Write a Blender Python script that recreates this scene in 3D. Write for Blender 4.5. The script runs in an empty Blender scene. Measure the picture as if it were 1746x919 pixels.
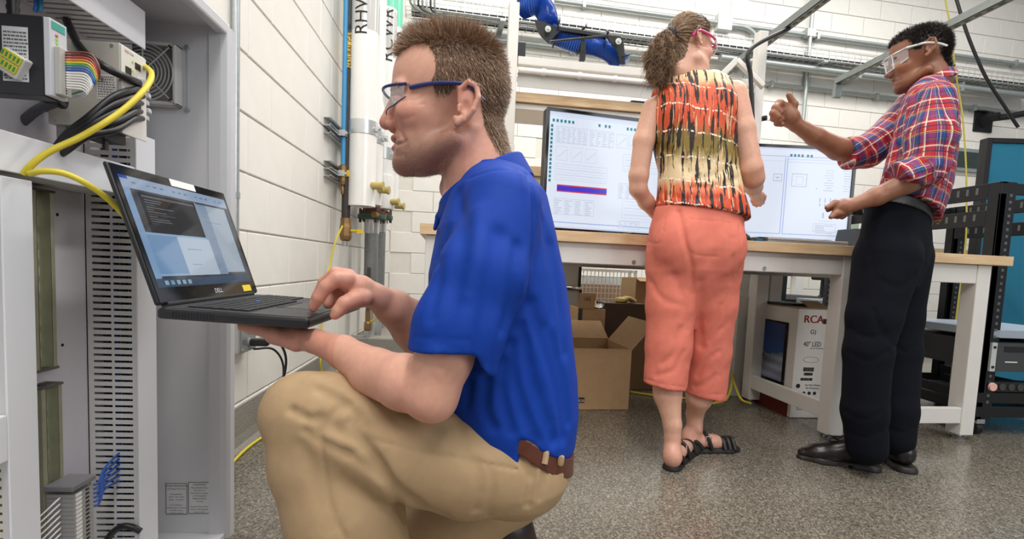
import bpy, bmesh, math, random
import numpy as np
from mathutils import Matrix, Vector
random.seed(7); RNG = np.random.default_rng(11)
S = bpy.context.scene; COL = S.collection
# ------------------------------------------------------------------ camera
FPX, PX, PY, CAMH = 850.0, 873.0, 515.0, 0.68          # focal length and principal point in pixels of a 1746 x 919 frame
_d1 = np.array([805-PX, 450-PY, FPX]); _d1 /= np.linalg.norm(_d1)
_n = np.cross(_d1, np.array([1805-PX, 494-PY, FPX])); _n /= np.linalg.norm(_n)
if _n[1] > 0: _n = -_n
_x = np.cross(_n, _d1)
if _x[0] < 0: _x = -_x
M3 = np.stack([_x, _d1, _n])                            # camera (right, down, forward) -> world
C0 = np.array([0, 0, CAMH])
cam = bpy.data.cameras.new('camera'); camo = bpy.data.objects.new('camera', cam); COL.objects.link(camo)
cam.sensor_width = 36; cam.lens = 36*FPX/1746; cam.shift_y = (PY-459.5)/1746; cam.shift_x = 0
cam.clip_start = 0.02
_R = M3 @ np.diag([1., -1., -1.])
_m = Matrix.Identity(4)
for i in range(3):
    for j in range(3): _m[i][j] = _R[i, j]
    _m[i][3] = C0[i]
camo.matrix_world = _m
S.camera = camo
# ------------------------------------------------------------------ light and exposure
S.view_settings.view_transform = 'Standard'; S.view_settings.look = 'None'
S.view_settings.gamma = 1; S.view_settings.use_curve_mapping = False
S.view_settings.exposure = 0.24
W = bpy.data.worlds.new('world'); S.world = W; W.use_nodes = True
bg = W.node_tree.nodes['Background']; bg.inputs[0].default_value = (0.93, 0.96, 1.0, 1); bg.inputs[1].default_value = 0.24
def area(name, loc, target, sx, sy, power, color=(1, 0.97, 0.93)):
    l = bpy.data.lights.new(name, 'AREA'); l.shape = 'RECTANGLE'; l.size = sx; l.size_y = sy; l.energy = power; l.color = color
    o = bpy.data.objects.new(name, l); COL.objects.link(o); o.location = loc
    o.rotation_euler = (Vector(target)-Vector(loc)).to_track_quat('-Z', 'Y').to_euler()
    return o
area('ceiling_and_fill_light', (0.3, 0.2, 4.3), (0.3, 0.2, 0), 0.5, 3.2, 78)
area('ceiling_and_fill_light', (2.6, 1.6, 4.3), (2.6, 1.6, 0), 0.5, 4.0, 82)
area('ceiling_and_fill_light', (1.0, 3.6, 4.3), (1.0, 3.6, 0), 3.5, 0.5, 74)
area('ceiling_and_fill_light', (4.4, 3.6, 4.3), (4.4, 3.6, 0), 3.0, 0.5, 66)
area('ceiling_and_fill_light', (-.2, -1.6, 3.9), (-.1, .2, .8), 2.6, 0.5, 60)  # fill lamp added behind the camera to brighten the crouching man
area('rear_right_fill', (3.6, -2.6, 2.3), (0.2, 1.2, 0.7), 3.0, 2.0, 60, (0.95, 0.98, 1))  # cool fill lamp added behind the camera at right; no window seen
# ------------------------------------------------------------------ helpers
def at(px, py, D): return C0 + M3 @ np.array([(px-PX)/FPX*D, (py-PY)/FPX*D, D])
def ray(px, py): return M3 @ np.array([(px-PX)/FPX, (py-PY)/FPX, 1.0])
def onax(px, py, ax, v):
    r = ray(px, py); return C0 + r*((v-C0[ax])/r[ax])
def onplane(px, py, p, n):
    r = ray(px, py); p = np.asarray(p, float); n = np.asarray(n, float)
    return C0 + r*(np.dot(p-C0, n)/np.dot(r, n))
def lin(h):
    if isinstance(h, str):
        c = [int(h[i:i+2], 16)/255 for i in (0, 2, 4)]
    else: c = h
    return tuple(x/12.92 if x <= .04045 else ((x+.055)/1.055)**2.4 for x in c) + (1.0,)
MATS = {}
def mat(name, col, rough=.5, metal=0., noise=0., nscale=20., bump=0., bscale=200., spec=.5, emit=0., alpha=1., trans=0., coat=0., sss=0., attr=None, stretch=None):
    if name in MATS: return MATS[name]
    m = bpy.data.materials.new(name); m.use_nodes = True; nt = m.node_tree; b = nt.nodes['Principled BSDF']
    c = lin(col)
    b.inputs['Base Color'].default_value = c; b.inputs['Roughness'].default_value = rough; b.inputs['Metallic'].default_value = metal
    b.inputs['Specular IOR Level'].default_value = spec
    b.inputs['Coat Weight'].default_value = coat
    if trans: b.inputs['Transmission Weight'].default_value = trans
    if alpha < 1: b.inputs['Alpha'].default_value = alpha
    if sss:
        b.inputs['Subsurface Weight'].default_value = sss; b.inputs['Subsurface Radius'].default_value = (.006, .0025, .0015); b.inputs['Subsurface Scale'].default_value = 1.0
    if emit:
        b.inputs['Base Color'].default_value = (c[0]*.05, c[1]*.05, c[2]*.05, 1); b.inputs['Emission Color'].default_value = c; b.inputs['Emission Strength'].default_value = emit
    tc = nt.nodes.new('ShaderNodeTexCoord')
    vec = tc.outputs['Object']
    if stretch:
        mp = nt.nodes.new('ShaderNodeMapping'); mp.inputs['Scale'].default_value = stretch
        nt.links.new(vec, mp.inputs[0]); vec = mp.outputs[0]
    base = None
    if attr:
        a = nt.nodes.new('ShaderNodeAttribute'); a.attribute_name = attr; base = a.outputs['Color']
        nt.links.new(base, b.inputs['Base Color'])
        if emit:
            nt.links.new(base, b.inputs['Emission Color']); nt.links.remove(b.inputs['Base Color'].links[0]); b.inputs['Base Color'].default_value = (.01, .01, .012, 1)
    if noise:
        n = nt.nodes.new('ShaderNodeTexNoise'); n.inputs['Scale'].default_value = nscale; n.inputs['Detail'].default_value = 5
        nt.links.new(vec, n.inputs['Vector'])
        mr = nt.nodes.new('ShaderNodeMapRange'); mr.inputs[1].default_value = .25; mr.inputs[2].default_value = .75
        mr.inputs[3].default_value = 1-noise; mr.inputs[4].default_value = 1+noise
        nt.links.new(n.outputs[0], mr.inputs[0])
        mx = nt.nodes.new('ShaderNodeVectorMath'); mx.operation = 'SCALE'
        if base is not None: nt.links.new(base, mx.inputs[0])
        else: mx.inputs[0].default_value = c[:3]
        nt.links.new(mr.outputs[0], mx.inputs['Scale']); nt.links.new(mx.outputs[0], b.inputs['Base Color'])
    if bump:
        n = nt.nodes.new('ShaderNodeTexNoise'); n.inputs['Scale'].default_value = bscale; n.inputs['Detail'].default_value = 3
        nt.links.new(vec, n.inputs['Vector'])
        bp = nt.nodes.new('ShaderNodeBump'); bp.inputs['Strength'].default_value = bump; bp.inputs['Distance'].default_value = .002
        nt.links.new(n.outputs[0], bp.inputs['Height']); nt.links.new(bp.outputs[0], b.inputs['Normal'])
    MATS[name] = m
    return m
class Fr:                                               # a placed frame: origin, yaw about z (degrees) or three axes
    def __init__(s, o, yaw=0., axes=None):
        s.o = np.asarray(o, float); a = math.radians(yaw)
        s.R = np.array([[math.cos(a), -math.sin(a), 0], [math.sin(a), math.cos(a), 0], [0, 0, 1.]]) if axes is None else np.stack([np.asarray(v, float)/np.linalg.norm(v) for v in axes], 1)
    def p(s, *q): return s.o + s.R @ np.asarray(q if len(q) == 3 else q[0], float)
    def inv(s, q): return s.R.T @ (np.asarray(q, float)-s.o)
ID = Fr((0, 0, 0))
def nrm(v): v = np.asarray(v, float); return v/np.linalg.norm(v)
class MB:
    def __init__(s): s.v = []; s.f = []
    def add(s, vs, fs):
        n = len(s.v); s.v += [tuple(map(float, p)) for p in vs]; s.f += [tuple(i+n for i in q) for q in fs]; return s
    def box(s, lo, hi, fr=ID):
        (a, b, c), (d, e, g) = lo, hi
        s.add([fr.p(x, y, z) for x in (a, d) for y in (b, e) for z in (c, g)],
              [(0, 1, 3, 2), (4, 6, 7, 5), (0, 4, 5, 1), (2, 3, 7, 6), (0, 2, 6, 4), (1, 5, 7, 3)]); return s
    def bar(s, a, b, w, h, up=(0, 0, 1)):               # rectangular bar from a to b
        a = np.asarray(a, float); b = np.asarray(b, float); d = nrm(b-a); x = np.cross(d, up)
        if np.linalg.norm(x) < 1e-4: x = np.cross(d, (0, 1, 0))
        x = nrm(x); u = np.cross(x, d); L = np.linalg.norm(b-a)
        s.box((-w/2, 0, -h/2), (w/2, L, h/2), Fr(a, axes=(x, d, u))); return s
    def tube(s, path, r, n=10, caps=True, closed=False):
        P = [np.asarray(p, float) for p in path]; k = len(P)
        R = r if hasattr(r, '__len__') else [r]*k
        T = []
        for i in range(k):
            a = P[i-1] if (i > 0 or closed) else P[0]; b = P[(i+1) % k] if (i < k-1 or closed) else P[-1]
            T.append(nrm(b-a))
        x = np.cross(T[0], (0, 0, 1.))
        if np.linalg.norm(x) < 1e-3: x = np.cross(T[0], (0, 1., 0))
        x = nrm(x); vs = []
        for i in range(k):
            x = nrm(x - np.dot(x, T[i])*T[i]); y = np.cross(T[i], x)
            vs += [P[i] + R[i]*(math.cos(t)*x + math.sin(t)*y) for t in [2*math.pi*j/n for j in range(n)]]
        fs = []
        m = k if closed else k-1
        for i in range(m):
            i2 = (i+1) % k
            fs += [(i*n+j, i*n+(j+1) % n, i2*n+(j+1) % n, i2*n+j) for j in range(n)]
        if caps and not closed: fs += [tuple(range(n))[::-1], tuple((k-1)*n+j for j in range(n))]
        s.add(vs, fs); return s
    def cyl(s, a, b, r, n=20, r2=None): return s.tube([a, b], [r, r if r2 is None else r2], n)
    def prism(s, poly, y0, y1, fr=ID):                  # polygon in the frame's x,z plane pushed along y
        k = len(poly)
        s.add([fr.p(x, y0, z) for x, z in poly]+[fr.p(x, y1, z) for x, z in poly],
              [tuple(range(k)), tuple(range(2*k-1, k-1, -1))]+[(i, i+k, (i+1) % k+k, (i+1) % k) for i in range(k)]); return s
    def lathe(s, prof, fr=ID, n=24):                    # profile of (radius, height) about the frame's z axis
        k = len(prof); vs = []; fs = []
        for r, z in prof: vs += [fr.p(r*math.cos(2*math.pi*j/n), r*math.sin(2*math.pi*j/n), z) for j in range(n)]
        for i in range(k-1): fs += [(i*n+j, i*n+(j+1) % n, (i+1)*n+(j+1) % n, (i+1)*n+j) for j in range(n)]
        fs += [tuple(range(n))[::-1], tuple((k-1)*n+j for j in range(n))]
        s.add(vs, fs); return s
    def quad(s, a, b, c, d): s.add([a, b, c, d], [(0, 1, 2, 3)]); return s
    def build(s, name, m, parent=None, smooth=False, bev=0, kind=None, label=None):
        V = np.array(s.v); c = (V.min(0)+V.max(0))/2
        me = bpy.data.meshes.new(name); me.from_pydata([tuple(p) for p in V-c], [], s.f); me.update()
        return link(name, me, m, c, parent, smooth, bev, kind, label)
def link(name, me, m, c, parent=None, smooth=False, bev=0, kind=None, label=None):
    if m is not None and not me.materials: me.materials.append(m)
    bm = bmesh.new(); bm.from_mesh(me); bmesh.ops.recalc_face_normals(bm, faces=bm.faces); bm.to_mesh(me); bm.free()
    if smooth:
        me.polygons.foreach_set('use_smooth', [True]*len(me.polygons))
        try: me.set_sharp_from_angle(angle=math.radians(40 if smooth is True else smooth))
        except Exception: pass
    o = bpy.data.objects.new(name, me); COL.objects.link(o)
    if parent is not None: o.parent = parent; o.location = Vector(c)-wloc(parent)
    else: o.location = Vector(c)
    if bev:
        md = o.modifiers.new('bevel', 'BEVEL'); md.width = bev; md.segments = 2; md.limit_method = 'ANGLE'; md.angle_limit = .6
    if kind: o['kind'] = kind
    if label: o['label'] = label
    return o
def wloc(o):
    l = Vector(o.location)
    while o.parent is not None: o = o.parent; l = l+Vector(o.location)
    return l
def tag(o, label, cat, group=None):
    o['label'] = label; o['category'] = cat
    if group: o['group'] = group
    return o
def thing(name, label, cat, loc=(0, 0, 0), group=None):
    o = bpy.data.objects.new(name, None); COL.objects.link(o); o.location = tuple(float(x) for x in loc); o.empty_display_size = .05
    return tag(o, label, cat, group)
def struct(o): o['kind'] = 'structure'; return o
def inst(src, name, loc, parent=None, rot=None):        # a linked copy of a mesh object at a world place
    o = bpy.data.objects.new(name, src.data); COL.objects.link(o)
    if parent is not None: o.parent = parent; o.location = Vector(loc)-wloc(parent)
    else: o.location = Vector(loc)
    if rot is not None: o.rotation_euler = rot
    return o
def spline(pts, n=8):                                   # Catmull-Rom through points
    P = [np.asarray(p, float) for p in pts]; P = [2*P[0]-P[1]]+P+[2*P[-1]-P[-2]]; out = []
    for i in range(1, len(P)-2):
        for k in range(n):
            t = k/n; a, b, c, d = P[i-1:i+3]
            out.append(.5*((2*b)+(c-a)*t+(2*a-5*b+4*c-d)*t*t+(3*b-a-3*c+d)*t**3))
    out.append(P[-2]); return out
_TX = {}
def text_geo(s, size):
    k = (s, size)
    if k not in _TX:
        cu = bpy.data.curves.new('t', 'FONT'); cu.body = s; cu.size = size; cu.align_x = 'CENTER'; cu.align_y = 'CENTER'; cu.resolution_u = 3
        o = bpy.data.objects.new('t', cu); COL.objects.link(o)
        me = bpy.data.meshes.new_from_object(o.evaluated_get(bpy.context.evaluated_depsgraph_get()))
        _TX[k] = ([tuple(v.co) for v in me.vertices], [tuple(p.vertices) for p in me.polygons])
        bpy.data.objects.remove(o); bpy.data.curves.remove(cu); bpy.data.meshes.remove(me)
    return _TX[k]
def text(s, size, o, right, up, m, parent, name='lettering', mb=None, squash=1.):
    v, f = text_geo(s, size); r = nrm(right); u = nrm(up); o = np.asarray(o, float)
    B = mb or MB(); B.add([o+x*squash*r+y*u for x, y, z in v], f)
    return None if mb else B.build(name, m, parent)
# ------------------------------------------------------------------ materials in common use
wh = mat('white_paint', 'e6e4e0', .35, noise=.02)
steel = mat('galvanised_steel', 'b9bec0', .35, .8, noise=.08, nscale=60)
black = mat('black_plastic', '17181a', .4)
blackm = mat('black_metal', '1b1c1f', .45, .3)
ink = mat('black_ink', '151515', .6)
# ================================================================== THE SETTING
def floor_mat():
    m = bpy.data.materials.new('speckled_epoxy_floor'); m.use_nodes = True; nt = m.node_tree; b = nt.nodes['Principled BSDF']
    tc = nt.nodes.new('ShaderNodeTexCoord')
    def noise(sc, det=2):
        n = nt.nodes.new('ShaderNodeTexNoise'); n.inputs['Scale'].default_value = sc; n.inputs['Detail'].default_value = det; nt.links.new(tc.outputs['Object'], n.inputs['Vector']); return n
    v = nt.nodes.new('ShaderNodeTexVoronoi'); v.inputs['Scale'].default_value = 230; nt.links.new(tc.outputs['Object'], v.inputs['Vector'])
    r = nt.nodes.new('ShaderNodeValToRGB'); nt.links.new(v.outputs['Color'], r.inputs[0])
    e = r.color_ramp.elements; e[0].position = .1; e[0].color = lin('4a453c'); e[1].position = .95; e[1].color = lin('a39c8f')
    x = e.new(.35); x.color = lin('655f54'); x = e.new(.6); x.color = lin('7a7367')
    n2 = noise(1.3, 4); mr = nt.nodes.new('ShaderNodeMapRange'); mr.inputs[3].default_value = .76; mr.inputs[4].default_value = 1.02; nt.links.new(n2.outputs[0], mr.inputs[0])
    mx = nt.nodes.new('ShaderNodeVectorMath'); mx.operation = 'SCALE'; nt.links.new(r.outputs[0], mx.inputs[0]); nt.links.new(mr.outputs[0], mx.inputs['Scale'])
    nt.links.new(mx.outputs[0], b.inputs['Base Color'])
    b.inputs['Roughness'].default_value = .22; b.inputs['Specular IOR Level'].default_value = .6
    return m
FLM = floor_mat()
struct(MB().box((-.86, -2.5, -.05), (9, 8.0, 0)).build('floor', FLM))
blk = mat('painted_block', 'e9e6df', .42, noise=.025, nscale=9, bump=.25, bscale=160)
joint = mat('painted_joint', 'dedad1', .7, noise=.03)
# left wall: y runs away from the camera
XW = -.80
wl = struct(MB().box((XW-.08, -.6, 0), (XW-.004, 5.0, 3.7)).build('wall_left', joint))
def block_mesh(name, L):
    o = MB().box((-.01, -L/2, -.097), (0, L/2, .097)).build(name, blk, bev=.0035); me = o.data
    bpy.data.objects.remove(o); return me
bfull = block_mesh('block', .394); 
class _S: pass
def blocks(parent, mesh, origin, along, yaw, n, z0, rows, half=.2, skip=None):
    src = _S(); src.data = mesh
    for r in range(rows):
        for i in range(n):
            s = i*.4 + (half if r % 2 else 0)
            z = z0+.2*r+.1
            p = np.asarray(origin)+np.asarray(along)*s+np.array([0, 0, z])
            if skip and skip(p): continue
            o = inst(src, 'block', p, parent, (0, 0, yaw))
            md = o.modifiers.new('bevel', 'BEVEL'); md.width = .003; md.segments = 1
def proj(p):
    c = M3.T @ (np.asarray(p, float)-C0); return PX+FPX*c[0]/c[2], PY+FPX*c[1]/c[2], c[2]
def off(p):
    x, y, d = proj(p); return d < .3 or x < 330 or x > 1790 or y < -70 or y > 760
blocks(wl, bfull, (XW, 1.45, 0), (0, 1, 0), 0, 9, -.04, 18, skip=off)
# back wall, turned a little away to the right
YB = 4.93; BY = 5.0; ba = math.radians(BY); BF = Fr((XW, YB, 0), BY)
wb = struct(MB().box((-.1, .004, 0), (8.2, .1, 4.2), BF).build('wall_back', joint))
def offb(p):
    x, y, d = proj(p); return x > 1762 or x < 660 or y < -20 or y > 600 or (x > 1270 and 400 > y > 262 and x < 1440) or (925 < x < 1270 and 190 < y < 380)
ox = BF.p(.2, 0, 0)
blocks(wb, bfull, ox, BF.R[:, 0], ba-math.pi/2, 19, -.04, 20, skip=offb)
# cove base, speckled like the floor
cove = mat('cove_base', '918d85', .5, noise=.35, nscale=220)
m = MB(); m.prism([(0, 0), (.03, 0), (.018, .015), (.012, .05), (.012, .15), (0, .15)], -.5, 4.93, Fr((XW, 0, 0))); struct(m.build('baseboard_left', cove))
m = MB(); m.box((-.0, -.012, 0), (7.5, 0, .15), BF); struct(m.build('baseboard_back', cove))
# raised kerb in the corner under the pipes
m = MB(); m.box((XW, 3.3, 0), (-.28, 3.42, .17)).box((-.40, 3.42, 0), (-.28, 4.92, .17)).box((XW, 3.42, 0), (-.40, 4.9, .06))
struct(m.build('trim_1', cove, bev=.01))
# ------------------------------------------------------------------ conduit, box and outlet on the left wall
def straps(mb, x, y, z, r, ax=1): mb.box((x-.02, y-r-.012, z-.012), (x+.002, y+r+.012, z+.012))
p0 = onax(402, 0, 0, XW+.02)
cy = p0[1]; t = thing('wall_conduit', 'thin galvanised conduit running straight up the left block wall', 'conduit', (XW+.02, cy, .4))
MB().cyl((XW+.02, cy, .42), (XW+.02, cy, 3.6), .0125, 16).build('pipe', steel, t, True)
for z in (.87, 1.9, 2.8):
    m = MB(); m.box((XW, cy-.04, z-.01), (XW+.003, cy+.018, z+.01)).cyl((XW+.02, cy, z-.01), (XW+.02, cy, z+.01), .015, 14); m.build('strap', steel, t)
# surface box with outlet, power plug and cords
q = onax(400, 572, 0, XW); oy, oz = q[1], q[2]
t = thing('outlet_box', 'grey metal surface outlet box on the left wall below the laptop', 'outlet', (XW, oy, oz))
MB().box((XW, oy-.06, oz-.055), (XW+.045, oy+.06, oz+.055)).build('box', steel, t, bev=.006)
MB().box((XW+.045, oy-.055, oz-.05), (XW+.048, oy+.055, oz+.05)).build('cover_plate', steel, t, bev=.002)
for dz in (-.022, .022):
    r = MB().cyl((XW+.047, oy+.005, oz+dz), (XW+.051, oy+.005, oz+dz), .016, 18).build('socket', mat('socket_grey', '8d9092', .5), t)
for dy, dz in ((-.045, .042), (.045, .042), (-.045, -.042), (.045, -.042)): MB().cyl((XW+.048, oy+dy, oz+dz), (XW+.0505, oy+dy, oz+dz), .004, 10).build('screw', steel, t)
t = thing('power_plug', 'black moulded plug and cord in the outlet box on the left wall', 'plug', (XW+.05, oy+.02, oz-.02))
MB().bar((XW+.052, oy+.005, oz-.022), (XW+.11, oy+.01, oz-.022), .03, .026).build('plug_body', black, t, bev=.006)
cp = spline([(XW+.11, oy+.01, oz-.022), (XW+.14, oy+.03, oz-.03), (XW+.15, oy+.06, oz-.1), (XW+.12, oy+.08, oz-.22), (XW+.08, oy+.09, oz-.32)])
MB().tube(cp, .0045, 8).build('cord', black, t, True)
cp = spline([(XW+.05, oy+.03, oz-.05), (XW+.1, oy+.08, oz-.06), (XW+.12, oy+.12, oz-.14), (XW+.1, oy+.12, oz-.3)])
tag(MB().tube(cp, .004, 8).build('black_power_cable', black, None, True), 'second thin black cord hanging from the outlet box on the left wall', 'cord')
# ------------------------------------------------------------------ pipes down the left wall
pw = mat('white_pipe_jacket', 'f0efec', .22, noise=.015, coat=.2)
clear = mat('clear_wrap', 'c9c9c6', .12, coat=.5)
brass = mat('brass', '8f7048', .4, .6, noise=.15)
def ring(mb, c, r, h, n=28): mb.cyl((c[0], c[1], c[2]-h/2), (c[0], c[1], c[2]+h/2), r, n)
def zat(px, py, x, y):                                  # height of pixel row py at the vertical line (x, y)
    lo, hi = -1., 5.
    for _ in range(40):
        mid = (lo+hi)/2
        if proj((x, y, mid))[1] > py: lo = mid
        else: hi = mid
    return lo
def ycol(px, py, x): return onax(px, py, 0, x)[1]
def wraptext(s, size, x, y, r, z, ang, m, parent, lean=0):   # lettering that reads upward round a pipe
    v, f = text_geo(s, size); B = MB(); bm = bmesh.new(); V_ = [bm.verts.new(p) for p in v]
    for q_ in f:
        try: bm.faces.new([V_[i] for i in q_])
        except Exception: pass
    bmesh.ops.triangulate(bm, faces=bm.faces[:])
    for _ in range(3): bmesh.ops.subdivide_edges(bm, edges=[e for e in bm.edges if e.calc_length() > size*.12], cuts=1); bmesh.ops.triangulate(bm, faces=bm.faces[:])
    bm.verts.index_update(); v = [tuple(p.co) for p in bm.verts]; f = [tuple(p.index for p in q_.verts) for q_ in bm.faces]; bm.free()
    B.add([(x+(r+.0012)*math.cos(ang-b/r), y+(r+.0012)*math.sin(ang-b/r), z+a) for a, b in [(p[0], p[1]) for p in v]], f)
    return B.build('lettering', m, parent)
# blue and black gas pipe
xb = XW+.06
yb = ycol(587.5, 150, xb)
blu = mat('blue_pipe', '3f93c8', .35)
t = thing('blue_air_line', 'thin blue compressed air pipe nearest the camera on the wall struts', 'pipe', (xb, yb, 1.1))
z1 = zat(587, 284, xb, yb)
MB().cyl((xb, yb, z1), (xb, yb, 3.6), .0135, 16).build('pipe', blu, t, True)
m = MB(); m.lathe([(.016, -.1), (.02, -.08), (.02, -.04), (.024, -.035), (.024, 0), (.016, .01)], Fr((xb, yb, z1)), 8); m.build('valve_body', brass, t)
MB().lathe([(.007, -.155), (.01, -.15), (.01, -.12), (.006, -.11), (.006, -.1)], Fr((xb, yb, z1)), 10).build('nozzle', brass, t, True)
MB().box((xb+.02, yb-.012, z1-.055), (xb+.05, yb+.012, z1-.02)).build('valve_handle', mat('yellow_handle', 'd8b92a', .4), t, bev=.004)
xg = XW+.075; yg = ycol(592, 250, xg); zg = zat(592, 372, xg, yg)
t = thing('gas_pipe', 'black iron gas pipe with a yellow marker beside the blue line', 'pipe', (xg, yg, .8))
MB().cyl((xg, yg, zg), (xg, yg, 3.6), .024, 18).build('pipe', mat('black_iron', '3b3735', .55, .2, noise=.2), t, True)
za, zb_ = zat(596, 118, xg, yg), zat(596, 58, xg, yg)
MB().cyl((xg, yg, za), (xg, yg, zb_), .0252, 20).build('marker_band', mat('yellow_marker', 'd6b24a', .5), t, True)
wraptext('NATURAL GAS 2#', .030, xg, yg, .0255, (za+zb_)/2+.02, math.radians(-65), ink, t)
m = MB(); m.lathe([(.02, -.13), (.03, -.12), (.034, -.1), (.034, -.05), (.03, -.03), (.03, 0)], Fr((xg, yg, zg)), 8); m.build('valve_body', brass, t)
MB().cyl((xg, yg, zg-.16), (xg, yg, zg-.12), .018, 12).build('end_plug', steel, t)
m = MB(); m.cyl((xg+.02, yg, zg-.07), (xg+.075, yg-.01, zg-.07), .008, 10).box((xg+.07, yg-.03, zg-.085), (xg+.1, yg+.01, zg-.06)); m.build('valve_handle', mat('yellow_handle', 'd8b92a', .4), t)
MB().cyl((xg+.09, yg-.01, zg-.15), (xg+.09, yg-.01, zg-.08), .004, 8).build('tag_wire', steel, t)
# strut channels along the wall carrying the pipes
for k, (py, lab) in enumerate(((213, 'upper'), (287, 'lower'))):
    ys = ycol(560, py, XW+.03); zs = onax(560, py, 0, XW+.03)[2]
    t = thing('strut_channel', lab+' galvanised double strut channel bolted along the wall behind the pipes', 'strut', (XW, ys, zs))
    m = MB()
    for c in (0, .041):
        m.box((XW, ys, zs+c-.0405), (XW+.041, ys+1.7, zs+c-.0375)).box((XW, ys, zs+c-.003), (XW+.041, ys+1.7, zs+c)).box((XW, ys, zs+c-.0405), (XW+.003, ys+1.7, zs+c))
        m.box((XW+.038, ys, zs+c-.0405), (XW+.041, ys+1.7, zs+c-.03)).box((XW+.038, ys, zs+c-.01), (XW+.041, ys+1.7, zs+c))
    m.build('channel', steel, t)
    m = MB(); m.box((XW+.041, yb-.03, zs-.012), (XW+.075, yb+.03, zs+.02)); m.cyl((xb, yb, zs-.012), (xb, yb, zs+.02), .021, 16); m.cyl((xb+.02, yb-.03, zs+.004), (xb+.02, yb+.03, zs+.004), .007, 8); m.build('pipe_clamp', mat('bright_zinc', 'd2d5d6', .3, .7), t)
zn = mat('bright_zinc', 'd2d5d6', .3, .7)
def big_pipe(label, px, x, r, pybot, text_s, pytext, tsize, clamp_py, wrap=None, lowtop=None, ang=-75, green=None):
    y = ycol(px, 200, x); zb = zat(px, pybot, x, y)
    t = thing('insulated_pipe', label, 'pipe', (x, y, zb))
    zt_ = 3.7 if green is None else zat(px, green, x, y)
    MB().cyl((x, y, zb), (x, y, zt_), r, 32).build('jacket', pw, t, True)
    if green is not None: MB().cyl((x, y, zt_), (x, y, 3.75), r-.004, 32).build('green_section', mat('mint_green', '6ed0ae', .3), t, True)
    if wrap: MB().cyl((x, y, zat(px, wrap[1], x, y)), (x, y, zat(px, wrap[0], x, y)), r+.0006, 32).build('clear_band', clear, t, True)
    if lowtop: MB().lathe([(r+.012, 0), (r+.014, .01), (r+.008, zat(px, lowtop, x, y)-zb), (r*.9, zat(px, lowtop, x, y)-zb+.004)], Fr((x, y, zb-.002)), 32).build('end_sleeve', pw, t, True)
    if text_s: wraptext(text_s, tsize, x, y, r, zat(px, pytext, x, y), math.radians(ang), ink, t)
    zc = zat(px, clamp_py, x, y); m = MB(); ring(m, (x, y, zc), r+.004, .075, 32); m.build('clamp_band', zn, t, True)
    m = MB(); m.box((x+r-.005, y-.03, zc-.014), (x+r+.03, y+.006, zc+.014)); m.cyl((x+r+.018, y-.05, zc), (x+r+.018, y+.02, zc), .008, 8); m.build('clamp_bolt', zn, t)
    return t, x, y, zb
P1 = big_pipe('largest white insulated pipe marked RHWR, nearest of the big pipes', 620, XW+.16, .075, 352, 'RHWR', 22, .1, 220, (-40, 58), ang=-95)
P2 = big_pipe('white insulated pipe just behind the RHWR pipe, mostly hidden by it', 636, XW+.16, .066, 350, None, 22, .09, 236)
P3 = big_pipe('white insulated pipe marked RCWR, green above, with a flared lower sleeve', 655, XW+.18, .068, 356, 'RCWR', 66, .115, 263, (22, 100), 300, ang=-70, green=18)
P4 = big_pipe('white insulated pipe marked RCWS, farthest of the white pipes', 668, XW+.18, .062, 350, 'RCWS', 92, .1, 275, (60, 110), ang=-50, green=50)
# braided hoses with flanges under the pipes
braid = mat('steel_braid', '8d8f90', .4, .7, noise=.5, nscale=300, bump=.8, bscale=500)
grn = mat('green_flange', '2f4f42', .5, noise=.2); rust = mat('rust_flange', '5a3b2e', .7, noise=.2)
for (pp, pxh, lab) in ((P3, 633, 'nearer thick braided steel hose hanging below the green pipe flange'), (P4, 646, 'farther braided steel hose partly hidden behind the nearer hose')):
    x, y = XW+.14, ycol(pxh, 430, XW+.14); zt = zat(pxh, 372, x, y); zb = zat(pxh, 500, x, y)
    t = thing('braided_hose', lab, 'hose', (x, y, zb))
    MB().cyl((x, y, zb-.05), (x, y, zt-.06), .044, 26).build('hose', braid, t, True)
    MB().lathe([(.046, 0), (.048, .01), (.048, .06), (.05, .07), (.05, .09)], Fr((x, y, zt-.1)), 26).build('collar', zn, t, True)
    MB().lathe([(.085, 0), (.09, .005), (.09, .028), (.085, .032)], Fr((x, y, zt-.01)), 28).build('flange', grn, t, True)
    MB().lathe([(.078, 0), (.08, .022)], Fr((x, y, zt+.023)), 28).build('gasket_flange', rust, t, True)
    MB().lathe([(.05, 0), (.05, .09)], Fr((x, y, zt+.044)), 20).build('neck', rust, t, True)
    for k in range(6):
        a = k*math.pi/3; MB().cyl((x+.075*math.cos(a), y+.075*math.sin(a), zt-.03), (x+.075*math.cos(a), y+.075*math.sin(a), zt+.06), .009, 6).build('bolt', rust, t)
    MB().cyl((x+.03, y-.1, zt+.015), (x+.05, y-.02, zt+.015), .02, 10).build('drain_nipple', brass, t, True)
    MB().cyl((x, y, zb-.35), (x, y, zb-.05), .03, 16).build('lower_pipe', zn, t, True)
proj_r = {P1[1:3]: .075, P2[1:3]: .066, P3[1:3]: .068, P4[1:3]: .062}
tan = mat('tan_cap', 'b9a560', .5)
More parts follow.
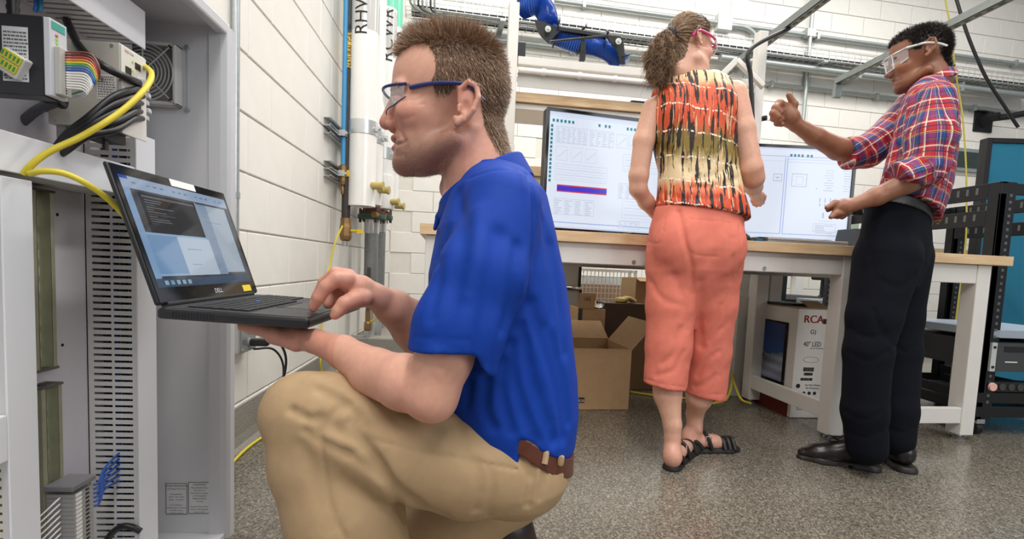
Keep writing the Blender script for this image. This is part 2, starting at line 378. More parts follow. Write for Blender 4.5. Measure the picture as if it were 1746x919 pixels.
for px, py, PP, lab in ((628, 318, P1, 'tan test cap on the RHWR pipe'), (636, 325, P2, 'tan test cap lower and beside the RHWR pipe cap'), (668, 345, P3, 'tan cap below the red handled valves'), (675, 352, P4, 'rightmost tan cap below the red handled valves')):
    pr = proj_r[PP[1:3]]; c = np.array([PP[1]+pr+.02, PP[2]-.03, zat(px, py, PP[1]+pr, PP[2])]); t = thing('test_cap', lab, 'cap', c)
    MB().cyl(c+np.array([-.05, 0, 0]), c+np.array([.028, -.012, -.002]), .021, 14).build('cap_body', tan, t, True)
    MB().cyl(c+np.array([.02, -.011, -.002]), c+np.array([.032, -.0125, -.002]), .026, 14).build('cap_rim', tan, t, True)
for px, py, D, lab in ((661, 330, 3.5, 'nearer valve with a red handle on the RCWR pipe'), (668, 340, 3.75, 'farther valve with a red handle beside the first one')):
    c = at(px, py, D); t = thing('drain_valve', lab, 'valve', c)
    MB().cyl(c-np.array([0, 0, .08]), c+np.array([0, 0, .05]), .018, 12).build('valve_body', zn, t, True)
    MB().cyl(c-np.array([.06, 0, .0]), c+np.array([0.02, 0, .0]), .014, 12).build('stub', zn, t, True)
    MB().box(tuple(c+np.array([-.006, -.03, .03])), tuple(c+np.array([.04, .0, .08]))).build('handle', mat('red_handle', 'd04a32', .4), t, bev=.004)
c = onax(627, 548, 0, XW+.14); t = thing('hose_bib', 'small brass drain cock with yellow lever low on the wall above the kerb', 'valve', c)
MB().tube([c+np.array([0, 0, .35]), c+np.array([0, 0, .07])], .012, 10).build('riser', mat('dark_pipe', '555351', .4, .5), t, True)
MB().lathe([(.02, -.06), (.024, -.05), (.024, -.01), (.017, 0), (.017, .07)], Fr(c), 8).build('valve_body', brass, t)
MB().tube(spline([c+np.array([.015, 0, .0]), c+np.array([.05, -.01, .02]), c+np.array([.06, -.01, .08])]), .006, 8).build('lever', mat('yellow_handle', 'd8b92a', .4), t, True)
yel = mat('yellow_cable', 'd9c63a', .45)
a = [at(584, 385, 2.75), at(572, 412, 2.72), at(560, 455, 2.7), at(550, 500, 2.6), at(541, 540, 2.6), at(537, 580, 2.6), at(528, 615, 2.6), at(515, 645, 2.6)]
a = [np.array([max(p[0], XW+.03), p[1], p[2]]) for p in a]+[np.array([XW+.08, 2.2, .012]), onax(430, 757, 2, .008), onax(388, 797, 2, .008), onax(330, 850, 2, .008)]
tag(MB().tube(spline(a), .005, 8).build('yellow_network_cable', yel, None, True), 'yellow cable hanging from the gas valve and trailing along the wall base', 'cable')
a = [at(628, -30, 2.95), at(627, 60, 2.93), at(629, 100, 2.93), at(628, 182, 2.93)]
tag(MB().tube(spline(a), .0035, 6).build('yellow_dangling_cable', yel, None, True), 'short thin yellow cord dangling in front of the RHWR pipe', 'cable')
# ================================================================== CONTROL CABINET ON THE LEFT WALL
cabm = mat('cabinet_enamel', 'cfd0d3', .38, .1, noise=.015); platem = mat('back_plate', 'dcd9df', .4, .1); ductm = mat('duct_white', 'e4e6ea', .45)
ductg = mat('duct_grey', 'cbcac8', .5)
XB = -.738; XC = -.643                                  # back plate plane and duct cover plane
K = thing('control_cabinet', 'open grey steel control cabinet with slotted wire ducts on the left wall', 'cabinet', (-.68, .75, 0))
MB().box((-.775, .1, .0), (-.762, 1.21, 1.19)).build('back_panel', cabm, K)
MB().box((-.775, 1.2, .0), (-.585, 1.206, 1.19)).build('side_panel', cabm, K)
m = MB(); m.prism([(-.60, 1.195), (-.575, 1.195), (-.562, 1.198), (-.556, 1.205), (-.556, 1.225), (-.562, 1.225), (-.562, 1.21), (-.60, 1.206)], 0, 1.18, Fr((0, 0, 0), axes=((1, 0, 0), (0, 0, 1), (0, 1, 0)))); m.build('front_lip', cabm, K)
MB().box((-.775, .1, 1.18), (-.565, 1.215, 1.19)).build('top_panel', cabm, K)
m = MB(); m.box((-.585, .1, 1.165), (-.562, 1.215, 1.192)); m.build('top_lip', cabm, K, bev=.005)
MB().box((-.775, .1, .0), (-.565, 1.2, .012)).build('bottom_panel', cabm, K)
MB().box((XB-.004, .3, .03), (XB, 1.16, 1.16)).build('back_plate', platem, K)
for y, z in ((.945, .735), (.957, .735), (.945, .49), (.962, .5)): MB().cyl((XB, y, z), (XB+.0006, y, z), .003, 8).build('drilled_hole', black, K)
# specification plates on the side panel
def plate_print(x0, x1, z0, z1, head, lines, seed):
    o = MB().box((x0, 1.1992, z0), (x1, 1.1999, z1)).build('rating_label', mat('label_silver', 'd3d3d4', .4), K)
    m = MB(); t_ = .0008
    for (a, b, c, d) in ((x0, z0, x1, z0+t_), (x0, z1-t_, x1, z1), (x0, z0, x0+t_, z1), (x1-t_, z0, x1, z1)): m.box((a, 1.1986, b), (c, 1.1992, d))
    m.build('label_border', ink, o)
    text(head, .0062, ((x0+x1)/2, 1.1986, z1-.006), (1, 0, 0), (0, 0, 1), ink, o)
    for k, s in enumerate(lines):
        if s: text(s, .0042, ((x0+x1)/2, 1.1986, z1-.0135-.0066*k), (1, 0, 0), (0, 0, 1), ink, o)
plate_print(-.699, -.651, .058, .134, 'Torque Specification', ['Use Copper Wire Only', '', 'Terminal Blocks', '4.0mm   0.6-1.0 Nm', '10mm   1.2-2.4 Nm', '', 'Circuit Breakers', 'Supplementary Protectors', '14 AWG  2.4 Nm', '10 AWG  2.8 Nm'], 1)
plate_print(-.648, -.598, .060, .137, 'CAUTION', ['Risk of Electric Shock', 'More than one', 'Disconnect is required', 'to de-energize the', 'equipment before', 'servicing', '', 'Enclosure Power Down', 'Source 1 Panel Breaker', 'Source 2 UPS'], 2)
# ducts
def vduct(lab, y0, y1, z0, z1, pitch=.0127, side=True):
    t = MB().box((XB, y0, z0), (XB+.002, y1, z1)).build('wire_duct', ductg, K, label=lab)
    MB().box((XC-.003, y0-.001, z0), (XC, y1+.001, z1)).build('duct_cover', ductm, t, bev=.001)
    MB().box((XB, y0, z0), (XB+.012, y0+.0016, z1)).build('edge_strip', ductg, t); MB().box((XC-.012, y0, z0), (XC-.003, y0+.0016, z1)).build('edge_strip', ductg, t)
    MB().box((XB, y1-.0016, z0), (XC-.003, y1, z1)).build('rear_wall', ductg, t)
    src = None; k = 0; z = z0
    mid = (XB+XC)/2
    while z < z1-.01:
        if src is None: src = MB().box((XB+.012, y0, z), (XC-.012, y0+.0016, z+.0082)).box((mid-.002, y0, z+.0082), (mid+.002, y0+.0016, z+.0127)).build('finger', ductg, t); c0 = Vector(wloc(src)); z00 = z
        else: inst(src, 'finger', c0+Vector((0, 0, z-z00)), t)
        z += pitch
    return t
d1 = vduct('vertical slotted duct next to the cabinet side', 1.02, 1.075, .03, .90)
d2 = vduct('white vertical duct nearest the camera', .743, .79, .03, .772)
MB().box((XB, .5, .373), (XC, .7415, .44)).build('short_horizontal_duct', ductm, K, bev=.002)
# the cables packed in the near duct
for k in range(6): tag(MB().cyl((XB+.015+.013*k, .757+.004*(k % 2), .05), (XB+.015+.013*k, .757+.004*(k % 2), .76), .0055, 8).build('duct_cable', yel if k % 3 != 2 else blu, None, True), ['yellow cable rearmost in the near slotted duct', 'yellow cable second from the back in the near duct', 'blue cable in the near duct, third from the back', 'yellow cable fourth from the back in the near duct', 'yellow cable fifth from the back in the near duct', 'blue cable closest to the cover in the near duct'][k], 'cable', 'cables in the near duct')
for k in range(4): tag(MB().cyl((XB+.02+.017*k, 1.045, .05), (XB+.02+.017*k, 1.045, .88), .006, 8).build('duct_wire', mat('dark_wire_%d' % (k % 2), ('23262b', '1f4c9a')[k % 2], .5), None, True), ['black wire rearmost in the far slotted duct', 'blue wire second from the back in the far slotted duct', 'black wire third from the back in the far slotted duct', 'blue wire nearest the cover in the far slotted duct'][k], 'wire', 'wires in the far duct')
# horizontal duct across the middle, cover facing out
h = MB().box((XB, .3, .78), (XB+.002, 1.015, .833)).build('wire_duct', ductg, K, label='white horizontal duct crossing the cabinet below the switch')
MB().box((XC-.004, .3, .779), (XC, 1.015, .834)).build('duct_cover', ductm, h, bev=.0015)
MB().box((XB, .3, .78), (XC-.004, 1.015, .782)).build('duct_floor', ductg, h)
# upper horizontal duct with slotted underside
h = MB().box((XB, .3, 1.07), (XB+.002, 1.05, 1.13)).build('wire_duct', ductg, K, label='upper horizontal duct with a slotted underside')
MB().box((XC-.004, .3, 1.064), (XC, 1.05, 1.135)).build('duct_cover', ductm, h, bev=.0015)
src = None; y = .32
while y < 1.04:
    if src is None: src = MB().box((XB+.01, y, 1.068), (XC-.004, y+.012, 1.07)).build('finger', ductg, h); c0 = Vector(wloc(src))
    else: inst(src, 'finger', c0+Vector((0, y-.32, 0)), h)
    y += .018
MB().box((XB, .3, 1.068), (XB+.01, 1.05, 1.07)).build('edge_strip', ductg, h)
MB().box((XB+.003, .3, 1.072), (XC-.006, 1.049, 1.13)).build('duct_shade_fill', mat('duct_shadow', '4c4f54', .8), h)  # dark block standing in for the shade inside the duct
# DIN rails
dinm = mat('din_steel', 'a9aa92', .35, .45, noise=.12, nscale=30)
def din(lab, y0, y1, z0, z1):
    t = MB().box((XB+.012, y0+.006, z0), (XB+.014, y1-.006, z1)).build('din_rail', dinm, K, label=lab)
    for a, b in ((y0, y0+.009), (y1-.009, y1)): MB().box((XB+.026, a, z0), (XB+.0275, b, z1)).build('flange', dinm, t)
    for a in (y0+.008, y1-.0095): MB().box((XB+.012, a, z0), (XB+.0275, a+.0015, z1)).build('web', dinm, t)
    for z in (z0, z1-.004): MB().box((XB, y0-.002, z), (XB+.029, y1+.002, z+.004)).build('end_cap', mat('rail_cap', '58564f', .6), t)
    src = None; z = z0+.02; yc = (y0+y1)/2
    while z < z1-.02:
        if src is None: src = MB().box((XB+.014, yc+.001, z), (XB+.0146, yc+.0065, z+.016)).build('slot', mat('slot_pale', 'b7b9a2', .5), t); c0 = Vector(wloc(src)); z00 = z
        else: inst(src, 'slot', c0+Vector((0, 0, z-z00)), t)
        z += .028
    MB().cyl((XB+.014, yc-.004, z1-.03), (XB+.017, yc-.004, z1-.03), .0045, 10).build('screw', steel, t)
din('upper olive steel mounting rail', .872, .915, .468, .772)
din('lower olive steel mounting rail', .882, .923, .15, .442)
# small slotted stub below the switch
# ------------------------------------------------------------------ fan
t = thing('cooling_fan', 'square grey cooling fan with round wire guard on the cabinet side', 'fan', (-.70, 1.19, 1.06))
fg = mat('fan_grey', 'c6c5c1', .45); fx, fz, fh = -.722, 1.062, .066
m = MB(); m.box((fx-fh, 1.17, fz-fh), (fx-fh+.008, 1.198, fz+fh)).box((fx+fh-.008, 1.17, fz-fh), (fx+fh, 1.198, fz+fh)).box((fx-fh, 1.17, fz-fh), (fx+fh, 1.198, fz-fh+.008)).box((fx-fh, 1.17, fz+fh-.008), (fx+fh, 1.198, fz+fh)); m.build('frame', fg, t, bev=.003)
MB().box((fx-fh+.008, 1.192, fz-fh+.008), (fx+fh-.008, 1.198, fz+fh-.008)).build('filter_mat', mat('filter_grey', '8f8d89', .9, noise=.25, nscale=400), t)
for k in range(8): r = .008+.0075*k; MB().tube([(fx+r*math.cos(a), 1.169, fz+r*math.sin(a)) for a in np.linspace(0, 2*math.pi, 41)[:-1]], .0016, 6, closed=True).build('guard_ring', wz if 'wz' in globals() else mat('zinc_wire', 'c6c9c7', .4, .6), t, True)
for a in (.78, 2.36, 3.93, 5.5, 1.57): MB().cyl((fx, 1.1675, fz), (fx+.086*math.cos(a)*(.72 if a == 1.57 else 1), 1.1675, fz+.086*math.sin(a)*(.72 if a == 1.57 else 1)), .0016, 6).build('guard_spoke', mat('zinc_wire', 'c6c9c7', .4, .6), t)
for sx in (-1, 1):
    for sz in (-1, 1): MB().cyl((fx+sx*.056, 1.166, fz+sz*.056), (fx+sx*.056, 1.17, fz+sz*.056), .003, 8).build('screw', black, t)
MB().cyl((-.646, 1.196, .995), (-.646, 1.196, 1.13), .0012, 6).build('side_wire', steel, t)
for z in (.995, 1.13): MB().cyl((-.646, 1.192, z), (-.646, 1.2, z), .0045, 10).build('side_screw', steel, t)
# ------------------------------------------------------------------ ethernet switch
beige = mat('switch_beige', 'c9c4b8', .42, .15); y0, y1 = .90, .965; xf = -.592; z0, z1 = .872, 1.018
t = thing('ethernet_switch', 'beige metal network switch with ports in the control cabinet', 'network switch', (XB, .93, .87))
MB().box((-.705, y0, z0+.008), (xf, y1, z1)).build('housing', beige, t, bev=.0015)
MB().box((xf, y0+.001, z0), (xf+.002, y1-.001, z1-.002)).build('front_face', mat('switch_face', 'dcd9d1', .4), t, bev=.001)
MB().box((XB+.02, y0+.01, z0+.03), (-.705, y1-.01, z1-.03)).build('rail_clip', black, t)
for x, z in ((-.604, 1.012), (-.65, .95), (-.695, .885)): MB().cyl((x, y0-.0012, z), (x, y0, z), .0028, 10).build('screw', steel, t)
lb = MB().box((-.628, y0-.0008, .925), (-.598, y0, .965)).build('rating_label', mat('label_white2', 'e8e7e2', .5), t)
m = MB(); rr = random.Random(4)
for k in range(9):
    zz = .928+.004*k; x = -.626
    while x < -.602: w = rr.uniform(.001, .004); m.box((x, y0-.0012, zz), (x+w, y0-.0008, zz+.0018)); x += w+.0015
m.build('label_text', mat('grey_print', '7a7873', .6), lb); text('CE', .009, (-.622, y0-.0013, .955), (1, 0, 0), (0, 0, 1), ink, lb)
ygrn = mat('led_green', 'a7d93c', .3, emit=.6)
for k, z in enumerate((1.0, .985, .965, .95, .93, .915)):
    p = MB().box((xf+.002, y0+.01 if k % 2 else y0+.034, z-.011), (xf+.0028, (y0+.01 if k % 2 else y0+.034)+.014, z)).build('port', black, t)
    MB().box((xf+.0022, y0+.026, z-.004), (xf+.003, y0+.029, z-.001)).build('led', ygrn, p)
text('RED', .006, (xf+.0025, y0+.014, 1.009), (0, 1, 0), (0, 0, 1), mat('red_ink', 'b3231d', .6), t); text('lion', .006, (xf+.0025, y0+.026, 1.009), (0, 1, 0), (0, 0, 1), ink, t)
MB().box((-.66, y0+.004, .862), (-.62, y1-.01, .88)).build('terminal_plug', black, t); MB().box((-.70, y0+.01, .86), (-.685, y1-.01, .88)).build('foot', mat('foot_grey', 'a9a8a4', .5), t)
MB().box((-.63, y0+.012, .845), (-.625, y0+.02, .88)).build('earth_strap', black, t)
# ------------------------------------------------------------------ power supply
y0, y1 = .74, .765; xf = -.583; z0, z1 = .880, .985
t = thing('power_supply', 'black sided power supply module with a terminal strip at the left edge', 'power supply', (XB, .75, .88))
MB().box((-.72, y0, z0), (xf, y1, z1)).build('housing', mat('module_black', '1d1d22', .35), t, bev=.0015)
MB().box((xf, y0, z0+.002), (xf+.008, y1+.004, z1-.001)).build('front_face', mat('module_front', 'c4c6cb', .4), t, bev=.001)
MB().box((xf+.008, y0+.003, z1-.014), (xf+.0086, y1, z1-.004)).build('green_label', mat('teal_label', '3c9c8c', .5), t)
for k in range(4): MB().box((xf+.008, y0+.009, z1-.022-.005*k), (xf+.0088, y0+.013, z1-.0195-.005*k)).build('led', mat('led_red', 'd05030', .3) if k == 0 else ygrn, t)
lb = MB().box((-.634, y0-.0006, .897), (-.602, y0, .968)).build('rating_label', mat('label_grey', 'c9cacc', .5), t)
m = MB(); rr = random.Random(6)
for k in range(14):
    zz = .90+.0046*k; x = -.632
    while x < -.605: w = rr.uniform(.001, .005); m.box((x, y0-.001, zz), (x+w, y0-.0006, zz+.0018)); x += w+.0012
m.build('label_text', mat('grey_print2', '55565a', .6), lb); text('MOXA', .010, (-.629, y0-.0012, .917), (0, 0, 1), (-1, 0, 0), ink, lb)
MB().box((xf+.008, y0+.006, z0+.006), (xf+.016, y1, z1-.036)).build('terminal_strip', mat('strip_grey', 'b5b3ac', .5), t, bev=.001)
for k in range(16): MB().cyl((xf+.016, y0+.015, z0+.010+.0034*k), (xf+.0166, y0+.015, z0+.010+.0034*k), .0011, 6).build('wire_hole', black, t)
cols = ['7a3b2c', '5a2d2a', 'c33a2c', 'd8882d', 'd9c63a', '3f9c58', '2f6fc2', '2b55a8', 'e6e4e0', 'e6e4e0', 'e2e0db', 'dcdad6', 'e6e4e0', 'e6e4e0', 'dedcd8']
nm = ['brown', 'dark brown', 'red', 'orange', 'yellow', 'green', 'bright blue', 'dark blue', 'white']
e1 = at(105, 172, .80)
for k in range(15):
    a = np.array([xf+.0166, y0+.015, z1-.040-.0034*k]); w = 1-k/18
    b = a+np.array([.012+.018*w, .006, .001]); c = np.array([xf+.026+.020*w, y0+.03, .915-.0016*k]); d = e1+np.array([.004*math.sin(k), .002*math.cos(k*2), .004])
    tag(MB().tube(spline([a, b, c, d], 6), .0013, 6).build('terminal_wire', mat('wire_%s' % cols[k], cols[k], .4), None, True), (nm[k]+' thin wire looping from the terminal strip of the power supply') if k < 8 else ['topmost', 'second', 'third', 'fourth', 'fifth', 'sixth', 'lowest'][k-8]+' of the thin white wires looping from the power supply strip', 'wire', 'wires of the power supply')
tag(MB().tube(spline([e1, at(85, 178, .8), at(60, 190, .81), at(30, 215, .82), at(5, 235, .84)]), .0075, 10).build('grey_sheathed_cable', mat('grey_sheath', '55565c', .5), None, True), 'thick grey cable leaving the looped wires to the lower left', 'cable')
t = thing('cable_tie_knot', 'black strap knot where the thin wires enter the grey cable', 'cable tie', e1)
MB().tube([e1+.010*np.array([0, math.cos(a), math.sin(a)]) for a in np.linspace(0, 6.28, 13)[:-1]], .003, 6, closed=True).build('loop', black, t, True)
MB().bar(e1+np.array([-.02, -.012, .0]), e1+np.array([.003, -.012, -.005]), .006, .012).build('tail', black, t)
# green and yellow earth terminals in front
t = thing('earth_terminals', 'row of green and yellow earth terminals on a grey block, left edge', 'terminal block', at(5, 110, .60))
a = at(-10, 60, .66); b = at(28, 84, .66); dd = nrm(b-a); up = np.array([0, 0, 1.])
TFr = Fr(at(-12, 112, .66), axes=(dd, np.cross(up, dd), np.cross(dd, np.cross(up, dd))*1.))
zv = TFr.R[:, 2]*(1 if TFr.R[2, 2] > 0 else -1); TFr = Fr(TFr.o, axes=(dd, np.cross(zv, dd), zv))
MB().box((0, 0, 0), (.034, .02, .03), TFr).build('block', mat('earth_grey', 'd0d0cc', .5), t, bev=.002)
for r_ in range(2):
    for k in range(5):
        q = MB().box((.003+.006*k, -.002, .006+.0125*r_), (.0085+.006*k, 0, .0165+.0125*r_), TFr).build('terminal', mat('earth_yellow', 'd3c93c', .4), t); MB().box((.0042+.006*k, -.0026, .008+.0125*r_), (.0066+.006*k, -.002, .0145+.0125*r_), TFr).build('green_insert', mat('earth_green', '2f8f3f', .4), q)
# cables on top
def cable(name, lab, pts, r, m): return tag(MB().tube(spline([at(*p) for p in pts], 10), r, 10).build(name, m, None, True), lab, 'cable')
cable('black_feed_cable', 'black cable curving from the upper duct to the network switch', [(112, 30, .86), (118, 45, .84), (140, 85, .81), (180, 115, .80), (215, 132, .83), (238, 142, .87)], .0062, mat('cable_black', '1c1c1f', .4))
cable('yellow_patch_cable', 'bright yellow patch cable arcing out of the network switch', [(228, 113, .905), (243, 112, .89), (257, 122, .86), (256, 138, .83), (238, 162, .80), (200, 195, .77), (140, 232, .735), (85, 258, .71), (55, 280, .70), (40, 297, .70)], .0046, yel)
cable('yellow_patch_cable', 'yellow patch cable running from the near duct to behind the laptop', [(50, 296, .70), (75, 292, .70), (110, 296, .71), (150, 315, .73), (190, 345, .76), (225, 385, .79), (245, 420, .86)], .0043, yel)
for k, (yy, off_) in enumerate(((152, 0), (164, 3), (176, 6), (190, 10), (202, 12))):
    cable('black_patch_cable', ['topmost', 'second', 'third', 'fourth', 'lowest'][k]+' of the black cables plugged into the network switch', [(240+off_ % 5, yy, .885), (228, yy+1, .845), (195, yy+12+2*k, .80), (150, 200+8*k, .775), (112, 230+7*k, .775), (88, 262+3*k, .80)], .0052, mat('cable_black', '1c1c1f', .4))
    q = at(243+off_ % 6, yy, .905); tag(MB().bar(q+np.array([-.008, -.004, 0]), q+np.array([.010, .0, .001]), .012, .0085).build('plug_tag', mat('tag_pale', 'c4c6c8', .4), bev=.0015), ['topmost', 'second', 'third', 'fourth', 'lowest'][k]+' pale tagged connector at the network switch', 'connector')
q = at(232, 137, .87); tag(MB().bar(q+np.array([-.012, -.004, .003]), q+np.array([.012, .003, -.004]), .013, .012).build('cable_marker', mat('marker_white', 'd7d9dc', .4), bev=.001), 'white wrap marker on the black cable into the switch', 'marker')
t = thing('blue_cable_run', 'dark blue cables tied along the cabinet ceiling above the fan', 'cable', at(300, 25, 1.15))
for k in range(3): MB().tube(spline([at(222, 30+3*k, 1.16), at(250, 24+2*k, 1.16), at(285, 24+2*k, 1.17), at(318, 28+k, 1.17), at(333, 28-k, 1.15), at(328, 15, 1.1), at(312, -5, 1.02)]), .0035, 8).build('blue_wire' if k < 2 else 'black_wire', mat('navy_wire', '1f3f78', .4) if k < 2 else black, t, True)
for q in (at(281, 24, 1.165), at(333, 24, 1.14)): MB().tube([q+.010*np.array([.2, math.cos(a), math.sin(a)]) for a in np.linspace(0, 6.28, 13)[:-1]], .002, 6, closed=True).build('cable_tie', black, t)
q = at(279, 19, 1.165); MB().box(tuple(q-np.array([.012, .012, .004])), tuple(q+np.array([.012, .012, .004]))).build('tie_mount', mat('mount_cream', 'cfcabb', .5), t)
for k, (x0, cc, nm_) in enumerate(((62, '2f6fc2', 'bright blue'), (70, '2b7fa0', 'teal'))): cable('duct_drop_wire', nm_+' wire dropping behind the black module at the top left', [(x0-4, -15, .78), (x0, 5, .78), (x0-2, 20, .78)], .003, mat('wire_d%d' % k, cc, .4))
q = at(22, 12, .72); t = thing('cable_boot', 'black ribbed cable boot above the power supply', 'connector', q)
MB().lathe([(.006, -.016), (.008, -.014), (.0065, -.008), (.008, -.002), (.0065, .004), (.008, .01), (.006, .03)], Fr(q), 14).build('boot', black, t, True)
MB().box(tuple(q+np.array([-.004, -.004, -.024])), tuple(q+np.array([.004, .004, -.015]))).build('metal_tip', brass, t)
# terminal strip at the bottom
ty0, ty1 = .885, .925
t = thing('terminal_strip', 'long grey terminal block strip with white wires at the bottom of the cabinet', 'terminal block', (XB+.03, .9, .14))
tg = mat('terminal_grey', '9b9a98', .5)
MB().box((XB+.028, ty0-.006, .262), (XB+.075, ty1+.008, .272)).build('end_stop', mat('end_grey', '77767a', .5), t, bev=.002)
for k in range(20):
    z = .255-.0075*k; q = MB().box((XB+.028, ty0, z-.0068), (XB+.072, ty1+.004, z)).build('terminal', tg, t)
    MB().box((XB+.072, ty0+.004, z-.006), (XB+.0735, ty0+.016, z-.0008)).build('marker', mat('marker_cream', 'e7e5df', .5), q); MB().box((XB+.072, ty0+.026, z-.005), (XB+.0726, ty0+.034, z-.0018)).build('screw_hole', black, q)
for k in range(13):
    z = .25-.0105*k; tag(MB().tube(spline([(XB+.05, ty0, z), (XB+.06, ty0-.02, z+.004), (XB+.045, ty0-.05, z-.018), (XB+.02, ty0-.075, z-.03)], 5), .0014, 6).build('strip_wire', mat('wire_white', 'e6e4e0', .4) if k < 10 else blu, None, True), ['highest', 'second', 'third', 'fourth', 'fifth', 'sixth', 'seventh', 'eighth', 'ninth', 'tenth', 'eleventh', 'twelfth', 'lowest'][k]+' thin wire on the near side of the terminal strip', 'wire', 'wires of the terminal strip')
for k in range(6):
    z = .262-.008*k; tag(MB().tube(spline([(XB+.066, ty1+.004, z-.01), (XB+.07, ty1+.02, z-.012), (XB+.06, ty1+.05, z+.002), (XB+.055, 1.03, z+.016-.004*k)], 5), .0022, 6).build('blue_strip_wire', mat('wire_royal', '1f4f9f', .4), None, True), ['highest', 'second', 'third', 'fourth', 'fifth', 'lowest'][k]+' blue wire from the terminal strip into the far duct', 'wire', 'blue wires into the far duct')
cable('black_tail_cable', 'black cable curling at the bottom of the far duct', [(180, 925, .98), (192, 908, .985), (210, 897, .99), (228, 900, .995), (240, 906, 1.0)], .006, mat('cable_black', '1c1c1f', .4))
# ================================================================== BACK WALL SERVICES
def bw(px, py, o=0.): return BF.inv(onplane(px, py, BF.o-BF.R[:, 1]*o, BF.R[:, 1]))
gal = mat('grey_conduit', 'a9b0ae', .4, .5, noise=.06)
def wall_conduit(lab, x0, x1, z, o=.06, r=.02, clips=True):
    t = thing('conduit', lab, 'conduit', BF.p(x0, -o, z))
    MB().cyl(BF.p(x0, -o, z), BF.p(x1, -o, z), r, 14).build('pipe', gal, t, True)
    x = x0+.3
    while clips and x < x1:
        MB().box((x-.015, -o-r-.004, z-r-.012), (x+.015, 0, z+r+.012), BF).build('clip', gal, t); x += 1.3
wall_conduit('uppermost grey conduit running along the back wall', 1.5, 7.3, 3.27, .05, .022)
wall_conduit('grey conduit running along the back wall just below the wire tray', .1, 2.9, 2.83, .06, .026)
wall_conduit('grey conduit below the tray at the right of the back wall', 3.6, 7.3, 2.72, .05, .02)
wall_conduit('thick grey conduit directly under the right half of the wire tray', 3.2, 7.3, 2.86, .2, .035)
# wire mesh cable tray
t = thing('cable_tray', 'long wire mesh cable tray running across the back wall', 'cable tray', BF.p(.1, -.2, 2.93))
wz = mat('zinc_wire', 'c6c9c7', .4, .6)
m = MB(); z0, z1, ya, yb2 = 2.93, 3.04, -.28, -.06
for (yy, zz) in ((ya, z0), (ya, z0+.055), (ya, z1), (ya+.07, z0), (ya+.14, z0), (yb2, z0), (yb2, z1)): m.bar(BF.p(.1, yy, zz), BF.p(7.2, yy, zz), .006, .006)
m.build('long_wire', wz, t, kind='stuff')
m = MB(); x = .1
while x < 7.2:
    m.bar(BF.p(x, ya, z0), BF.p(x, ya, z1), .005, .005, (1, 0, 0)).bar(BF.p(x, ya, z0), BF.p(x, yb2, z0), .005, .005).bar(BF.p(x, yb2, z0), BF.p(x, yb2, z1), .005, .005, (1, 0, 0)); x += .075
m.build('cross_wire', wz, t, kind='stuff')
for x in (.95, 2.75, 4.3, 5.6): MB().box((x, -.3, z0-.03), (x+.05, 0, z0-.01), BF).box((x, -.02, z0-.2), (x+.05, 0, z0+.2), BF).build('bracket', gal, t)
for k in range(5):
    rr = .012+.004*(k % 3); yy = -.25+.045*k
    tag(MB().tube([BF.p(.15+s*.5, yy+.008*math.sin(s*1.7+k), z0+.012+rr) for s in range(15)], rr, 8).build('tray_cable', mat('tray_cable_%d' % (k % 2), ('26282b', 'b7bab8')[k % 2], .6), None, True), ['dark cable lying at the front of the wire tray', 'pale cable second from the front in the wire tray', 'dark thick cable in the middle of the wire tray', 'pale cable behind the middle of the wire tray', 'dark cable lying at the back of the wire tray'][k], 'cable')
# loose bundle coming down into the tray at its left end
for k in range(7):
    a = [at(705+6*k, -20, 4.3), at(700+7*k, 5+2*k, 4.35), at(722+5*k, 22, 4.5), at(755+k*3, 27, 4.6)]
    tag(MB().tube(spline(a), .009, 6).build('bundled_cable', mat('bundle_%d' % (k % 3), ('8f9391', 'c6c8c5', '3a3c3e')[k % 3], .5), None, True), ['first', 'second', 'third', 'fourth', 'fifth', 'sixth', 'rightmost'][k]+' cable from the left in the looped bundle at the tray end', 'cable', 'looped cables at the tray end')
# vertical conduit and bent conduit
c1 = bw(1375, 100, .05); t = thing('vertical_conduit', 'thin vertical conduit on the back wall between the two standing people', 'conduit', BF.p(c1[0], -.05, 2.2))
MB().cyl(BF.p(c1[0], -.08, 2.25), BF.p(c1[0], -.08, 4.1), .02, 12).build('pipe', gal, t, True)
MB().box((c1[0]-.05, -.1, 3.24), (c1[0]+.05, 0, 3.32), BF).build('clip', gal, t)
c1 = bw(1255, 45, .05); t = thing('bent_conduit', 'short conduit bending down from a square box above the woman', 'conduit', BF.p(c1[0], 0, c1[2]))
MB().box((c1[0]-.22, -.08, c1[2]-.06), (c1[0]-.06, 0, c1[2]+.1), BF).build('junction_box', mat('grey_box', 'cfd0ce', .5), t, bev=.004)
MB().tube(spline([BF.p(c1[0]-.06, -.05, c1[2]), BF.p(c1[0]+.1, -.05, c1[2]), BF.p(c1[0]+.22, -.05, c1[2]-.06), BF.p(c1[0]+.27, -.05, c1[2]-.2)]), .025, 10).build('bend', gal, t, True)
# overhead struts running from the post tops towards the back wall
strutm = mat('strut_grey', '8f9593', .45, .5, noise=.1)
def long_strut(lab, x, y0, y1, z):
    t = thing('overhead_strut', lab, 'strut', (x, y1, z))
    MB().box((x-.0205, y0, z), (x+.0205, y1, z+.003)).box((x-.0205, y0, z), (x-.0175, y1, z+.041)).box((x+.0175, y0, z), (x+.0205, y1, z+.041)).build('channel', strutm, t)
    y = y0+.05; src = None
    while y < y1:                                       # slots show as dark ovals on the underside
        if src is None: src = MB().box((x-.006, y, z-.0008), (x+.006, y+.028, z)).build('slot', black, t)
        else: inst(src, 'slot', (x, y+.014, z-.0004), t)
        y += .055
    return t
s1 = long_strut('galvanised overhead strut resting on the post beside the raised fist', 1.625, 1.9, 3.35, 2.0)
s2 = long_strut('galvanised overhead strut passing behind the plaid shirt man', 2.42, 1.9, 3.3, 2.0)
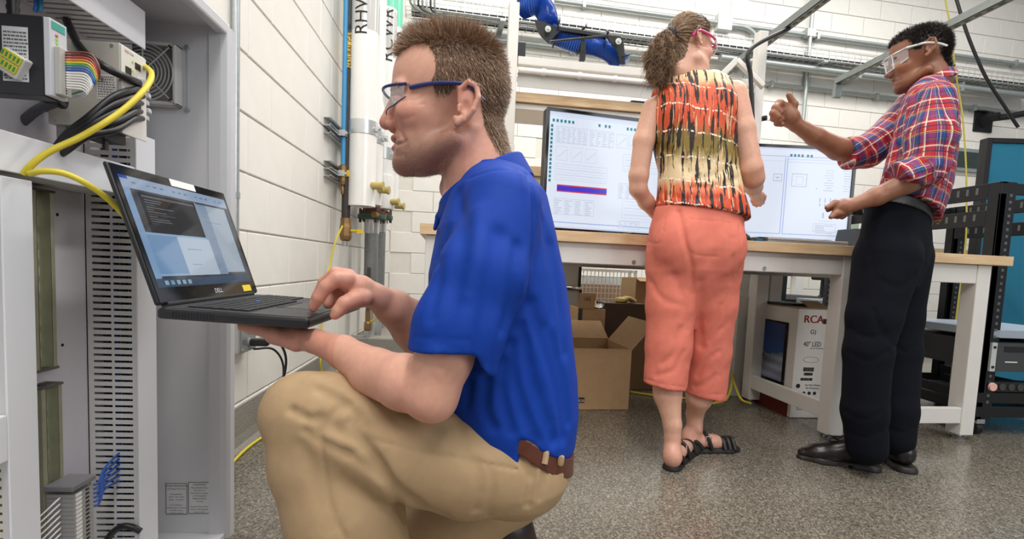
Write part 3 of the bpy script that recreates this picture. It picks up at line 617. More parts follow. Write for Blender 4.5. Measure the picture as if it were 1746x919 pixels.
MB().box((2.395, 3.28, 1.91), (2.445, 3.305, 2.0)).build('end_bracket', strutm, s2, bev=.004)
MB().tube(spline([(1.625, 3.35, 2.0), (1.61, 3.5, 2.0), (1.55, 3.62, 1.95), (1.5, 3.68, 1.85)]), .02, 10).build('bent_tail', strutm, s1, True)
# black plate with arm on the wall, far right
c = bw(1678, 204, .02); t = thing('wall_bracket', 'black square wall plate with a horizontal pipe arm at the right', 'bracket', BF.p(c[0], 0, c[2]))
MB().box((c[0]-.13, -.02, c[2]-.14), (c[0]+.13, 0, c[2]+.14), BF).build('plate', blackm, t, bev=.005)
MB().tube([BF.p(c[0], -.02, c[2]), BF.p(c[0]+.06, -.25, c[2]-.02), BF.p(c[0]+.3, -1.2, c[2])], .035, 12).build('arm', blackm, t, True)
MB().lathe([(.1, 0), (.05, .1), (.04, .16)], Fr(BF.p(c[0], -.02, c[2]), axes=(BF.R[:, 0], BF.R[:, 2], -BF.R[:, 1])), 4).build('gusset', blackm, t)
# loose hanging cables at right
tag(MB().tube(spline([at(1610, -10, 2.75), at(1623, 60, 2.75), at(1628, 115, 2.75), at(1640, 190, 2.75), at(1646, 260, 2.75), at(1648, 330, 2.75), at(1646, 420, 2.75), at(1630, 545, 2.75), at(1622, 640, 2.75), at(1615, 690, 2.75)]), .0042, 8).build('yellow_drop_cable', mat('olive_yellow', 'b3a63e', .5), None, True), 'yellow cable dropping behind the plaid shirt man to the floor', 'cable')
tag(MB().tube(spline([at(1628, -10, 3.0), at(1650, 60, 3.0), at(1680, 130, 3.0), at(1715, 185, 3.0), at(1736, 217, 3.0)]), .009, 8).build('black_drop_cable', black, None, True), 'black cable swooping down to the teal partition', 'cable')
# far bench and dark window strip glimpsed between monitor and plaid shirt
t = thing('far_bench', 'far workbench with a wooden top glimpsed past the right monitor', 'bench', (3.4, 4.3, 0))
MB().box((2.6, 3.9, .93), (4.8, 4.5, .98)).build('top', mat('maple', 'd3b48c', .4, noise=.1, nscale=8, stretch=(1, 8, 8)), t)
MB().box((2.6, 3.92, .85), (4.8, 3.97, .93)).build('apron', wh, t)
for x in (2.7, 3.7, 4.7):
    for y in (3.95, 4.4): MB().box((x-.035, y-.035, 0), (x+.035, y+.035, .85)).build('leg', wh, t)
t = thing('far_machine', 'pale green bench machine on the far workbench', 'machine', (2.95, 4.2, .98))
MB().box((2.7, 4.0, .98), (3.25, 4.4, 1.18)).build('body', mat('pale_green', 'aebfae', .5), t, bev=.02)
MB().box((2.72, 4.0, 1.18), (3.2, 4.38, 1.35)).build('hood', mat('smoke_grey', 'c9c6bd', .4), t, bev=.02)
MB().box((2.75, 3.985, 1.02), (3.2, 4.0, 1.06)).build('stripe', mat('dark_green', '5c7766', .5), t)
c = bw(1640, 275, .0); t = thing('wall_panel', 'dark glass panel in a pale frame on the back wall behind the plaid shirt', 'panel', BF.p(c[0], 0, c[2]))
MB().box((c[0]-.9, -.04, c[2]-.12), (c[0]+.5, 0, c[2]+.14), BF).build('frame', gal, t)
MB().box((c[0]-.86, -.045, c[2]-.08), (c[0]+.46, -.02, c[2]+.1), BF).build('glass', mat('dark_glass', '33413f', .15), t)
# ================================================================== WORKBENCHES
def wood_mat(name, c1, c2, sc=(3, 22, 22)):
    m = bpy.data.materials.new(name); m.use_nodes = True; nt = m.node_tree; b = nt.nodes['Principled BSDF']
    tc = nt.nodes.new('ShaderNodeTexCoord'); mp = nt.nodes.new('ShaderNodeMapping'); mp.inputs['Scale'].default_value = sc; nt.links.new(tc.outputs['Object'], mp.inputs[0])
    n = nt.nodes.new('ShaderNodeTexNoise'); n.inputs['Scale'].default_value = 2.2; n.inputs['Detail'].default_value = 6; nt.links.new(mp.outputs[0], n.inputs['Vector'])
    r = nt.nodes.new('ShaderNodeValToRGB'); r.color_ramp.elements[0].position = .3; r.color_ramp.elements[0].color = lin(c1); r.color_ramp.elements[1].position = .7; r.color_ramp.elements[1].color = lin(c2)
    nt.links.new(n.outputs[0], r.inputs[0]); nt.links.new(r.outputs[0], b.inputs['Base Color']); b.inputs['Roughness'].default_value = .38
    return m
maple = wood_mat('maple_butcher_block', 'c9a67c', 'e0c49d')
NF = Fr((1.524, 1.943, 0), 3)                           # front corner of the middle leg; x along the bench, y to the back
legm = mat('bench_white', 'dedbd5', .32, noise=.02)
def staves(t, x0, x1, y0, y1, z0, z1, n, fr=NF):        # butcher block strips glued side by side
    w = (y1-y0)/n
    for k in range(n): MB().box((x0, y0+k*w, z0), (x1, y0+(k+1)*w-.0004, z1), fr).build('stave', maple, t, bev=.0015)
def leg(t, x, y, w=.068, z=.78):
    l = MB().box((x, y, .022), (x+w, y+w, z), NF).build('leg', legm, t, bev=.004)
    MB().lathe([(.022, 0), (.024, .006), (.012, .01), (.012, .024)], Fr(NF.p(x+w/2, y+w/2, 0)), 14).build('foot', steel, l, True)
A = thing('workbench', 'long white workbench with maple top carrying the two monitors', 'bench', NF.p(-.8, .3, 0))
staves(A, -1.72, .052, -.02, .70, .78, .82, 6)
for x in (-1.70, 0):
    for y in (0, .56): leg(A, x, y)
MB().box((-1.632, .004, .70), (.0, .03, .78), NF).build('apron', legm, A, bev=.003)
MB().box((-1.632, .6, .70), (.0, .625, .78), NF).build('apron', legm, A, bev=.003)
for x in (-1.70, 0):
    MB().box((x+.004, .068, .085), (x+.03, .56, .155), NF).build('side_stretcher', legm, A, bev=.003)
    MB().box((x+.004, .068, .71), (x+.03, .56, .78), NF).build('side_apron', legm, A, bev=.003)
MB().box((-1.632, .3, .688), (0, .34, .70), NF).build('cable_channel', steel, A)
for x in (-1.45, -.9, -.35): MB().cyl(NF.p(x, .001, .715), NF.p(x, .006, .715), .008, 10).build('bolt', steel, A)
B = thing('workbench', 'short white workbench with maple top at the right end beside the rack', 'bench', NF.p(.42, .3, 0))
staves(B, .056, .785, -.02, .70, .772, .812, 6)
for x in (.075, .64):
    for y in (0, .56): leg(B, x, y, z=.772)
MB().box((.143, .004, .69), (.64, .03, .772), NF).build('apron', legm, B, bev=.003)
MB().box((.143, .004, .075), (.64, .03, .145), NF).build('front_stretcher', legm, B, bev=.003)
MB().box((.143, .6, .69), (.64, .625, .772), NF).build('apron', legm, B, bev=.003)
# upright frame with shelves behind the bench
F = thing('shelf_frame', 'white upright frame with wooden shelves and light rail above the bench', 'shelf unit', NF.p(-.6, .8, 0))
for x in (-1.355, .0):
    MB().box((x, .715, 0), (x+.06, .775, 1.3), NF).build('post', legm, F, bev=.004)
    MB().box((x+.004, .719, 1.3), (x+.056, .771, 1.998), NF).build('post_extension', legm, F, bev=.004)
def shelf(z, y0, y1, name='shelf'):
    MB().box((-1.41, y0, z-.05), (.08, y1, z), NF).build(name, wood_mat('maple_shelf', 'bd9a70', 'dcc09a'), F, bev=.003)
    MB().box((-1.36, y0+.02, z-.08), (.05, y1, z-.052), NF).build('shelf_support', legm, F)
shelf(1.585, .785, 1.08); shelf(1.21, .785, 1.08)
MB().box((-1.295, .725, 1.70), (.0, .765, 1.74), NF).build('cross_beam', legm, F, bev=.003)
gl = mat('light_diffuser', 'f4f4f2', .3)
for k, (z, y) in enumerate(((1.675, .735), (1.65, .79))):
    tb = MB().cyl(NF.p(-1.29, y, z), NF.p(.0, y, z), .014, 14).build('light_tube', gl, F, True)
    for x in (-1.17, -.98, -.79, -.6, -.41, -.22): MB().cyl(NF.p(x, y, z), NF.p(x+.02, y, z), .018, 14).build('tube_clip', gl, tb, True)
MB().box((-1.29, .755, 1.60), (-.0, .76, 1.67), NF).build('reflector', mat('reflector_grey', 'c9c7c2', .3), F)
bpl = MB().prism([(-1.49, 1.42), (-1.36, 1.42), (-1.36, 1.54), (-1.43, 1.54), (-1.43, 1.69), (-1.49, 1.69)], .735, .745, NF).build('black_side_plate', blackm, F)
MB().cyl(NF.p(-1.385, .69, 1.5), NF.p(-1.385, .74, 1.5), .012, 8).build('wing_nut', zn, bpl)
MB().box((-1.295, .755, 1.74), (-1.255, .767, 1.82), NF).build('black_side_plate', blackm, F)
MB().prism([(-1.44, 1.69), (-1.375, 1.55), (-1.355, 1.55), (-1.355, 1.75), (-1.41, 1.80)], .75, .76, NF).build('white_gusset', legm, F)
MB().bar(NF.p(-.22, .70, 1.72), NF.p(-.14, .68, 1.81), .045, .03).build('lamp_arm', legm, F, bev=.004)
MB().bar(NF.p(-.14, .68, 1.81), NF.p(-.015, .62, 1.665), .05, .022).build('lamp_arm', legm, F, bev=.004)
MB().cyl(NF.p(.06, .73, 1.54), NF.p(.075, .71, 1.54), .014, 10).build('black_knob', black, F, True)
tag(MB().box((-.66, .80, 1.587), (-.48, .88, 1.60), NF).build('binder', mat('navy_cover', '1d2c5c', .4), None, bev=.003), 'flat navy blue binder lying on the upper wooden shelf', 'binder')
tag(MB().box((-.84, .80, 1.212), (-.68, .93, 1.36), NF).build('parts_bin', mat('navy_bin', '24406f', .4), None, bev=.006), 'dark blue bin on the lower shelf above the left monitor', 'bin')
tag(MB().tube(spline([np.array([1.625, 2.62, 1.998]), at(1279, 85, 2.5), at(1280, 130, 2.52), at(1283, 200, 2.55), at(1284, 260, 2.6)]), .011, 8).build('black_cable_drop', black, None, True), 'thick black cable hanging beside the right post of the shelf frame', 'cable')
# ------------------------------------------------------------------ fume extraction arm
H = lambda px, py, D=2.86: at(px, py, D)
t = thing('fume_arm', 'blue corrugated fume extraction arm with black joints above the monitors', 'extraction arm', H(905, 40))
hb = mat('blue_hose', '1c4fae', .3, noise=.1, coat=.3)
def hose(path, r):
    P = spline(path, 26); R = [r*(1+.07*math.sin(i*2.1)) for i in range(len(P))]
    return MB().tube(P, R, 20)
hose([H(893, 12, 2.9), H(905, 8), H(920, 8), H(930, 20), H(934, 35), H(935, 45)], .058).build('hose', hb, t, True)
hose([H(938, 55), H(955, 64), H(985, 75), H(1010, 78), H(1030, 84), H(1048, 96), H(1060, 112)], .052).build('hose', hb, t, True)
def plate(pts, D, th, name, m=blackm, parent=None, bev=0):
    a = H(*pts[0], D); fr = Fr(a, BY); q = [fr.inv(onplane(x, y, a, BF.R[:, 1])) for x, y in pts]
    return MB().prism([(p[0], p[2]) for p in q], 0, th, fr).build(name, m, parent or t, bev=bev)
j = plate([(912, 33), (952, 46), (957, 51), (937, 70), (937, 74), (924, 62), (917, 52)], 2.74, .012, 'joint_plate')
k = plate([(1034, 60), (1058, 62), (1064, 75), (1066, 109), (1060, 109), (1052, 84), (1040, 70)], 2.74, .012, 'joint_plate')
plate([(950, 45), (1036, 59), (1036, 64), (952, 51)], 2.76, .03, 'arm_rail')
for (px, py, pp) in ((934, 50, j), (1054, 71, k)):
    c = H(px, py, 2.735); MB().cyl(c, c-BF.R[:, 1]*.008, .016, 20).build('washer', mat('pale_washer', 'cfd8cf', .4), pp, True); MB().cyl(c-BF.R[:, 1]*.008, c-BF.R[:, 1]*.016, .008, 12).build('bolt', steel, pp)
MB().cyl(H(938, 71, 2.7), H(1034, 61, 2.72), .007, 10).build('gas_spring', mat('dark_rod', '35373a', .3, .5), t, True)
plate([(883, 0), (900, -6), (900, 12), (882, 15)], 2.84, .03, 'wall_socket')
for px, py, D in ((948, 62, 2.8), (990, 74, 2.8), (1028, 77, 2.8), (1052, 99, 2.8)):
    c = H(px, py, 2.86); MB().tube([c+.06*(math.cos(a)*np.array([.25, 0, 1])+math.sin(a)*np.array([0, -1., 0])) for a in np.linspace(0, 2*math.pi, 20)[:-1]], .005, 6, closed=True).build('cable_tie', black, t, True)
for px, py, qx, qy in ((950, 42, 954, 30), (993, 50, 1000, 42), (1036, 58, 1034, 52), (1060, 97, 1076, 91)):
    MB().tube(spline([H(px, py, 2.74), H((px+qx)/2+2, (py+qy)/2, 2.72), H(qx, qy, 2.74)]), .006, 6).build('tie_tail', black, t, True)
MB().box((-.0, 0, 0), (.03, .03, .1), Fr(at(989, 101, 2.8))).build('hanger', blackm, t)
# ------------------------------------------------------------------ monitors
def cquads(name, quads, m, parent):                      # flat print: one mesh of coloured quads
    v = []; f = []; c = []
    for q, col in quads:
        n = len(v); v += [tuple(map(float, p)) for p in q]; f.append((n, n+1, n+2, n+3)); c += [lin(col)]*4
    V = np.array(v); ce = (V.min(0)+V.max(0))/2
    me = bpy.data.meshes.new(name); me.from_pydata([tuple(p) for p in V-ce], [], f)
    a = me.attributes.new('Col', 'FLOAT_COLOR', 'POINT'); a.data.foreach_set('color', np.array(c, 'f').ravel())
    me.materials.append(m); o = bpy.data.objects.new(name, me); COL.objects.link(o)
    o.parent = parent; o.location = Vector(ce)-wloc(parent); return o
scr_on = mat('lit_screen_print', 'ffffff', .25, emit=.74, attr='Col')
scr_base = mat('lit_screen', 'e6efff', .2, emit=.72)
def rects_to_quads(fr, w, h, rects, y0=-.0006, dy=.0001):
    out = []
    for i, (u0, v0, u1, v1, c) in enumerate(rects):
        y = y0-dy*(i % 4)
        out.append(([fr.p(u0*w, y, h-v0*h), fr.p(u1*w, y, h-v0*h), fr.p(u1*w, y, h-v1*h), fr.p(u0*w, y, h-v1*h)], c))
    return out
def outline(r, u0, v0, u1, v1, c, t=.0016, a=1.75):
    r += [(u0, v0, u1, v0+t*a, c), (u0, v1-t*a, u1, v1, c), (u0, v0, u0+t, v1, c), (u1-t, v0, u1, v1, c)]
def ui_left():
    r = []; rr = random.Random(3)
    r += [(0, 0, 1, .022, 'd8e4fb'), (0, .03, 1, .034, 'cdd8f2')]
    for a, n in ((.02, 6), (.3, 1), (.34, 2), (.48, 22)):
        for k in range(n): r.append((a+k*.0235, .062, a+k*.0235+.014, .088, '2a9aa6')); r.append((a+k*.0235+.003, .068, a+k*.0235+.009, .080, '12606f'))
    for k in range(14): r.append((.012, .11+k*.036, .026, .135+k*.036, '2f95a5')); r.append((.016, .116+k*.036, .022, .128+k*.036, '145c6c'))
    g = 'b9c4de'; g2 = 'd3dcf0'
    for (u0, v0, u1, v1, nc) in ((.045, .12, .235, .26, 6), (.25, .12, .4, .26, 4), (.05, .74, .30, .88, 4), (.45, .56, .58, .70, 3), (.78, .55, .95, .7, 4), (.46, .90, .6, .97, 4)):
        outline(r, u0, v0, u1, v1, g)
        for k in range(1, nc): x = u0+(u1-u0)*k/nc; r.append((x, v0, x+.001, v1, g))
        y = v0+.015
        while y < v1-.01:
            for k in range(nc):
                x = u0+(u1-u0)*k/nc; r.append((x+.006, y, x+.006+(u1-u0)/nc*rr.uniform(.3, .75), y+.006, 'c2cae0'))
            y += .016
    for (u0, v0) in ((.42, .13), (.5, .13), (.6, .13), (.68, .13), (.05, .29), (.14, .29), (.23, .29)):
        outline(r, u0, v0, u0+.07, v0+.12, 'ccd4e6')
        for k in range(6): a = u0+.01+k*.009; r.append((a, v0+.09-.012*k, a+.008, v0+.094-.012*k, 'a9b3cd'))
    for (u0, v0, u1, v1) in ((.05, .44, .37, .58), (.47, .30, .76, .45), (.48, .72, .86, .9), (.78, .30, .97, .50)):
        outline(r, u0, v0, u1, v1, 'c3cde4')
        for k in range(1, 6): y = v0+(v1-v0)*k/6; r.append((u0+.01, y, u1-.01, y+.003, g2 if k % 2 else 'b4c0e2'))
    r += [(.065, .62, .375, .63, 'e0352f'), (.065, .63, .375, .672, '3b33d6'), (.065, .672, .375, .682, 'e0352f')]
    r += [(.79, .20, .86, .235, '4a4fe0'), (.79, .515, .85, .55, '4a4fe0'), (0, .945, 1, .952, '8fb0ea'), (0, .985, 1, 1, 'd0dcf4')]
    return r
def ui_right():
    r = []; b = '9bb4ea'
    r += [(0, .085, 1, .092, 'aebfe8'), (.0, .0, 1, .02, 'd9e5fb')]
    for k in range(6): r.append((.56+k*.026+(.012 if k > 3 else 0), .062, .56+k*.026+.016+(.012 if k > 3 else 0), .09, '1f7fa3'))
    r += [(.528, .10, .533, .93, b), (.545, .10, .55, .93, b), (.55, .925, 1, .932, b), (0, .925, .53, .932, b), (.55, .115, 1, .12, 'c5d2ee'), (.55, .145, 1, .149, 'c5d2ee'), (0, .14, .53, .144, 'd0daf0')]
    outline(r, .585, .27, .69, .41, 'a9b2c8', .003); outline(r, .615, .3, .665, .385, 'bac3d8')
    outline(r, .455, .28, .515, .36, 'a3acc0', .003); r += [(.47, .315, .5, .322, '9aa3b8'), (.48, .335, .49, .34, '9aa3b8')]
    rr = random.Random(5)
    for cx in (.85, .97):
        for k in range(9):
            w = rr.uniform(.02, .055); y = .22+k*.027; r.append((cx-w*.8, y, cx+min(w*.7, .028), y+.005, rr.choice(['bcc4d6', 'a8b1c6', 'c9d1e2'])))
    for k in range(6):
        x = .79+k*.037; r += [(x, .52, x+.006, .57, 'b2bacd'), (x+.002, .585, x+.009, .61, 'a6afc4')]
    r += [(.87, .64, .97, .644, 'aab8dc'), (.82, .68, .83, .74, 'b6bed0'), (.80, .77, .9, .774, 'c6cee0')]
    outline(r, .76, .80, .92, .89, 'b9c1d4', .002)
    for k in range(4): r.append((.775, .82+k*.018, .775+rr.uniform(.05, .13), .825+k*.018, 'a9b2c8'))
    r += [(.78, .90, .9, .905, 'b0b9d6'), (.95, .88, .99, .885, 'b0b9d6'), (.76, .42, .764, .428, '333a55'), (0, .97, 1, .985, 'dbe6fa'), (.93, .95, .99, .956, '9aa8d0')]
    return r
def monitor(lab, pl, pr, zb, zt, rects):
    pl = np.asarray(pl); pr = np.asarray(pr); d = pr-pl; d[2] = 0; W = np.linalg.norm(d); x = d/W; y = np.array([-x[1], x[0], 0]); h = zt-zb
    fr = Fr((pl[0], pl[1], zb), axes=(x, y, (0, 0, 1)))
    t = thing('monitor', lab, 'monitor', fr.p(W/2, .03, .82-zb))
    MB().box((0, .004, 0), (W, .055, h), fr).build('housing', black, t, bev=.006)
    b = .014
    m = MB(); m.box((0, -.008, 0), (b, .004, h), fr).box((W-b, -.008, 0), (W, .004, h), fr).box((b, -.008, h-b), (W-b, .004, h), fr).box((b, -.008, 0), (W-b, .004, b*1.4), fr); m.build('bezel', mat('gloss_black', '101114', .15), t)
    f2 = Fr(fr.p(b, .0015, b*1.4), axes=(x, y, (0, 0, 1))); w2, h2 = W-2*b, h-b*2.4
    s = MB().box((0, 0, 0), (w2, .002, h2), f2).build('screen', scr_base, t)
    cquads('screen_print', rects_to_quads(f2, w2, h2, rects), scr_on, s)
    MB().box((W/2-.05, .03, .825-zb), (W/2+.05, .06, .12), fr).build('stand_neck', black, t)
    MB().box((W/2-.2, -.04, .8205-zb), (W/2+.2, .17, .832-zb), fr).build('stand_base', black, t, bev=.004)
    return fr
mlf = monitor('left widescreen monitor showing tables and a red and blue bar', at(927, 300, 2.28), at(1200, 300, 2.48), .845, at(927, 185, 2.28)[2], ui_left())
mrf = monitor('right widescreen monitor showing a sparse schematic drawing', at(1203, 300, 2.52), at(1457, 300, 2.52), .85, at(1400, 251, 2.52)[2], ui_right())
# small things on the bench top
t = thing('paper_stack', 'curling white papers lying below the left monitor', 'papers', NF.p(-1.05, .1, .82))
for k in range(4):
    m = MB(); n = 9
    for i in range(n):
        for j_ in (0, 1):
            u = i/(n-1); m.v.append(tuple(NF.p(-1.16+.02*k+.24*u, .06+.01*k+.16*j_, .8215+.002*k+.018*max(0, u-.6)**1.2*(1+.3*k))))
    m.f += [(2*i, 2*i+2, 2*i+3, 2*i+1) for i in range(n-1)]; m.build('sheet', mat('paper', 'f0f0ee', .7), t)
t = thing('computer_mouse', 'dark computer mouse on the bench beside the coral trousers', 'mouse', NF.p(-.42, .06, .82))
MB().lathe([(.028, 0), (.036, .006), (.036, .015), (.028, .028), (.014, .036), (.004, .038)], Fr(NF.p(-.41, .08, .82), axes=(NF.R[:, 0]*1, NF.R[:, 1], (0, 0, 1))), 20).build('shell', mat('dark_mouse', '2d3236', .35), t, True)
MB().cyl(NF.p(-.415, .055, .848), NF.p(-.405, .055, .848), .006, 10).build('wheel', black, t)
t = thing('closed_laptop', 'thin closed grey laptop lying under papers before the right monitor', 'laptop', NF.p(-.12, .12, .82))
MB().box((-.33, .02, .822), (.03, .24, .832), NF).build('base', mat('laptop_grey', '9aa0a6', .35, .5), t, bev=.003)
MB().box((-.33, .02, .833), (.03, .24, .840), NF).build('lid', mat('laptop_silver', 'b9bdc2', .3, .5), t, bev=.003)
for k in range(3): tag(MB().box((-.36+.03*k, .03+.01*k, .8405+.0018*k), (-.12+.05*k, .2, .842+.0018*k), NF).build('notebook', mat('notebook_%d' % k, ('8b9099', 'dfe3e8', 'a9b6c9')[k], .5)), ['bottom grey folder on the closed laptop', 'white booklet in the middle of the stack on the closed laptop', 'top pale blue booklet on the closed laptop'][k], 'booklet')
tag(MB().box((-.375, .03, .8205), (-.345, .05, .836), NF).build('usb_adapter', mat('teal_plug', '2a5a78', .4), bev=.003), 'tiny blue adapter on the bench beside the mouse', 'adapter')
t = thing('desk_phone', 'dark angular phone on the bench behind the plaid shirt man', 'phone', NF.p(.32, .4, .815))
MB().prism([(.33, .0), (.44, 0), (.44, .02), (.41, .12), (.35, .12)], .35, .5, Fr(NF.p(0, 0, .815), 3)).build('body', mat('phone_dark', '3a3d42', .4), t, bev=.004)
# ------------------------------------------------------------------ cartons and bins below the bench
kraft = mat('kraft_card', 'b5926a', .75, noise=.06, nscale=30); kraft2 = mat('kraft_card_dark', '8a6a4b', .8, noise=.06, nscale=30)
def carton(lab, lo, hi, fr, flaps=(), m=kraft, open_=True, th=.005, cat='box'):
    (x0, y0, z0), (x1, y1, z1) = lo, hi
    t = thing('carton', lab, cat, fr.p((x0+x1)/2, (y0+y1)/2, z0))
    MB().box((x0, y0, z0), (x1, y0+th, z1), fr).build('front_panel', m, t); MB().box((x0, y1-th, z0), (x1, y1, z1), fr).build('back_panel', m, t)
    MB().box((x0, y0+th, z0), (x0+th, y1-th, z1), fr).build('side_panel', m, t); MB().box((x1-th, y0+th, z0), (x1, y1-th, z1), fr).build('side_panel', m, t)
    MB().box((x0+th, y0+th, z0), (x1-th, y1-th, z0+th), fr).build('bottom_panel', m, t)
    if not open_: MB().box((x0, y0, z1), (x1, y1, z1+th), fr).build('lid', m, t)
    for (e, L, ang) in flaps:                             # edge, flap length, degrees above horizontal outward
        a = math.radians(ang); c, s = math.cos(a)*L, math.sin(a)*L
        if e == 'r': q = [(x1, y0, z1), (x1, y1, z1), (x1+c, y1, z1+s), (x1+c, y0, z1+s)]
        if e == 'l': q = [(x0, y0, z1), (x0, y1, z1), (x0-c, y1, z1+s), (x0-c, y0, z1+s)]
        if e == 'b': q = [(x0, y1, z1), (x1, y1, z1), (x1, y1+c, z1+s), (x0, y1+c, z1+s)]
        if e == 'f': q = [(x0, y0, z1), (x1, y0, z1), (x1, y0-c, z1+s), (x0, y0-c, z1+s)]
        Q = [fr.p(v) for v in q]; n = nrm(np.cross(Q[1]-Q[0], Q[2]-Q[0]))*.004
        MB().add([*Q, *[p+n for p in Q]], [(0, 1, 2, 3), (7, 6, 5, 4), (0, 4, 5, 1), (1, 5, 6, 2), (2, 6, 7, 3), (3, 7, 4, 0)]).build('flap', m, t)
    return t
KF = Fr(onax(1071, 699, 2, 0), 4)
t = carton('large open kraft carton on the floor behind the kneeling man', (-.46, 0, .002), (0, .34, .30), KF, (('r', .17, 50), ('b', .17, 28), ('l', .17, 30)))
MB().box((-.40, -.001, .035), (-.225, 0, .062), KF).build('dark_label', mat('dark_print', '2b2a27', .6), t)
text('office', .026, KF.p(-.255, -.0016, .048), KF.R[:, 0], (0, 0, 1), mat('label_white', 'd8d2c4', .6), t)
def kl(px, py, y): return KF.inv(onplane(px, py, KF.p(0, y, 0), KF.R[:, 1]))
def krect(x0, y0, x1, y1, y):                            # local x and z ranges of something seen at that distance
    a, b = kl(x0, y0, y), kl(x1, y1, y); return a[0], b[0], b[2], a[2]
x0, x1, _, z1 = krect(1072, 566, 1150, 670, .40)
carton('big dark kraft carton standing behind the open carton', (x0, .40, .002), (x1, .78, z1), KF, (), kraft2, open_=False)
x0, x1, zb, zt = krect(975, 553, 1078, 600, .50)
carton('support carton under the kraft cartons marked 1A5', (x0, .50, .002), (x1, .86, zb+.0), KF, (), kraft2, open_=False)
ZS = zb+.006
x0, x1, _, zt = krect(986, 525, 1012, 553, .52)
t = carton('kraft carton marked 1A5 on the pile behind the open carton', (x0, .52, ZS), (x1, .70, zt), KF, (('f', .09, 82),))
p = kl(1001, 510, .505); text('1A5', .034, KF.p(p[0], .50, p[2]), KF.R[:, 0], (0, 0, 1), ink, t, squash=.8)
MB().tube(spline([KF.p(x0+.035, .5185, ZS+.03), KF.p(x0+.055, .5185, ZS+.022), KF.p(x0+.07, .5185, ZS+.04)]), .003, 6).build('arrow_print', ink, t)
MB().box((x0+.002, .517, ZS+.002), (x0+.026, .5195, zt-.004), KF).build('tape_strip', mat('dark_tape', '2c3238', .3), t)
x2, x3, _, zt2 = krect(1013, 527, 1031, 553, .53)
carton('small kraft carton beside the dark brown carton on the pile', (x2, .53, ZS), (x3, .68, zt2), KF, (('b', .09, 40),))
x4, x5, zb4, zt4 = krect(1028, 518, 1085, 553, .56)
carton('dark brown carton on the pile below the work glove', (x4+.012, .56, ZS), (x5+.06, .80, zt4), KF, (), mat('dark_card', '4a3527', .8), open_=False)
x6, x7, zb6, zt6 = krect(1085, 474, 1140, 517, .84)
carton('kraft carton with open flap at the right behind the coral trousers', (x6, .84, zt4-.04), (x7, 1.1, zt6), KF, (('f', .07, -15),))
carton('lower kraft carton under the carton behind the coral trousers', (x6-.01, .84, .002), (x7+.02, 1.12, zt4-.05), KF, (), kraft2, open_=False)
g0 = kl(1066, 513, .64); gx, gz = g0[0], zt4+.006
t = thing('work_glove', 'tan leather work glove lying on the cartons', 'glove', KF.p(gx, .64, gz))
m = MB(); tl = mat('tan_leather', 'b39a55', .7, noise=.2)
for k in range(4): MB().tube(spline([KF.p(gx-.03, .60+.02*k, gz+.012), KF.p(gx+.01, .60+.02*k, gz+.03), KF.p(gx+.05, .595+.022*k, gz+.012)]), .011, 8).build('finger', tl, t, True)
MB().lathe([(.03, 0), (.04, .01), (.036, .026), (.016, .034)], Fr(KF.p(gx-.03, .63, gz)), 14).build('palm', tl, t, True)
b0 = kl(1032, 521, .66); t = thing('plastic_wrap', 'crumpled grey plastic bag on the cartons', 'bag', KF.p(b0[0], .66, b0[2]))
m = MB(); rr = random.Random(8); n = 12
for i in range(n):
    for j_ in range(n): m.v.append(tuple(KF.p(b0[0]-.07+.13*i/(n-1), .57+.12*j_/(n-1), zt2+.004+.045*rr.random()*math.sin(math.pi*i/(n-1)))))
m.f += [(i*n+j_, (i+1)*n+j_, (i+1)*n+j_+1, i*n+j_+1) for i in range(n-1) for j_ in range(n-1)]; m.build('film', mat('grey_film', '9ea4a6', .2), t)
# grey stacking bins at left of the carton pile
gb = mat('bin_grey', 'b3aea6', .6); prev = None
for k, (ya, yb_) in enumerate(((559, 537), (535, 492), (489, 447))):
    xa, xb_, zb, zt = krect(930, yb_, 990, ya, .90)
    t = thing('stacking_bin', ['grey stacking bin at the bottom of the stack left of the cartons', 'grey stacking bin in the middle of the stack left of the cartons', 'grey stacking bin on top of the stack left of the cartons'][k], 'bin', KF.p(xa+.1, 1.0, zb))
    if k == 0: zlow = zb
    MB().box((xa, .905, zb), (xb_-.012, 1.15, zt), KF).build('shell', gb, t, bev=.006)
    MB().box((xb_-.016, .898, zb-.002), (xb_, .93, zt+.004), KF).build('side_rail', black, t)
    MB().box((xa, .896, zt-.004), (xb_-.012, 1.15, zt+.004), KF).build('rim', mat('bin_rim', '4d4a46', .6), t)
tag(MB().box((xa-.01, .905, 0), (xb_, 1.16, zlow-.004), KF).build('bin_pedestal', kraft2), 'brown box under the stack of grey bins', 'box')
# white wire basket cart
y = 1.35; cr = mat('cream_wire', 'e6e0cf', .4)
xa, xb_, zb, zt = krect(985, 457, 1069, 524, y); xc = kl(1082, 470, y)[0]
t = thing('wire_cart', 'cream wire basket cart standing behind the carton pile', 'cart', KF.p((xa+xc)/2, y, 0))
for x in (xa, xb_, xc): MB().box((x, y, 0), (x+.02, y+.02, zt), KF).build('upright', cr, t)
MB().box((xa, y, zt-.02), (xc+.02, y+.02, zt), KF).build('top_rail', cr, t)
m = MB(); nx = 13
for k in range(nx): x = xa+.02+(xb_-xa-.02)*k/nx; m.bar(KF.p(x, y+.01, zb-.1), KF.p(x, y+.01, zt), .005, .005, (1, 0, 0))
m.build('vertical_wire', cr, t, kind='stuff')
m = MB()
for k in range(9): z = zb-.1+(zt-zb+.08)*k/9; m.bar(KF.p(xa, y+.012, z), KF.p(xb_, y+.012, z), .005, .005)
m.build('cross_wire', cr, t, kind='stuff')
for x in (xa, xc): MB().cyl(KF.p(x, y+.01, .03), KF.p(x+.025, y+.01, .03), .03, 14).build('caster', black, t)
x8, x9, zb8, zt8 = krect(992, 484, 1060, 520, 1.6)
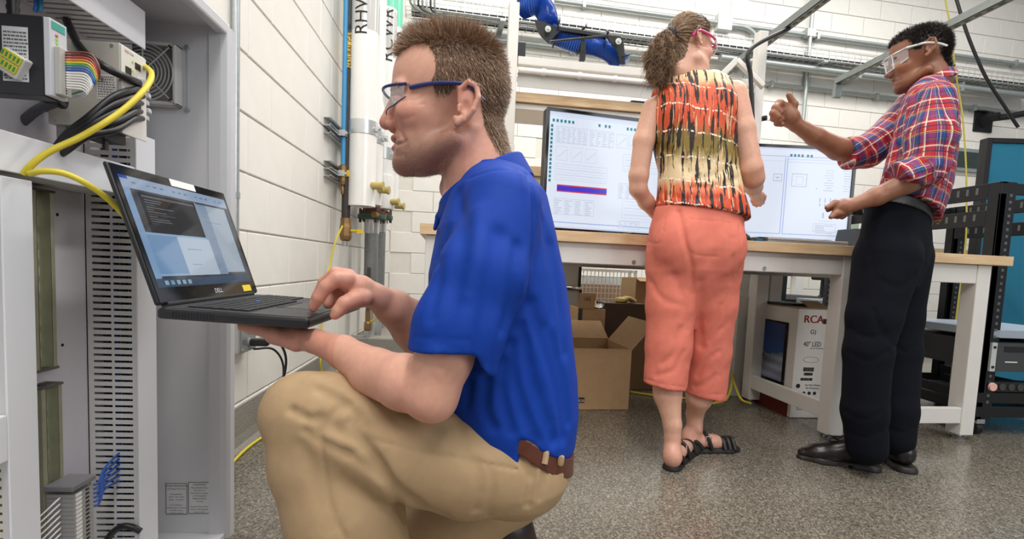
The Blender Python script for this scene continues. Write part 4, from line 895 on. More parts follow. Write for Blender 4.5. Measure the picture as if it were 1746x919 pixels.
tag(MB().box((x8, 1.6, 0), (x9, 1.9, zt8), KF).build('brown_parcel', mat('brown_paper', '9a7a63', .8, noise=.1)), 'brown paper parcel behind the wire cart', 'parcel')
tag(MB().box((x8, 1.605, zt8+.001), (x9+.08, 1.85, zt8+.07), KF).build('wrapped_sheet_stack', mat('pale_wrap', 'cfd6d8', .4, noise=.1)), 'pale wrapped sheets lying on the brown parcel', 'parcel')
# television carton under the bench
tv = mat('white_card', 'd9d3cd', .55, noise=.03)
TF = Fr(onax(1346, 713, 2, 0), 1.5)
t = thing('television_carton', 'tall white television carton with red lettering under the workbench', 'box', TF.p(.08, .45, 0))
MB().box((0, 0, .002), (.17, .95, .535), TF).build('body', tv, t, bev=.003)
MB().box((-.001, .02, .002), (-.0002, .95, .09), TF).build('red_band', mat('carton_red', '6d2119', .6), t)
MB().box((.0, .0, .535), (.17, .95, .54), TF).build('lid_flap', mat('card_brown', '9a8468', .8), t)
MB().box((-.002, .12, .54), (.172, .95, .552), TF).build('dark_sheet', mat('dark_sheet', '26231f', .7), t)
MB().add([TF.p(.06, -.002, .536), TF.p(.17, -.002, .536), TF.p(.17, .1, .57), TF.p(.07, .1, .57)], [(0, 1, 2, 3)]).build('lid_flap', mat('card_brown', '9a8468', .8), t)
d = MB().box((-.004, .06, .14), (-.0012, .84, .46), TF).build('printed_screen', mat('gloss_black', '101114', .15), t)
sky_img = []
for i in range(24):
    for j_ in range(26):
        u, v = i/24, j_/26; hz = .48+.06*math.sin(6*u)+.03*math.sin(17*u)
        if v < hz: c = (.08+.1*v, .17+.25*v, .38+.3*v)
        else: k = .5+.28*math.sin(9*u+14*v)*math.sin(23*v-5*u); c = (.5*k+.22, .52*k+.24, .6*k+.26)
        if abs(v-.62-.08*(u-.5)) < .05-.12*abs(u-.45)**2 and .2 < u < .75: c = (.08, .08, .1)
        y0 = .08+.74*u; z0 = .45-.29*v; dy, dz = .74/24, .29/26
        sky_img.append(([TF.p(-.0045, y0, z0), TF.p(-.0045, y0+dy, z0), TF.p(-.0045, y0+dy, z0-dz), TF.p(-.0045, y0, z0-dz)], c))
cquads('printed_photo', sky_img, mat('card_print', 'ffffff', .5, attr='Col'), d)
X, U = TF.R[:, 0], (0, 0, 1); red = mat('red_ink', 'b3231d', .6)
m = MB(); text('RCA', .052, TF.p(.082, -.0012, .485), X, U, red, t, mb=m)
V = [np.array(p) for p in m.v]; m2 = MB(); m2.add(V, m.f)
for d_ in (-.0014, .0014): m2.add([p+X*d_ for p in V], m.f)
m2.build('lettering', red, t)
text('40" LED', .034, TF.p(.085, -.0012, .365), X, U, ink, t, squash=.8); text('G)', .03, TF.p(.085, -.0012, .425), X, U, ink, t)
text('LED HD TELEVISION', .008, TF.p(.11, -.0012, .345), X, U, ink, t)
text('Do Not Clamp', .013, TF.p(.105, -.0012, .165), X, U, ink, t); text('No Presionar', .013, TF.p(.105, -.0012, .15), X, U, ink, t)
MB().tube([TF.p(.085+.04*math.cos(a), -.001, .29+.014*math.sin(a)) for a in np.linspace(0, 2*math.pi, 22)[:-1]], .0008, 4, closed=True).build('handle_slot', mat('grey_ink', '8a857e', .6), t)
m = MB(); rr = random.Random(2)
for (x0, x1, z0, z1) in ((.13, .168, .465, .49), (.05, .105, .232, .252), (.055, .1, .212, .226), (.04, .1, .187, .2)):
    x = x0
    while x < x1: w = rr.choice((.0007, .0013, .002)); m.box((x, -.0012, z0), (x+w, -.0004, z1), TF); x += w+rr.choice((.0008, .0014))
m.build('barcode', ink, t, kind='stuff')
m = MB()
for k in range(8):
    a, b = .035+.028*(k % 4), .125-.027*(k//4); m.lathe([(.009, 0), (.009, .0008)], Fr(TF.p(a, -.0002, b), axes=(X, (0, 0, 1), -TF.R[:, 1])), 8)
for k in range(5): m.box((.03, -.0012, .075-.008*k), (.03+.09-.012*(k % 3), -.0004, .0775-.008*k), TF)
m.lathe([(.012, 0), (.012, .0008)], Fr(TF.p(.03, -.0002, .16), axes=(X, (0, 0, 1), -TF.R[:, 1])), 6)
m.build('printed_symbol', ink, t, kind='stuff')
# cables and dark box beyond the back leg
for k, (a, lab) in enumerate((((1266, 455), 'yellow cable loop hanging beside the back bench leg'), ((1255, 480), 'second yellow cable beside the back bench leg, nearer the coral trousers'))):
    pth = [at(a[0], a[1], 2.9), at(a[0]-10+4*k, 540, 2.9), at(1252-k*4, 600, 2.85), at(1250-k, 640, 2.8), at(1240+k*22, 678, 2.55), at(1215+k*65, 688, 2.55)]
    for q in pth: q[2] = max(q[2], .012)
    tag(MB().tube(spline(pth), .006, 8).build('yellow_cable', yel, None, True), lab, 'cable')
fl = [onax(1075, 668, 2, .008), onax(1100, 672, 2, .008), onax(1150, 678, 2, .008), onax(1240, 682, 2, .008)]
tag(MB().tube(spline(fl), .006, 8).build('yellow_floor_cable', yel, None, True), 'yellow cable lying on the floor behind the woman', 'cable')
t = thing('tool_case', 'dark red tool case on the floor behind the coral trousers', 'case', (1.52, 3.0, 0))
MB().box((1.2, 2.95, 0), (1.62, 3.25, .24)).build('body', mat('case_dark', '241f1e', .6), t, bev=.01)
MB().box((1.2, 2.95, .3), (1.62, 3.25, .42)).build('lid', mat('case_red', '6f1e1c', .5), t, bev=.01)
MB().box((1.2, 2.96, .24), (1.62, 3.25, .3)).build('tray', mat('case_grey', '9d9a95', .5), t)
# ================================================================== RACK, PARTITION, CHAIR ON THE RIGHT
R = thing('server_rack', 'black open frame server rack standing beside the short bench', 'rack', (2.65, 2.45, 0))
rx0, rx1, ry0, ry1, rh = 2.31, 2.86, 2.05, 2.78, 1.145
hole = mat('hole_pale', '565b5f', .6)
for x in (rx0, rx1):
    for y in (ry0, ry1):
        pst = MB().box((x, y, .07), (x+.03, y+.055, rh)).box((x, y, .07), (x+.075, y+.01, rh)).build('post', blackm, R, bev=.002)
        m = MB(); z = .15
        while z < rh-.05: m.box((x+.045, y-.0006, z), (x+.057, y, z+.012)); z += .03
        m.build('rack_hole', hole, pst, kind='stuff')
for x in (rx0, rx1):
    for z in (1.075, .955, .15, .10):
        rl = MB().box((x, ry0+.055, z), (x+.018, ry1, z+(.07 if z > .5 else .045))).build('side_rail', blackm, R, bev=.002)
        if z > .5:
            m = MB(); y = ry0+.1
            while y < ry1-.06: m.box((x-.0008, y, z+.025), (x, y+.012, z+.055)); y += .045
            m.build('rail_slot', hole, rl, kind='stuff')
for z in (1.09, .085, .15): MB().box((rx0, ry0, z), (rx1+.075, ry0+.012, z+.05)).build('front_rail', blackm, R, bev=.002)
for z in (1.09, .085): MB().box((rx0, ry1+.04, z), (rx1+.075, ry1+.055, z+.05)).build('rear_rail', blackm, R, bev=.002)
MB().box((rx0+.02, ry0+.02, .09), (rx1+.05, ry1, .1)).build('base_shelf', blackm, R)
for x in (rx0+.03, rx1+.03):
    for y in (ry0+.03, ry1):
        cst = MB().cyl((x-.014, y, .031), (x+.014, y, .031), .031, 18).build('caster', mat('caster_black', '141415', .5), R, True)
        MB().box((x-.02, y-.03, .055), (x+.02, y+.03, .075)).build('caster_fork', steel, cst)
# equipment in the rack
t = thing('rack_amplifier', 'grey faced rack unit with a white end plate in the black rack', 'equipment', (2.6, 2.2, .33))
MB().box((rx0+.05, ry0+.02, .30), (rx1+.03, ry0+.5, .43)).build('chassis', mat('chassis_dark', '2c2e31', .5), t)
MB().box((rx0+.03, ry0-.012, .30), (rx0+.055, ry0-.002, .43)).build('end_plate', mat('pale_plate', 'c9cccb', .4, .3), t)
MB().box((rx0+.055, ry0-.012, .30), (rx1+.03, ry0-.002, .43)).build('face', mat('face_charcoal', '3a3d40', .45), t)
MB().box((rx0+.09, ry0-.0135, .39), (rx0+.3, ry0-.012, .415)).build('vent_strip', black, t)
for z in (.32, .41): MB().cyl((rx0+.042, ry0-.016, z), (rx0+.042, ry0-.012, z), .006, 10).build('knob', black, t)
m = MB(); text('generic', .014, (rx0+.13, ry0-.0128, .345), (1, 0, 0), (0, 0, 1), ink, t, mb=m)
MB().box((rx0+.1, ry0-.0134, .342), (rx0+.16, ry0-.012, .347)).box((rx0+.20, ry0-.0134, .342), (rx0+.24, ry0-.012, .346)).build('printed_mark', mat('label_white', 'd8d2c4', .6), t)
tag(MB().box((rx0+.04, ry0, .45), (rx1, ry0+.5, .49)).build('rack_shelf_unit', mat('silver_unit', 'a8b4c0', .35, .3), bev=.004), 'thin silver unit lying above the rack amplifier', 'equipment')
t = thing('power_strip', 'black rack power strip with a red lit switch', 'power strip', (2.6, 2.1, .22))
MB().box((rx0+.04, ry0-.004, .205), (rx1, ry0+.05, .25)).build('body', mat('strip_black', '1a1a1b', .4), t, bev=.003)
MB().lathe([(.02, 0), (.018, .008)], Fr((rx0+.06, ry0-.004, .228), axes=((1, 0, 0), (0, 0, 1), (0, -1, 0))), 16).build('switch', mat('switch_pink', 'e8b4aa', .3), t, True)
for k in range(8): MB().lathe([(.016, 0), (.016, .003)], Fr((rx0+.11+.045*k, ry0-.0045, .228), axes=((1, 0, 0), (0, 0, 1), (0, -1, 0))), 14).build('socket', mat('socket_dark', '3b3a39', .6), t)
# second rack behind, seen through the bench
R2 = thing('rear_rack', 'second black rack farther back, seen through the short bench legs', 'rack', (2.45, 3.1, 0))
for x, y in ((2.18, 2.90), (2.62, 2.90), (2.18, 3.4), (2.62, 3.4)):
    pst = MB().box((x, y, .05), (x+.07, y+.03, 1.15)).build('post', blackm, R2)
    m = MB(); z = .1
    while z < 1.1: m.box((x+.006, y-.0008, z), (x+.018, y, z+.014)); z += .034
    m.build('rack_hole', hole, pst, kind='stuff')
for z in (1.08, .12, .05): MB().box((2.18, 2.9, z), (2.69, 2.912, z+.06)).build('front_rail', blackm, R2)
for x in (2.18, 2.67):
    for z in (1.08, .12, .05): MB().box((x, 2.93, z), (x+.02, 3.4, z+.06)).build('side_rail', blackm, R2)
MB().box((2.19, 2.92, .13), (2.68, 3.4, .14)).build('base_shelf', blackm, R2)
m = MB(); [m.box((2.22+.05*k, 2.8985, .135), (2.24+.05*k, 2.8995, .165)) for k in range(8)]; m.build('rail_slot', hole, R2, kind='stuff')
t = thing('network_unit', 'flat grey network unit on the rear rack', 'equipment', (2.5, 3.1, .5))
MB().box((2.26, 2.86, .49), (2.66, 3.3, .545)).build('chassis', mat('unit_grey', '8f969d', .4, .3), t, bev=.004)
for k in range(3): MB().box((2.29+.09*k, 2.858, .505), (2.35+.09*k, 2.86, .53)).build('port', mat('port_pale', 'c8ccd0', .4), t)
for x in (2.3, 2.62): MB().box((x, 2.9, .18), (x+.03, 3.3, .49)).build('support_leg', blackm, t)
# teal partition
t = thing('partition', 'teal fabric partition with a black frame at the right edge', 'partition', (3.3, 2.99, 0))
pa = at(1683, 235, 3.0); QF = Fr((pa[0], pa[1], 0), -8)
MB().box((.03, 0, .03), (1.6, .04, pa[2]-.03), QF).build('fabric', mat('teal_fabric', '1f6f8c', .9, noise=.08, nscale=300, bump=.3, bscale=600), t)
for (a, b) in (((0, -.008, .0), (.03, .05, pa[2])), ((1.6, -.008, 0), (1.63, .05, pa[2])), ((.03, -.008, pa[2]-.03), (1.6, .05, pa[2])), ((.03, -.008, 0), (1.6, .05, .03))): MB().box(a, b, QF).build('frame_bar', blackm, t, bev=.003)
# office chair behind the bench
CH = thing('office_chair', 'black office chair glimpsed behind the short bench and racks', 'chair', (2.45, 3.75, 0))
cx, cy2 = 2.5, 3.75; fab = mat('chair_black', '1d1e21', .8)
MB().lathe([(.2, 0), (.24, .02), (.25, .05), (.22, .075)], Fr((cx, cy2, .47)), 24).build('seat', fab, CH, True)
MB().lathe([(.16, -.04), (.2, -.02), (.2, .02), (.16, .04)], Fr((cx, cy2+.24, .85), axes=((1, 0, 0), (0, 0, 1), (0, -1, 0))), 24).build('backrest', fab, CH, True)
MB().bar((cx, cy2+.2, .48), (cx, cy2+.28, .85), .05, .02).build('back_support', blackm, CH)
MB().cyl((cx, cy2, .12), (cx, cy2, .47), .03, 14).build('gas_lift', blackm, CH)
for k in range(5):
    a = k*2*math.pi/5+.3; e = np.array([cx+.29*math.cos(a), cy2+.29*math.sin(a), .08])
    MB().tube([(cx, cy2, .13), e], [.03, .016], 8).build('base_leg', mat('chrome', 'c8c8c8', .15, 1.), CH, True); MB().cyl(e+np.array([-.012, 0, -.05]), e+np.array([.012, 0, -.05]), .028, 14).build('caster', black, CH)
for s in (-1, 1): MB().tube([(cx+s*.2, cy2, .5), (cx+s*.28, cy2, .55), (cx+s*.28, cy2, .68), (cx+s*.28, cy2-.15, .69), (cx+s*.28, cy2+.12, .69)], .018, 8).build('armrest', fab, CH, True)
# ================================================================== LAPTOP
lb_ = mat('laptop_black', '1b1c1f', .35); lbm = mat('laptop_matte', '202124', .6)
LO = np.array([-.470, .785, .577]); lw = nrm((.02, 1, 0.0)); ld = nrm((1, -.02, -.035)); ln = np.cross(ld, lw)
LF = Fr(LO, axes=(lw, ld, ln))                          # x along the hinge (away), y towards the man, z up
LW, LD, LT = .331, .224, .017
t = LAP = thing('laptop', 'open black laptop held up by the kneeling man', 'laptop', LF.p(LW/2, LD/2, 0))
MB().box((0, 0, 0), (LW, LD, LT), LF).build('base', lb_, t, bev=.005)
MB().box((.006, .006, LT-.001), (LW-.006, LD-.004, LT+.0008), LF).build('palm_rest', mat('palm_rest', '2b2c2f', .5), t, bev=.0005)
MB().box((.02, .03, LT+.0003), (LW-.02, .128, LT+.0011), LF).build('keyboard_well', black, t)
src = None
for r_ in range(6):
    n = 14; x = .023; y = .033+.0157*r_
    for k in range(n):
        w = .0185
        if r_ == 5:
            if 4 <= k <= 7: continue
        if src is None: src = MB().box((x, y, LT+.001), (x+w, y+.0125, LT+.0032), LF).build('key', lbm, t, bev=.0006); c0 = wloc(src); x00, y00 = x, y
        else:
            o = inst(src, 'key', c0+Vector(lw*(x-x00)+ld*(y-y00)), t)
        x += .0206
MB().box((.023+4*.0206, .033+5*.0157, LT+.001), (.023+8*.0206-.002, .0455+5*.0157, LT+.0032), LF).build('space_bar', lbm, t, bev=.0006)
MB().cyl(LF.p(.16, .078, LT+.001), LF.p(.16, .078, LT+.005), .004, 12).build('track_point', mat('blue_dot', '3b74c8', .5), t)
MB().box((.11, .142, LT+.0006), (.215, .206, LT+.0013), LF).build('touchpad', mat('touchpad', '1d1e20', .35), t, bev=.0004)
for k in range(2): MB().box((.11+.054*k, .131, LT+.0006), (.161+.054*k, .140, LT+.0016), LF).build('pad_button', lbm, t, bev=.0004)
for k in range(14): MB().box((-.0006, .022+.0045*k, .004), (.0, .0245+.0045*k, .013), LF).build('vent_slot', black, t)
MB().box((-.0006, .105, .007), (.0, .135, .0105), LF).build('card_slot', black, t)
# lid
top = at(192, 275, .745); up_l = nrm(np.array([-.072, .0, .207])); lx = lw; lz = nrm(up_l-np.dot(up_l, lx)*lx); ly = np.cross(lz, lx)
SF = Fr(LF.p(0, .004, LT+.004), axes=(lx, ly, lz)); SH = .222
if np.dot(ly, ld) > 0: SF = Fr(SF.o, axes=(lx, ly, lz))
sg = 1 if np.dot(ly, ld) > 0 else -1
ld_ = MB().box((-.001, -.007*sg if sg > 0 else 0, 0), (LW+.001, 0 if sg > 0 else .007, SH), SF).build('lid', lb_, t, bev=.0035)
MB().box((.003, 0, .003), (LW-.003, .0012*sg, SH-.003), SF).build('bezel', mat('bezel_gloss', '0f1012', .08), ld_)
def lap_scr():
    r = [(0, 0, 1, 1, '39434f'), (.0, .0, 1, .11, 'a9c0dd'), (0, .0, .06, .03, '2b52b8'), (.0, .11, .05, .92, '8fb4dc'), (0, .92, 1, 1, '4d6480'), (.03, .5, .6, .9, '9fc3e8'), (.05, .52, .32, .88, '7fa9d6'),
         (.3, .52, .62, .9, 'c7dbf0'), (.1, .13, .6, .52, '20242a'), (.12, .15, .58, .17, '5c6066'), (.6, .13, .72, .9, '8ea7c4'), (.72, .13, .95, .88, 'b3c5d8'), (.80, .13, 1, .9, '5a646f'), (.60, .12, .61, .55, 'd7e2ee')]
    rr = random.Random(9)
    for k in range(11): r.append((.13, .19+k*.022, .13+rr.uniform(.05, .25), .196+k*.022, '7e858c'))
    for k in range(8): r.append((.36, .56+k*.038, .36+rr.uniform(.08, .22), .566+k*.038, '6d8cb0'))
    for k in range(6): r.append((.66, .2+k*.06, .66+rr.uniform(.1, .2), .206+k*.06, '7d8fa4'))
    for k in range(16): r.append((.08+k*.055, .045, .08+k*.055+.03, .06, '6f8db4'))
    for k in range(5): r.append((.06+k*.05, .94, .09+k*.05, .98, '9dc4d8'))
    return r
f2 = Fr(SF.p(.012, .0013*sg, .026), axes=(lx, ly*(-sg), lz)); w2, h2 = LW-.024, SH-.044
# screen x runs away from the camera, which is left to right for the man
sc = MB().box((0, 0, 0), (w2, .0004, h2), f2).build('screen', mat('lap_screen', '7390b4', .06, emit=.3), ld_)
cquads('screen_print', rects_to_quads(f2, w2, h2, lap_scr(), -.0002, .00006), mat('lap_print', 'ffffff', .06, emit=.5, attr='Col'), sc)
MB().box((.13, -.0008, h2+.002), (.205, -.0002, h2+.015), f2).build('paper_sticker', mat('sticker_white', 'e4e4e2', .5), ld_)
text('DELL', .012, SF.p(LW/2+.01, .0018*sg, .013), lx, lz, mat('logo_silver', 'c9ccd0', .3), ld_)
MB().box((LW-.062, .0014*sg if sg > 0 else -.002, .006), (LW-.028, .002 if sg > 0 else -.0014, .019), SF).build('yellow_sticker', mat('sticker_yellow', 'e0c92f', .5), ld_)
MB().cyl(LF.p(.02, .0, LT+.003), LF.p(LW-.02, .0, LT+.003), .006, 14).build('hinge', lbm, t, True)
# ================================================================== FIGURES: implicit surfaces turned into meshes
class Fig:                                              # q space: pixels of the plane at depth D0, so lengths are one uniform unit
    def __init__(s, D0): s.D0 = D0; s.u = D0/FPX
    def q(s, px, py, z=0.): k = (FPX+z)/FPX; return np.array([PX+(px-PX)*k, PY+(py-PY)*k, z])
    def J(s, px, py, z, r): k = (FPX+z)/FPX; return (s.q(px, py, z), r*k)
    def world(s, Q):
        c = np.empty_like(Q); c[:, 0] = (Q[:, 0]-PX)*s.u; c[:, 1] = (Q[:, 1]-PY)*s.u; c[:, 2] = s.D0+Q[:, 2]*s.u
        return C0+c @ M3.T
    def fromw(s, W):
        c = M3.T @ (np.asarray(W, float)-C0); return np.array([PX+c[0]/s.u, PY+c[1]/s.u, (c[2]-s.D0)/s.u])
def smin(a, b, k):
    h = np.clip(.5+.5*(b-a)/k, 0, 1); return b+(a-b)*h-k*h*(1-h)
def smax(a, b, k): return -smin(-a, -b, k)
def cap(P, a, b, ra, rb):
    a = np.asarray(a, 'f'); b = np.asarray(b, 'f'); ab = b-a; t = np.clip(((P-a) @ ab)/max(1e-6, float(ab @ ab)), 0, 1)
    return np.sqrt((((P-a)-t[:, None]*ab)**2).sum(1))-(ra+(rb-ra)*t)
def ell(P, c, r, R=None):
    v = P-np.asarray(c, 'f')
    if R is not None: v = v @ R
    r = np.asarray(r, 'f'); k0 = np.sqrt(((v/r)**2).sum(1)); k1 = np.sqrt(((v/(r*r))**2).sum(1))
    return k0*(k0-1)/np.maximum(k1, 1e-6)
def chain(P, js, k=4.):                                 # tapered limb through (point, radius) joints
    d = None
    for (a, ra), (b, rb) in zip(js[:-1], js[1:]):
        e = cap(P, a, b, ra, rb); d = e if d is None else smin(d, e, k)
    return d
def rot2(deg):                                          # rotation in the image plane
    a = math.radians(deg); return np.array([[math.cos(a), -math.sin(a), 0], [math.sin(a), math.cos(a), 0], [0, 0, 1]], 'f')
def loft(P, ys, cx, a, b, cz=None, p=2.3):              # stack of ellipses along image y
    y = P[:, 1]; c = np.interp(y, ys, cx); A = np.interp(y, ys, a); B = np.interp(y, ys, b); z = np.interp(y, ys, cz) if cz is not None else 0.
    n = (np.abs((P[:, 0]-c)/A)**p+np.abs((P[:, 2]-z)/B)**p)**(1/p)
    d = (n-1)*np.minimum(A, B)
    return np.maximum(d, np.maximum(ys[0]-y, y-ys[-1]))
def polyd(P, pts):
    d = None
    for a, b in zip(pts[:-1], pts[1:]):
        e = cap(P, a, b, 0, 0); d = e if d is None else np.minimum(d, e)
    return d
def folds(P, fl):                                       # grooves (depth > 0) and ridges (depth < 0) along curves on a surface
    out = np.zeros(len(P), 'f')
    for pts, r, dep in fl:
        lo = np.min(pts, 0)-3*r; hi = np.max(pts, 0)+3*r
        i = np.nonzero(((P > lo) & (P < hi)).all(1))[0]
        if len(i): d = polyd(P[i], pts); out[i] += dep*np.exp(-(d/r)**2)
    return out
def on_surface(fig, f, px, py, z0=-430, z1=300, step=3.):
    zs = np.arange(z0, z1, step); Q = np.array([fig.q(px, py, z) for z in zs], 'f'); d = f(Q); i = np.nonzero(d < 0)[0]
    return Q[i[0]] if len(i) else Q[np.argmin(d)]
def mkfold(fig, f, pix, r, dep, n=4):
    P = spline([np.array([x, y, 0.]) for x, y in pix], n); return ([on_surface(fig, f, p[0], p[1]) for p in P], r, dep)
def near(P, lo, hi, f, far=60.):                        # evaluate f only inside a box, large elsewhere
    lo = np.asarray(lo); hi = np.asarray(hi); d = np.maximum(np.maximum(lo-P, P-hi), 0).max(1).astype('f')+far
    i = np.nonzero(((P > lo) & (P < hi)).all(1))[0]
    if len(i): d[i] = f(P[i])
    return d
def polygonise(f, lo, hi, h):                           # surface nets on a sparse grid
    lo = np.asarray(lo, float); hi = np.asarray(hi, float); n = np.ceil((hi-lo)/(4*h)).astype(int)+1
    cs = [lo[i]+4*h*(np.arange(n[i])+.5) for i in range(3)]
    G = np.stack(np.meshgrid(*cs, indexing='ij'), -1).reshape(-1, 3).astype('f')
    dc = np.concatenate([f(G[i:i+400000]) for i in range(0, len(G), 400000)]).reshape(n)
    act = np.argwhere(np.abs(dc) < 4*h*1.6)
    V = np.repeat(np.repeat(np.repeat(dc, 4, 0), 4, 1), 4, 2).astype('f')
    o = (np.stack(np.meshgrid(*[np.arange(4)]*3, indexing='ij'), -1)).reshape(-1, 3)
    for i in range(0, len(act), 6000):
        idx = (act[i:i+6000, None, :]*4+o[None]).reshape(-1, 3)
        V[idx[:, 0], idx[:, 1], idx[:, 2]] = f((lo+h*(idx+.5)).astype('f'))
    s = V < 0; X, Y, Z = V.shape
    cnt = np.zeros((X-1, Y-1, Z-1), 'i1'); cors = [(i, j, k) for i in (0, 1) for j in (0, 1) for k in (0, 1)]
    for i, j, k in cors: cnt += s[i:X-1+i, j:Y-1+j, k:Z-1+k]
    cell = np.argwhere((cnt > 0) & (cnt < 8)); num = -np.ones(cnt.shape, 'i4'); num[cell[:, 0], cell[:, 1], cell[:, 2]] = np.arange(len(cell))
    acc = np.zeros((len(cell), 3)); w = np.zeros(len(cell))
    cv = {c: V[cell[:, 0]+c[0], cell[:, 1]+c[1], cell[:, 2]+c[2]] for c in cors}
    for c in cors:
        for ax in range(3):
            if c[ax]: continue
            e = list(c); e[ax] = 1; a = cv[c]; b = cv[tuple(e)]; m = (a < 0) != (b < 0); t = np.where(m, a/np.where(m, a-b, 1), 0)
            p = np.array(c, float)[None].repeat(len(cell), 0); p[:, ax] += t; acc += p*m[:, None]; w += m
    vert = lo+h*(cell+.5+acc/w[:, None])
    faces = []
    for ax in range(3):
        b1, b2 = [(1, 2), (2, 0), (0, 1)][ax]
        sl = [slice(1, None)]*3; sl[ax] = slice(0, -1); sh = [slice(1, None)]*3; sh[ax] = slice(1, None)
        A, B = s[tuple(sl)], s[tuple(sh)]; e = np.argwhere(A != B)
        if not len(e): continue
        flip = A[e[:, 0], e[:, 1], e[:, 2]]
        base = e.copy(); base[:, b1] += 1; base[:, b2] += 1
        def cellat(d1, d2):
            c = base.copy(); c[:, b1] -= d1; c[:, b2] -= d2; ok = ((c >= 0) & (c < np.array(num.shape))).all(1); r = -np.ones(len(c), 'i4'); r[ok] = num[c[ok, 0], c[ok, 1], c[ok, 2]]; return r
        q = np.stack([cellat(1, 1), cellat(0, 1), cellat(0, 0), cellat(1, 0)], 1)
        good = (q >= 0).all(1); q = q[good]; fl = flip[good]; q[~fl] = q[~fl][:, ::-1]; faces.append(q)
    return vert, np.concatenate(faces)
def fig_mesh(name, fig, parts, m, parent, col=None, extra=None, label=None):
    """parts: list of (vertices in q space, quads); col: function of q giving linear rgb"""
    Vs = []; Fs = []; n = 0
    for v, f in parts: Vs.append(v); Fs.append(f+n); n += len(v)
    Q = np.concatenate(Vs); Fc = np.concatenate(Fs); Wd = fig.world(Q); c = (Wd.min(0)+Wd.max(0))/2
    me = bpy.data.meshes.new(name); me.vertices.add(len(Q)); me.vertices.foreach_set('co', (Wd-c).astype('f').ravel())
    me.loops.add(Fc.size); me.loops.foreach_set('vertex_index', Fc.astype('i4').ravel()); k = Fc.shape[1]
    me.polygons.add(len(Fc)); me.polygons.foreach_set('loop_start', np.arange(0, Fc.size, k, dtype='i4')); me.polygons.foreach_set('use_smooth', np.ones(len(Fc), bool))
    me.update(); me.validate()
    if col is not None:
        a = me.attributes.new('Col', 'FLOAT_COLOR', 'POINT'); C = np.ones((len(Q), 4), 'f'); C[:, :3] = col(Q); a.data.foreach_set('color', C.ravel())
    if extra is not None:
        a = me.attributes.new('Tex', 'FLOAT_VECTOR', 'POINT'); a.data.foreach_set('vector', extra(Q).astype('f').ravel())
    me.materials.append(m); o = bpy.data.objects.new(name, me); COL.objects.link(o)
    o.parent = parent; o.location = Vector(c)-wloc(parent)
    if label: o['label'] = label
    return o
def blend(C, mask, col): 
    m = np.clip(mask, 0, 1)[:, None]; return C*(1-m)+np.array(lin(col)[:3])*m
def gau(Q, c, r): return np.exp(-(((Q-np.asarray(c))/np.asarray(r, float))**2).sum(1))
def vnormals(v, f):
    n = np.cross(v[f[:, 1]]-v[f[:, 0]], v[f[:, 2]]-v[f[:, 0]]); N = np.zeros_like(v)
    for k in range(f.shape[1]): np.add.at(N, f[:, k], n)
    return N/np.maximum(np.linalg.norm(N, axis=1, keepdims=True), 1e-9)
def strands(roots, dirs, bend, length, rad, segs=3):     # tapered hair strands as three sided tubes
    n = len(roots); T = dirs/np.linalg.norm(dirs, axis=1, keepdims=True)
    A = np.cross(T, np.array([.3, .5, .81])); A /= np.linalg.norm(A, axis=1, keepdims=True); B = np.cross(T, A)
    V = []
    for s in range(segs+1):
        t = s/segs; c = roots+T*(length*t)[:, None]+bend*((length*t*t)[:, None]); r = (rad*(1-.85*t))[:, None]
        for k in range(3): a = 2*math.pi*k/3; V.append(c+r*(math.cos(a)*A+math.sin(a)*B))
    V = np.stack(V, 1).reshape(-1, 3); per = (segs+1)*3; F_ = []
    for s in range(segs):
        for k in range(3): F_.append([s*3+k, s*3+(k+1) % 3, s*3+3+(k+1) % 3, s*3+3+k])
    F_ = np.array(F_); F_ = (np.arange(n)[:, None, None]*per+F_[None]).reshape(-1, 4)
    return V, F_, np.repeat(np.arange(n), per)
def skin_mat(name, rough=.45, sss=.06): 
    return mat(name, 'ffffff', rough, attr='Col', noise=.07, nscale=90, bump=.12, bscale=900, sss=sss)
def hair_mat(name): return mat(name, 'ffffff', .42, attr='Col', spec=.4)
# ================================================================== KNEELING MAN
def inpoly(x, y, poly):
    r = np.zeros(len(x), bool); n = len(poly)
    for i in range(n):
        (x1, y1), (x2, y2) = poly[i], poly[(i+1) % n]
        c = ((y1 > y) != (y2 > y)) & (x < (x2-x1)*(y-y1)/((y2-y1) if y2 != y1 else 1e-9)+x1); r ^= c
    return r
def ear(P, d, x, y, s, sc, zz, deg=0., k=4.):           # s: side, sc: half height 35 units at 1
    R = rot2(deg); rim = [(-13, -3, 0), (-15, -23, 3), (-3, -35, 7), (12, -29, 10), (18, -10, 11), (12, 11, 10), (-1, 28, 6), (-12, 35, 2), (-17, 25, 0)]
    pts = [np.array([x, y, zz])+sc*((np.array([a, b, 0.]) @ R.T)+np.array([0, 0, s*c])) for a, b, c in rim]
    e = chain(P, [(p, 4.6*sc) for p in pts], 2.)
    d = smin(d, ell(P, (x, y, zz), (15*sc, 30*sc, 5*sc), R), k*sc)
    d = smin(d, e, 2.5*sc)
    d = smin(d, ell(P, np.array([x, y, zz+s*2*sc])+sc*(np.array([-10, 30, 0]) @ R.T), (9*sc, 9*sc, 5*sc)), 3*sc)
    d = smax(d, -ell(P, np.array([x, y, zz+s*9*sc])+sc*(np.array([-2, 6, 0]) @ R.T), (9*sc, 13*sc, 8*sc)), 3*sc)
    return smin(d, cap(P, np.array([x, y, zz])+sc*(np.array([-13, 6, s*3]) @ R.T), np.array([x, y, zz])+sc*(np.array([-12, 14, s*4]) @ R.T), 4*sc, 3*sc), 2*sc)
G1 = Fig(.82); q1 = G1.q
FH = []
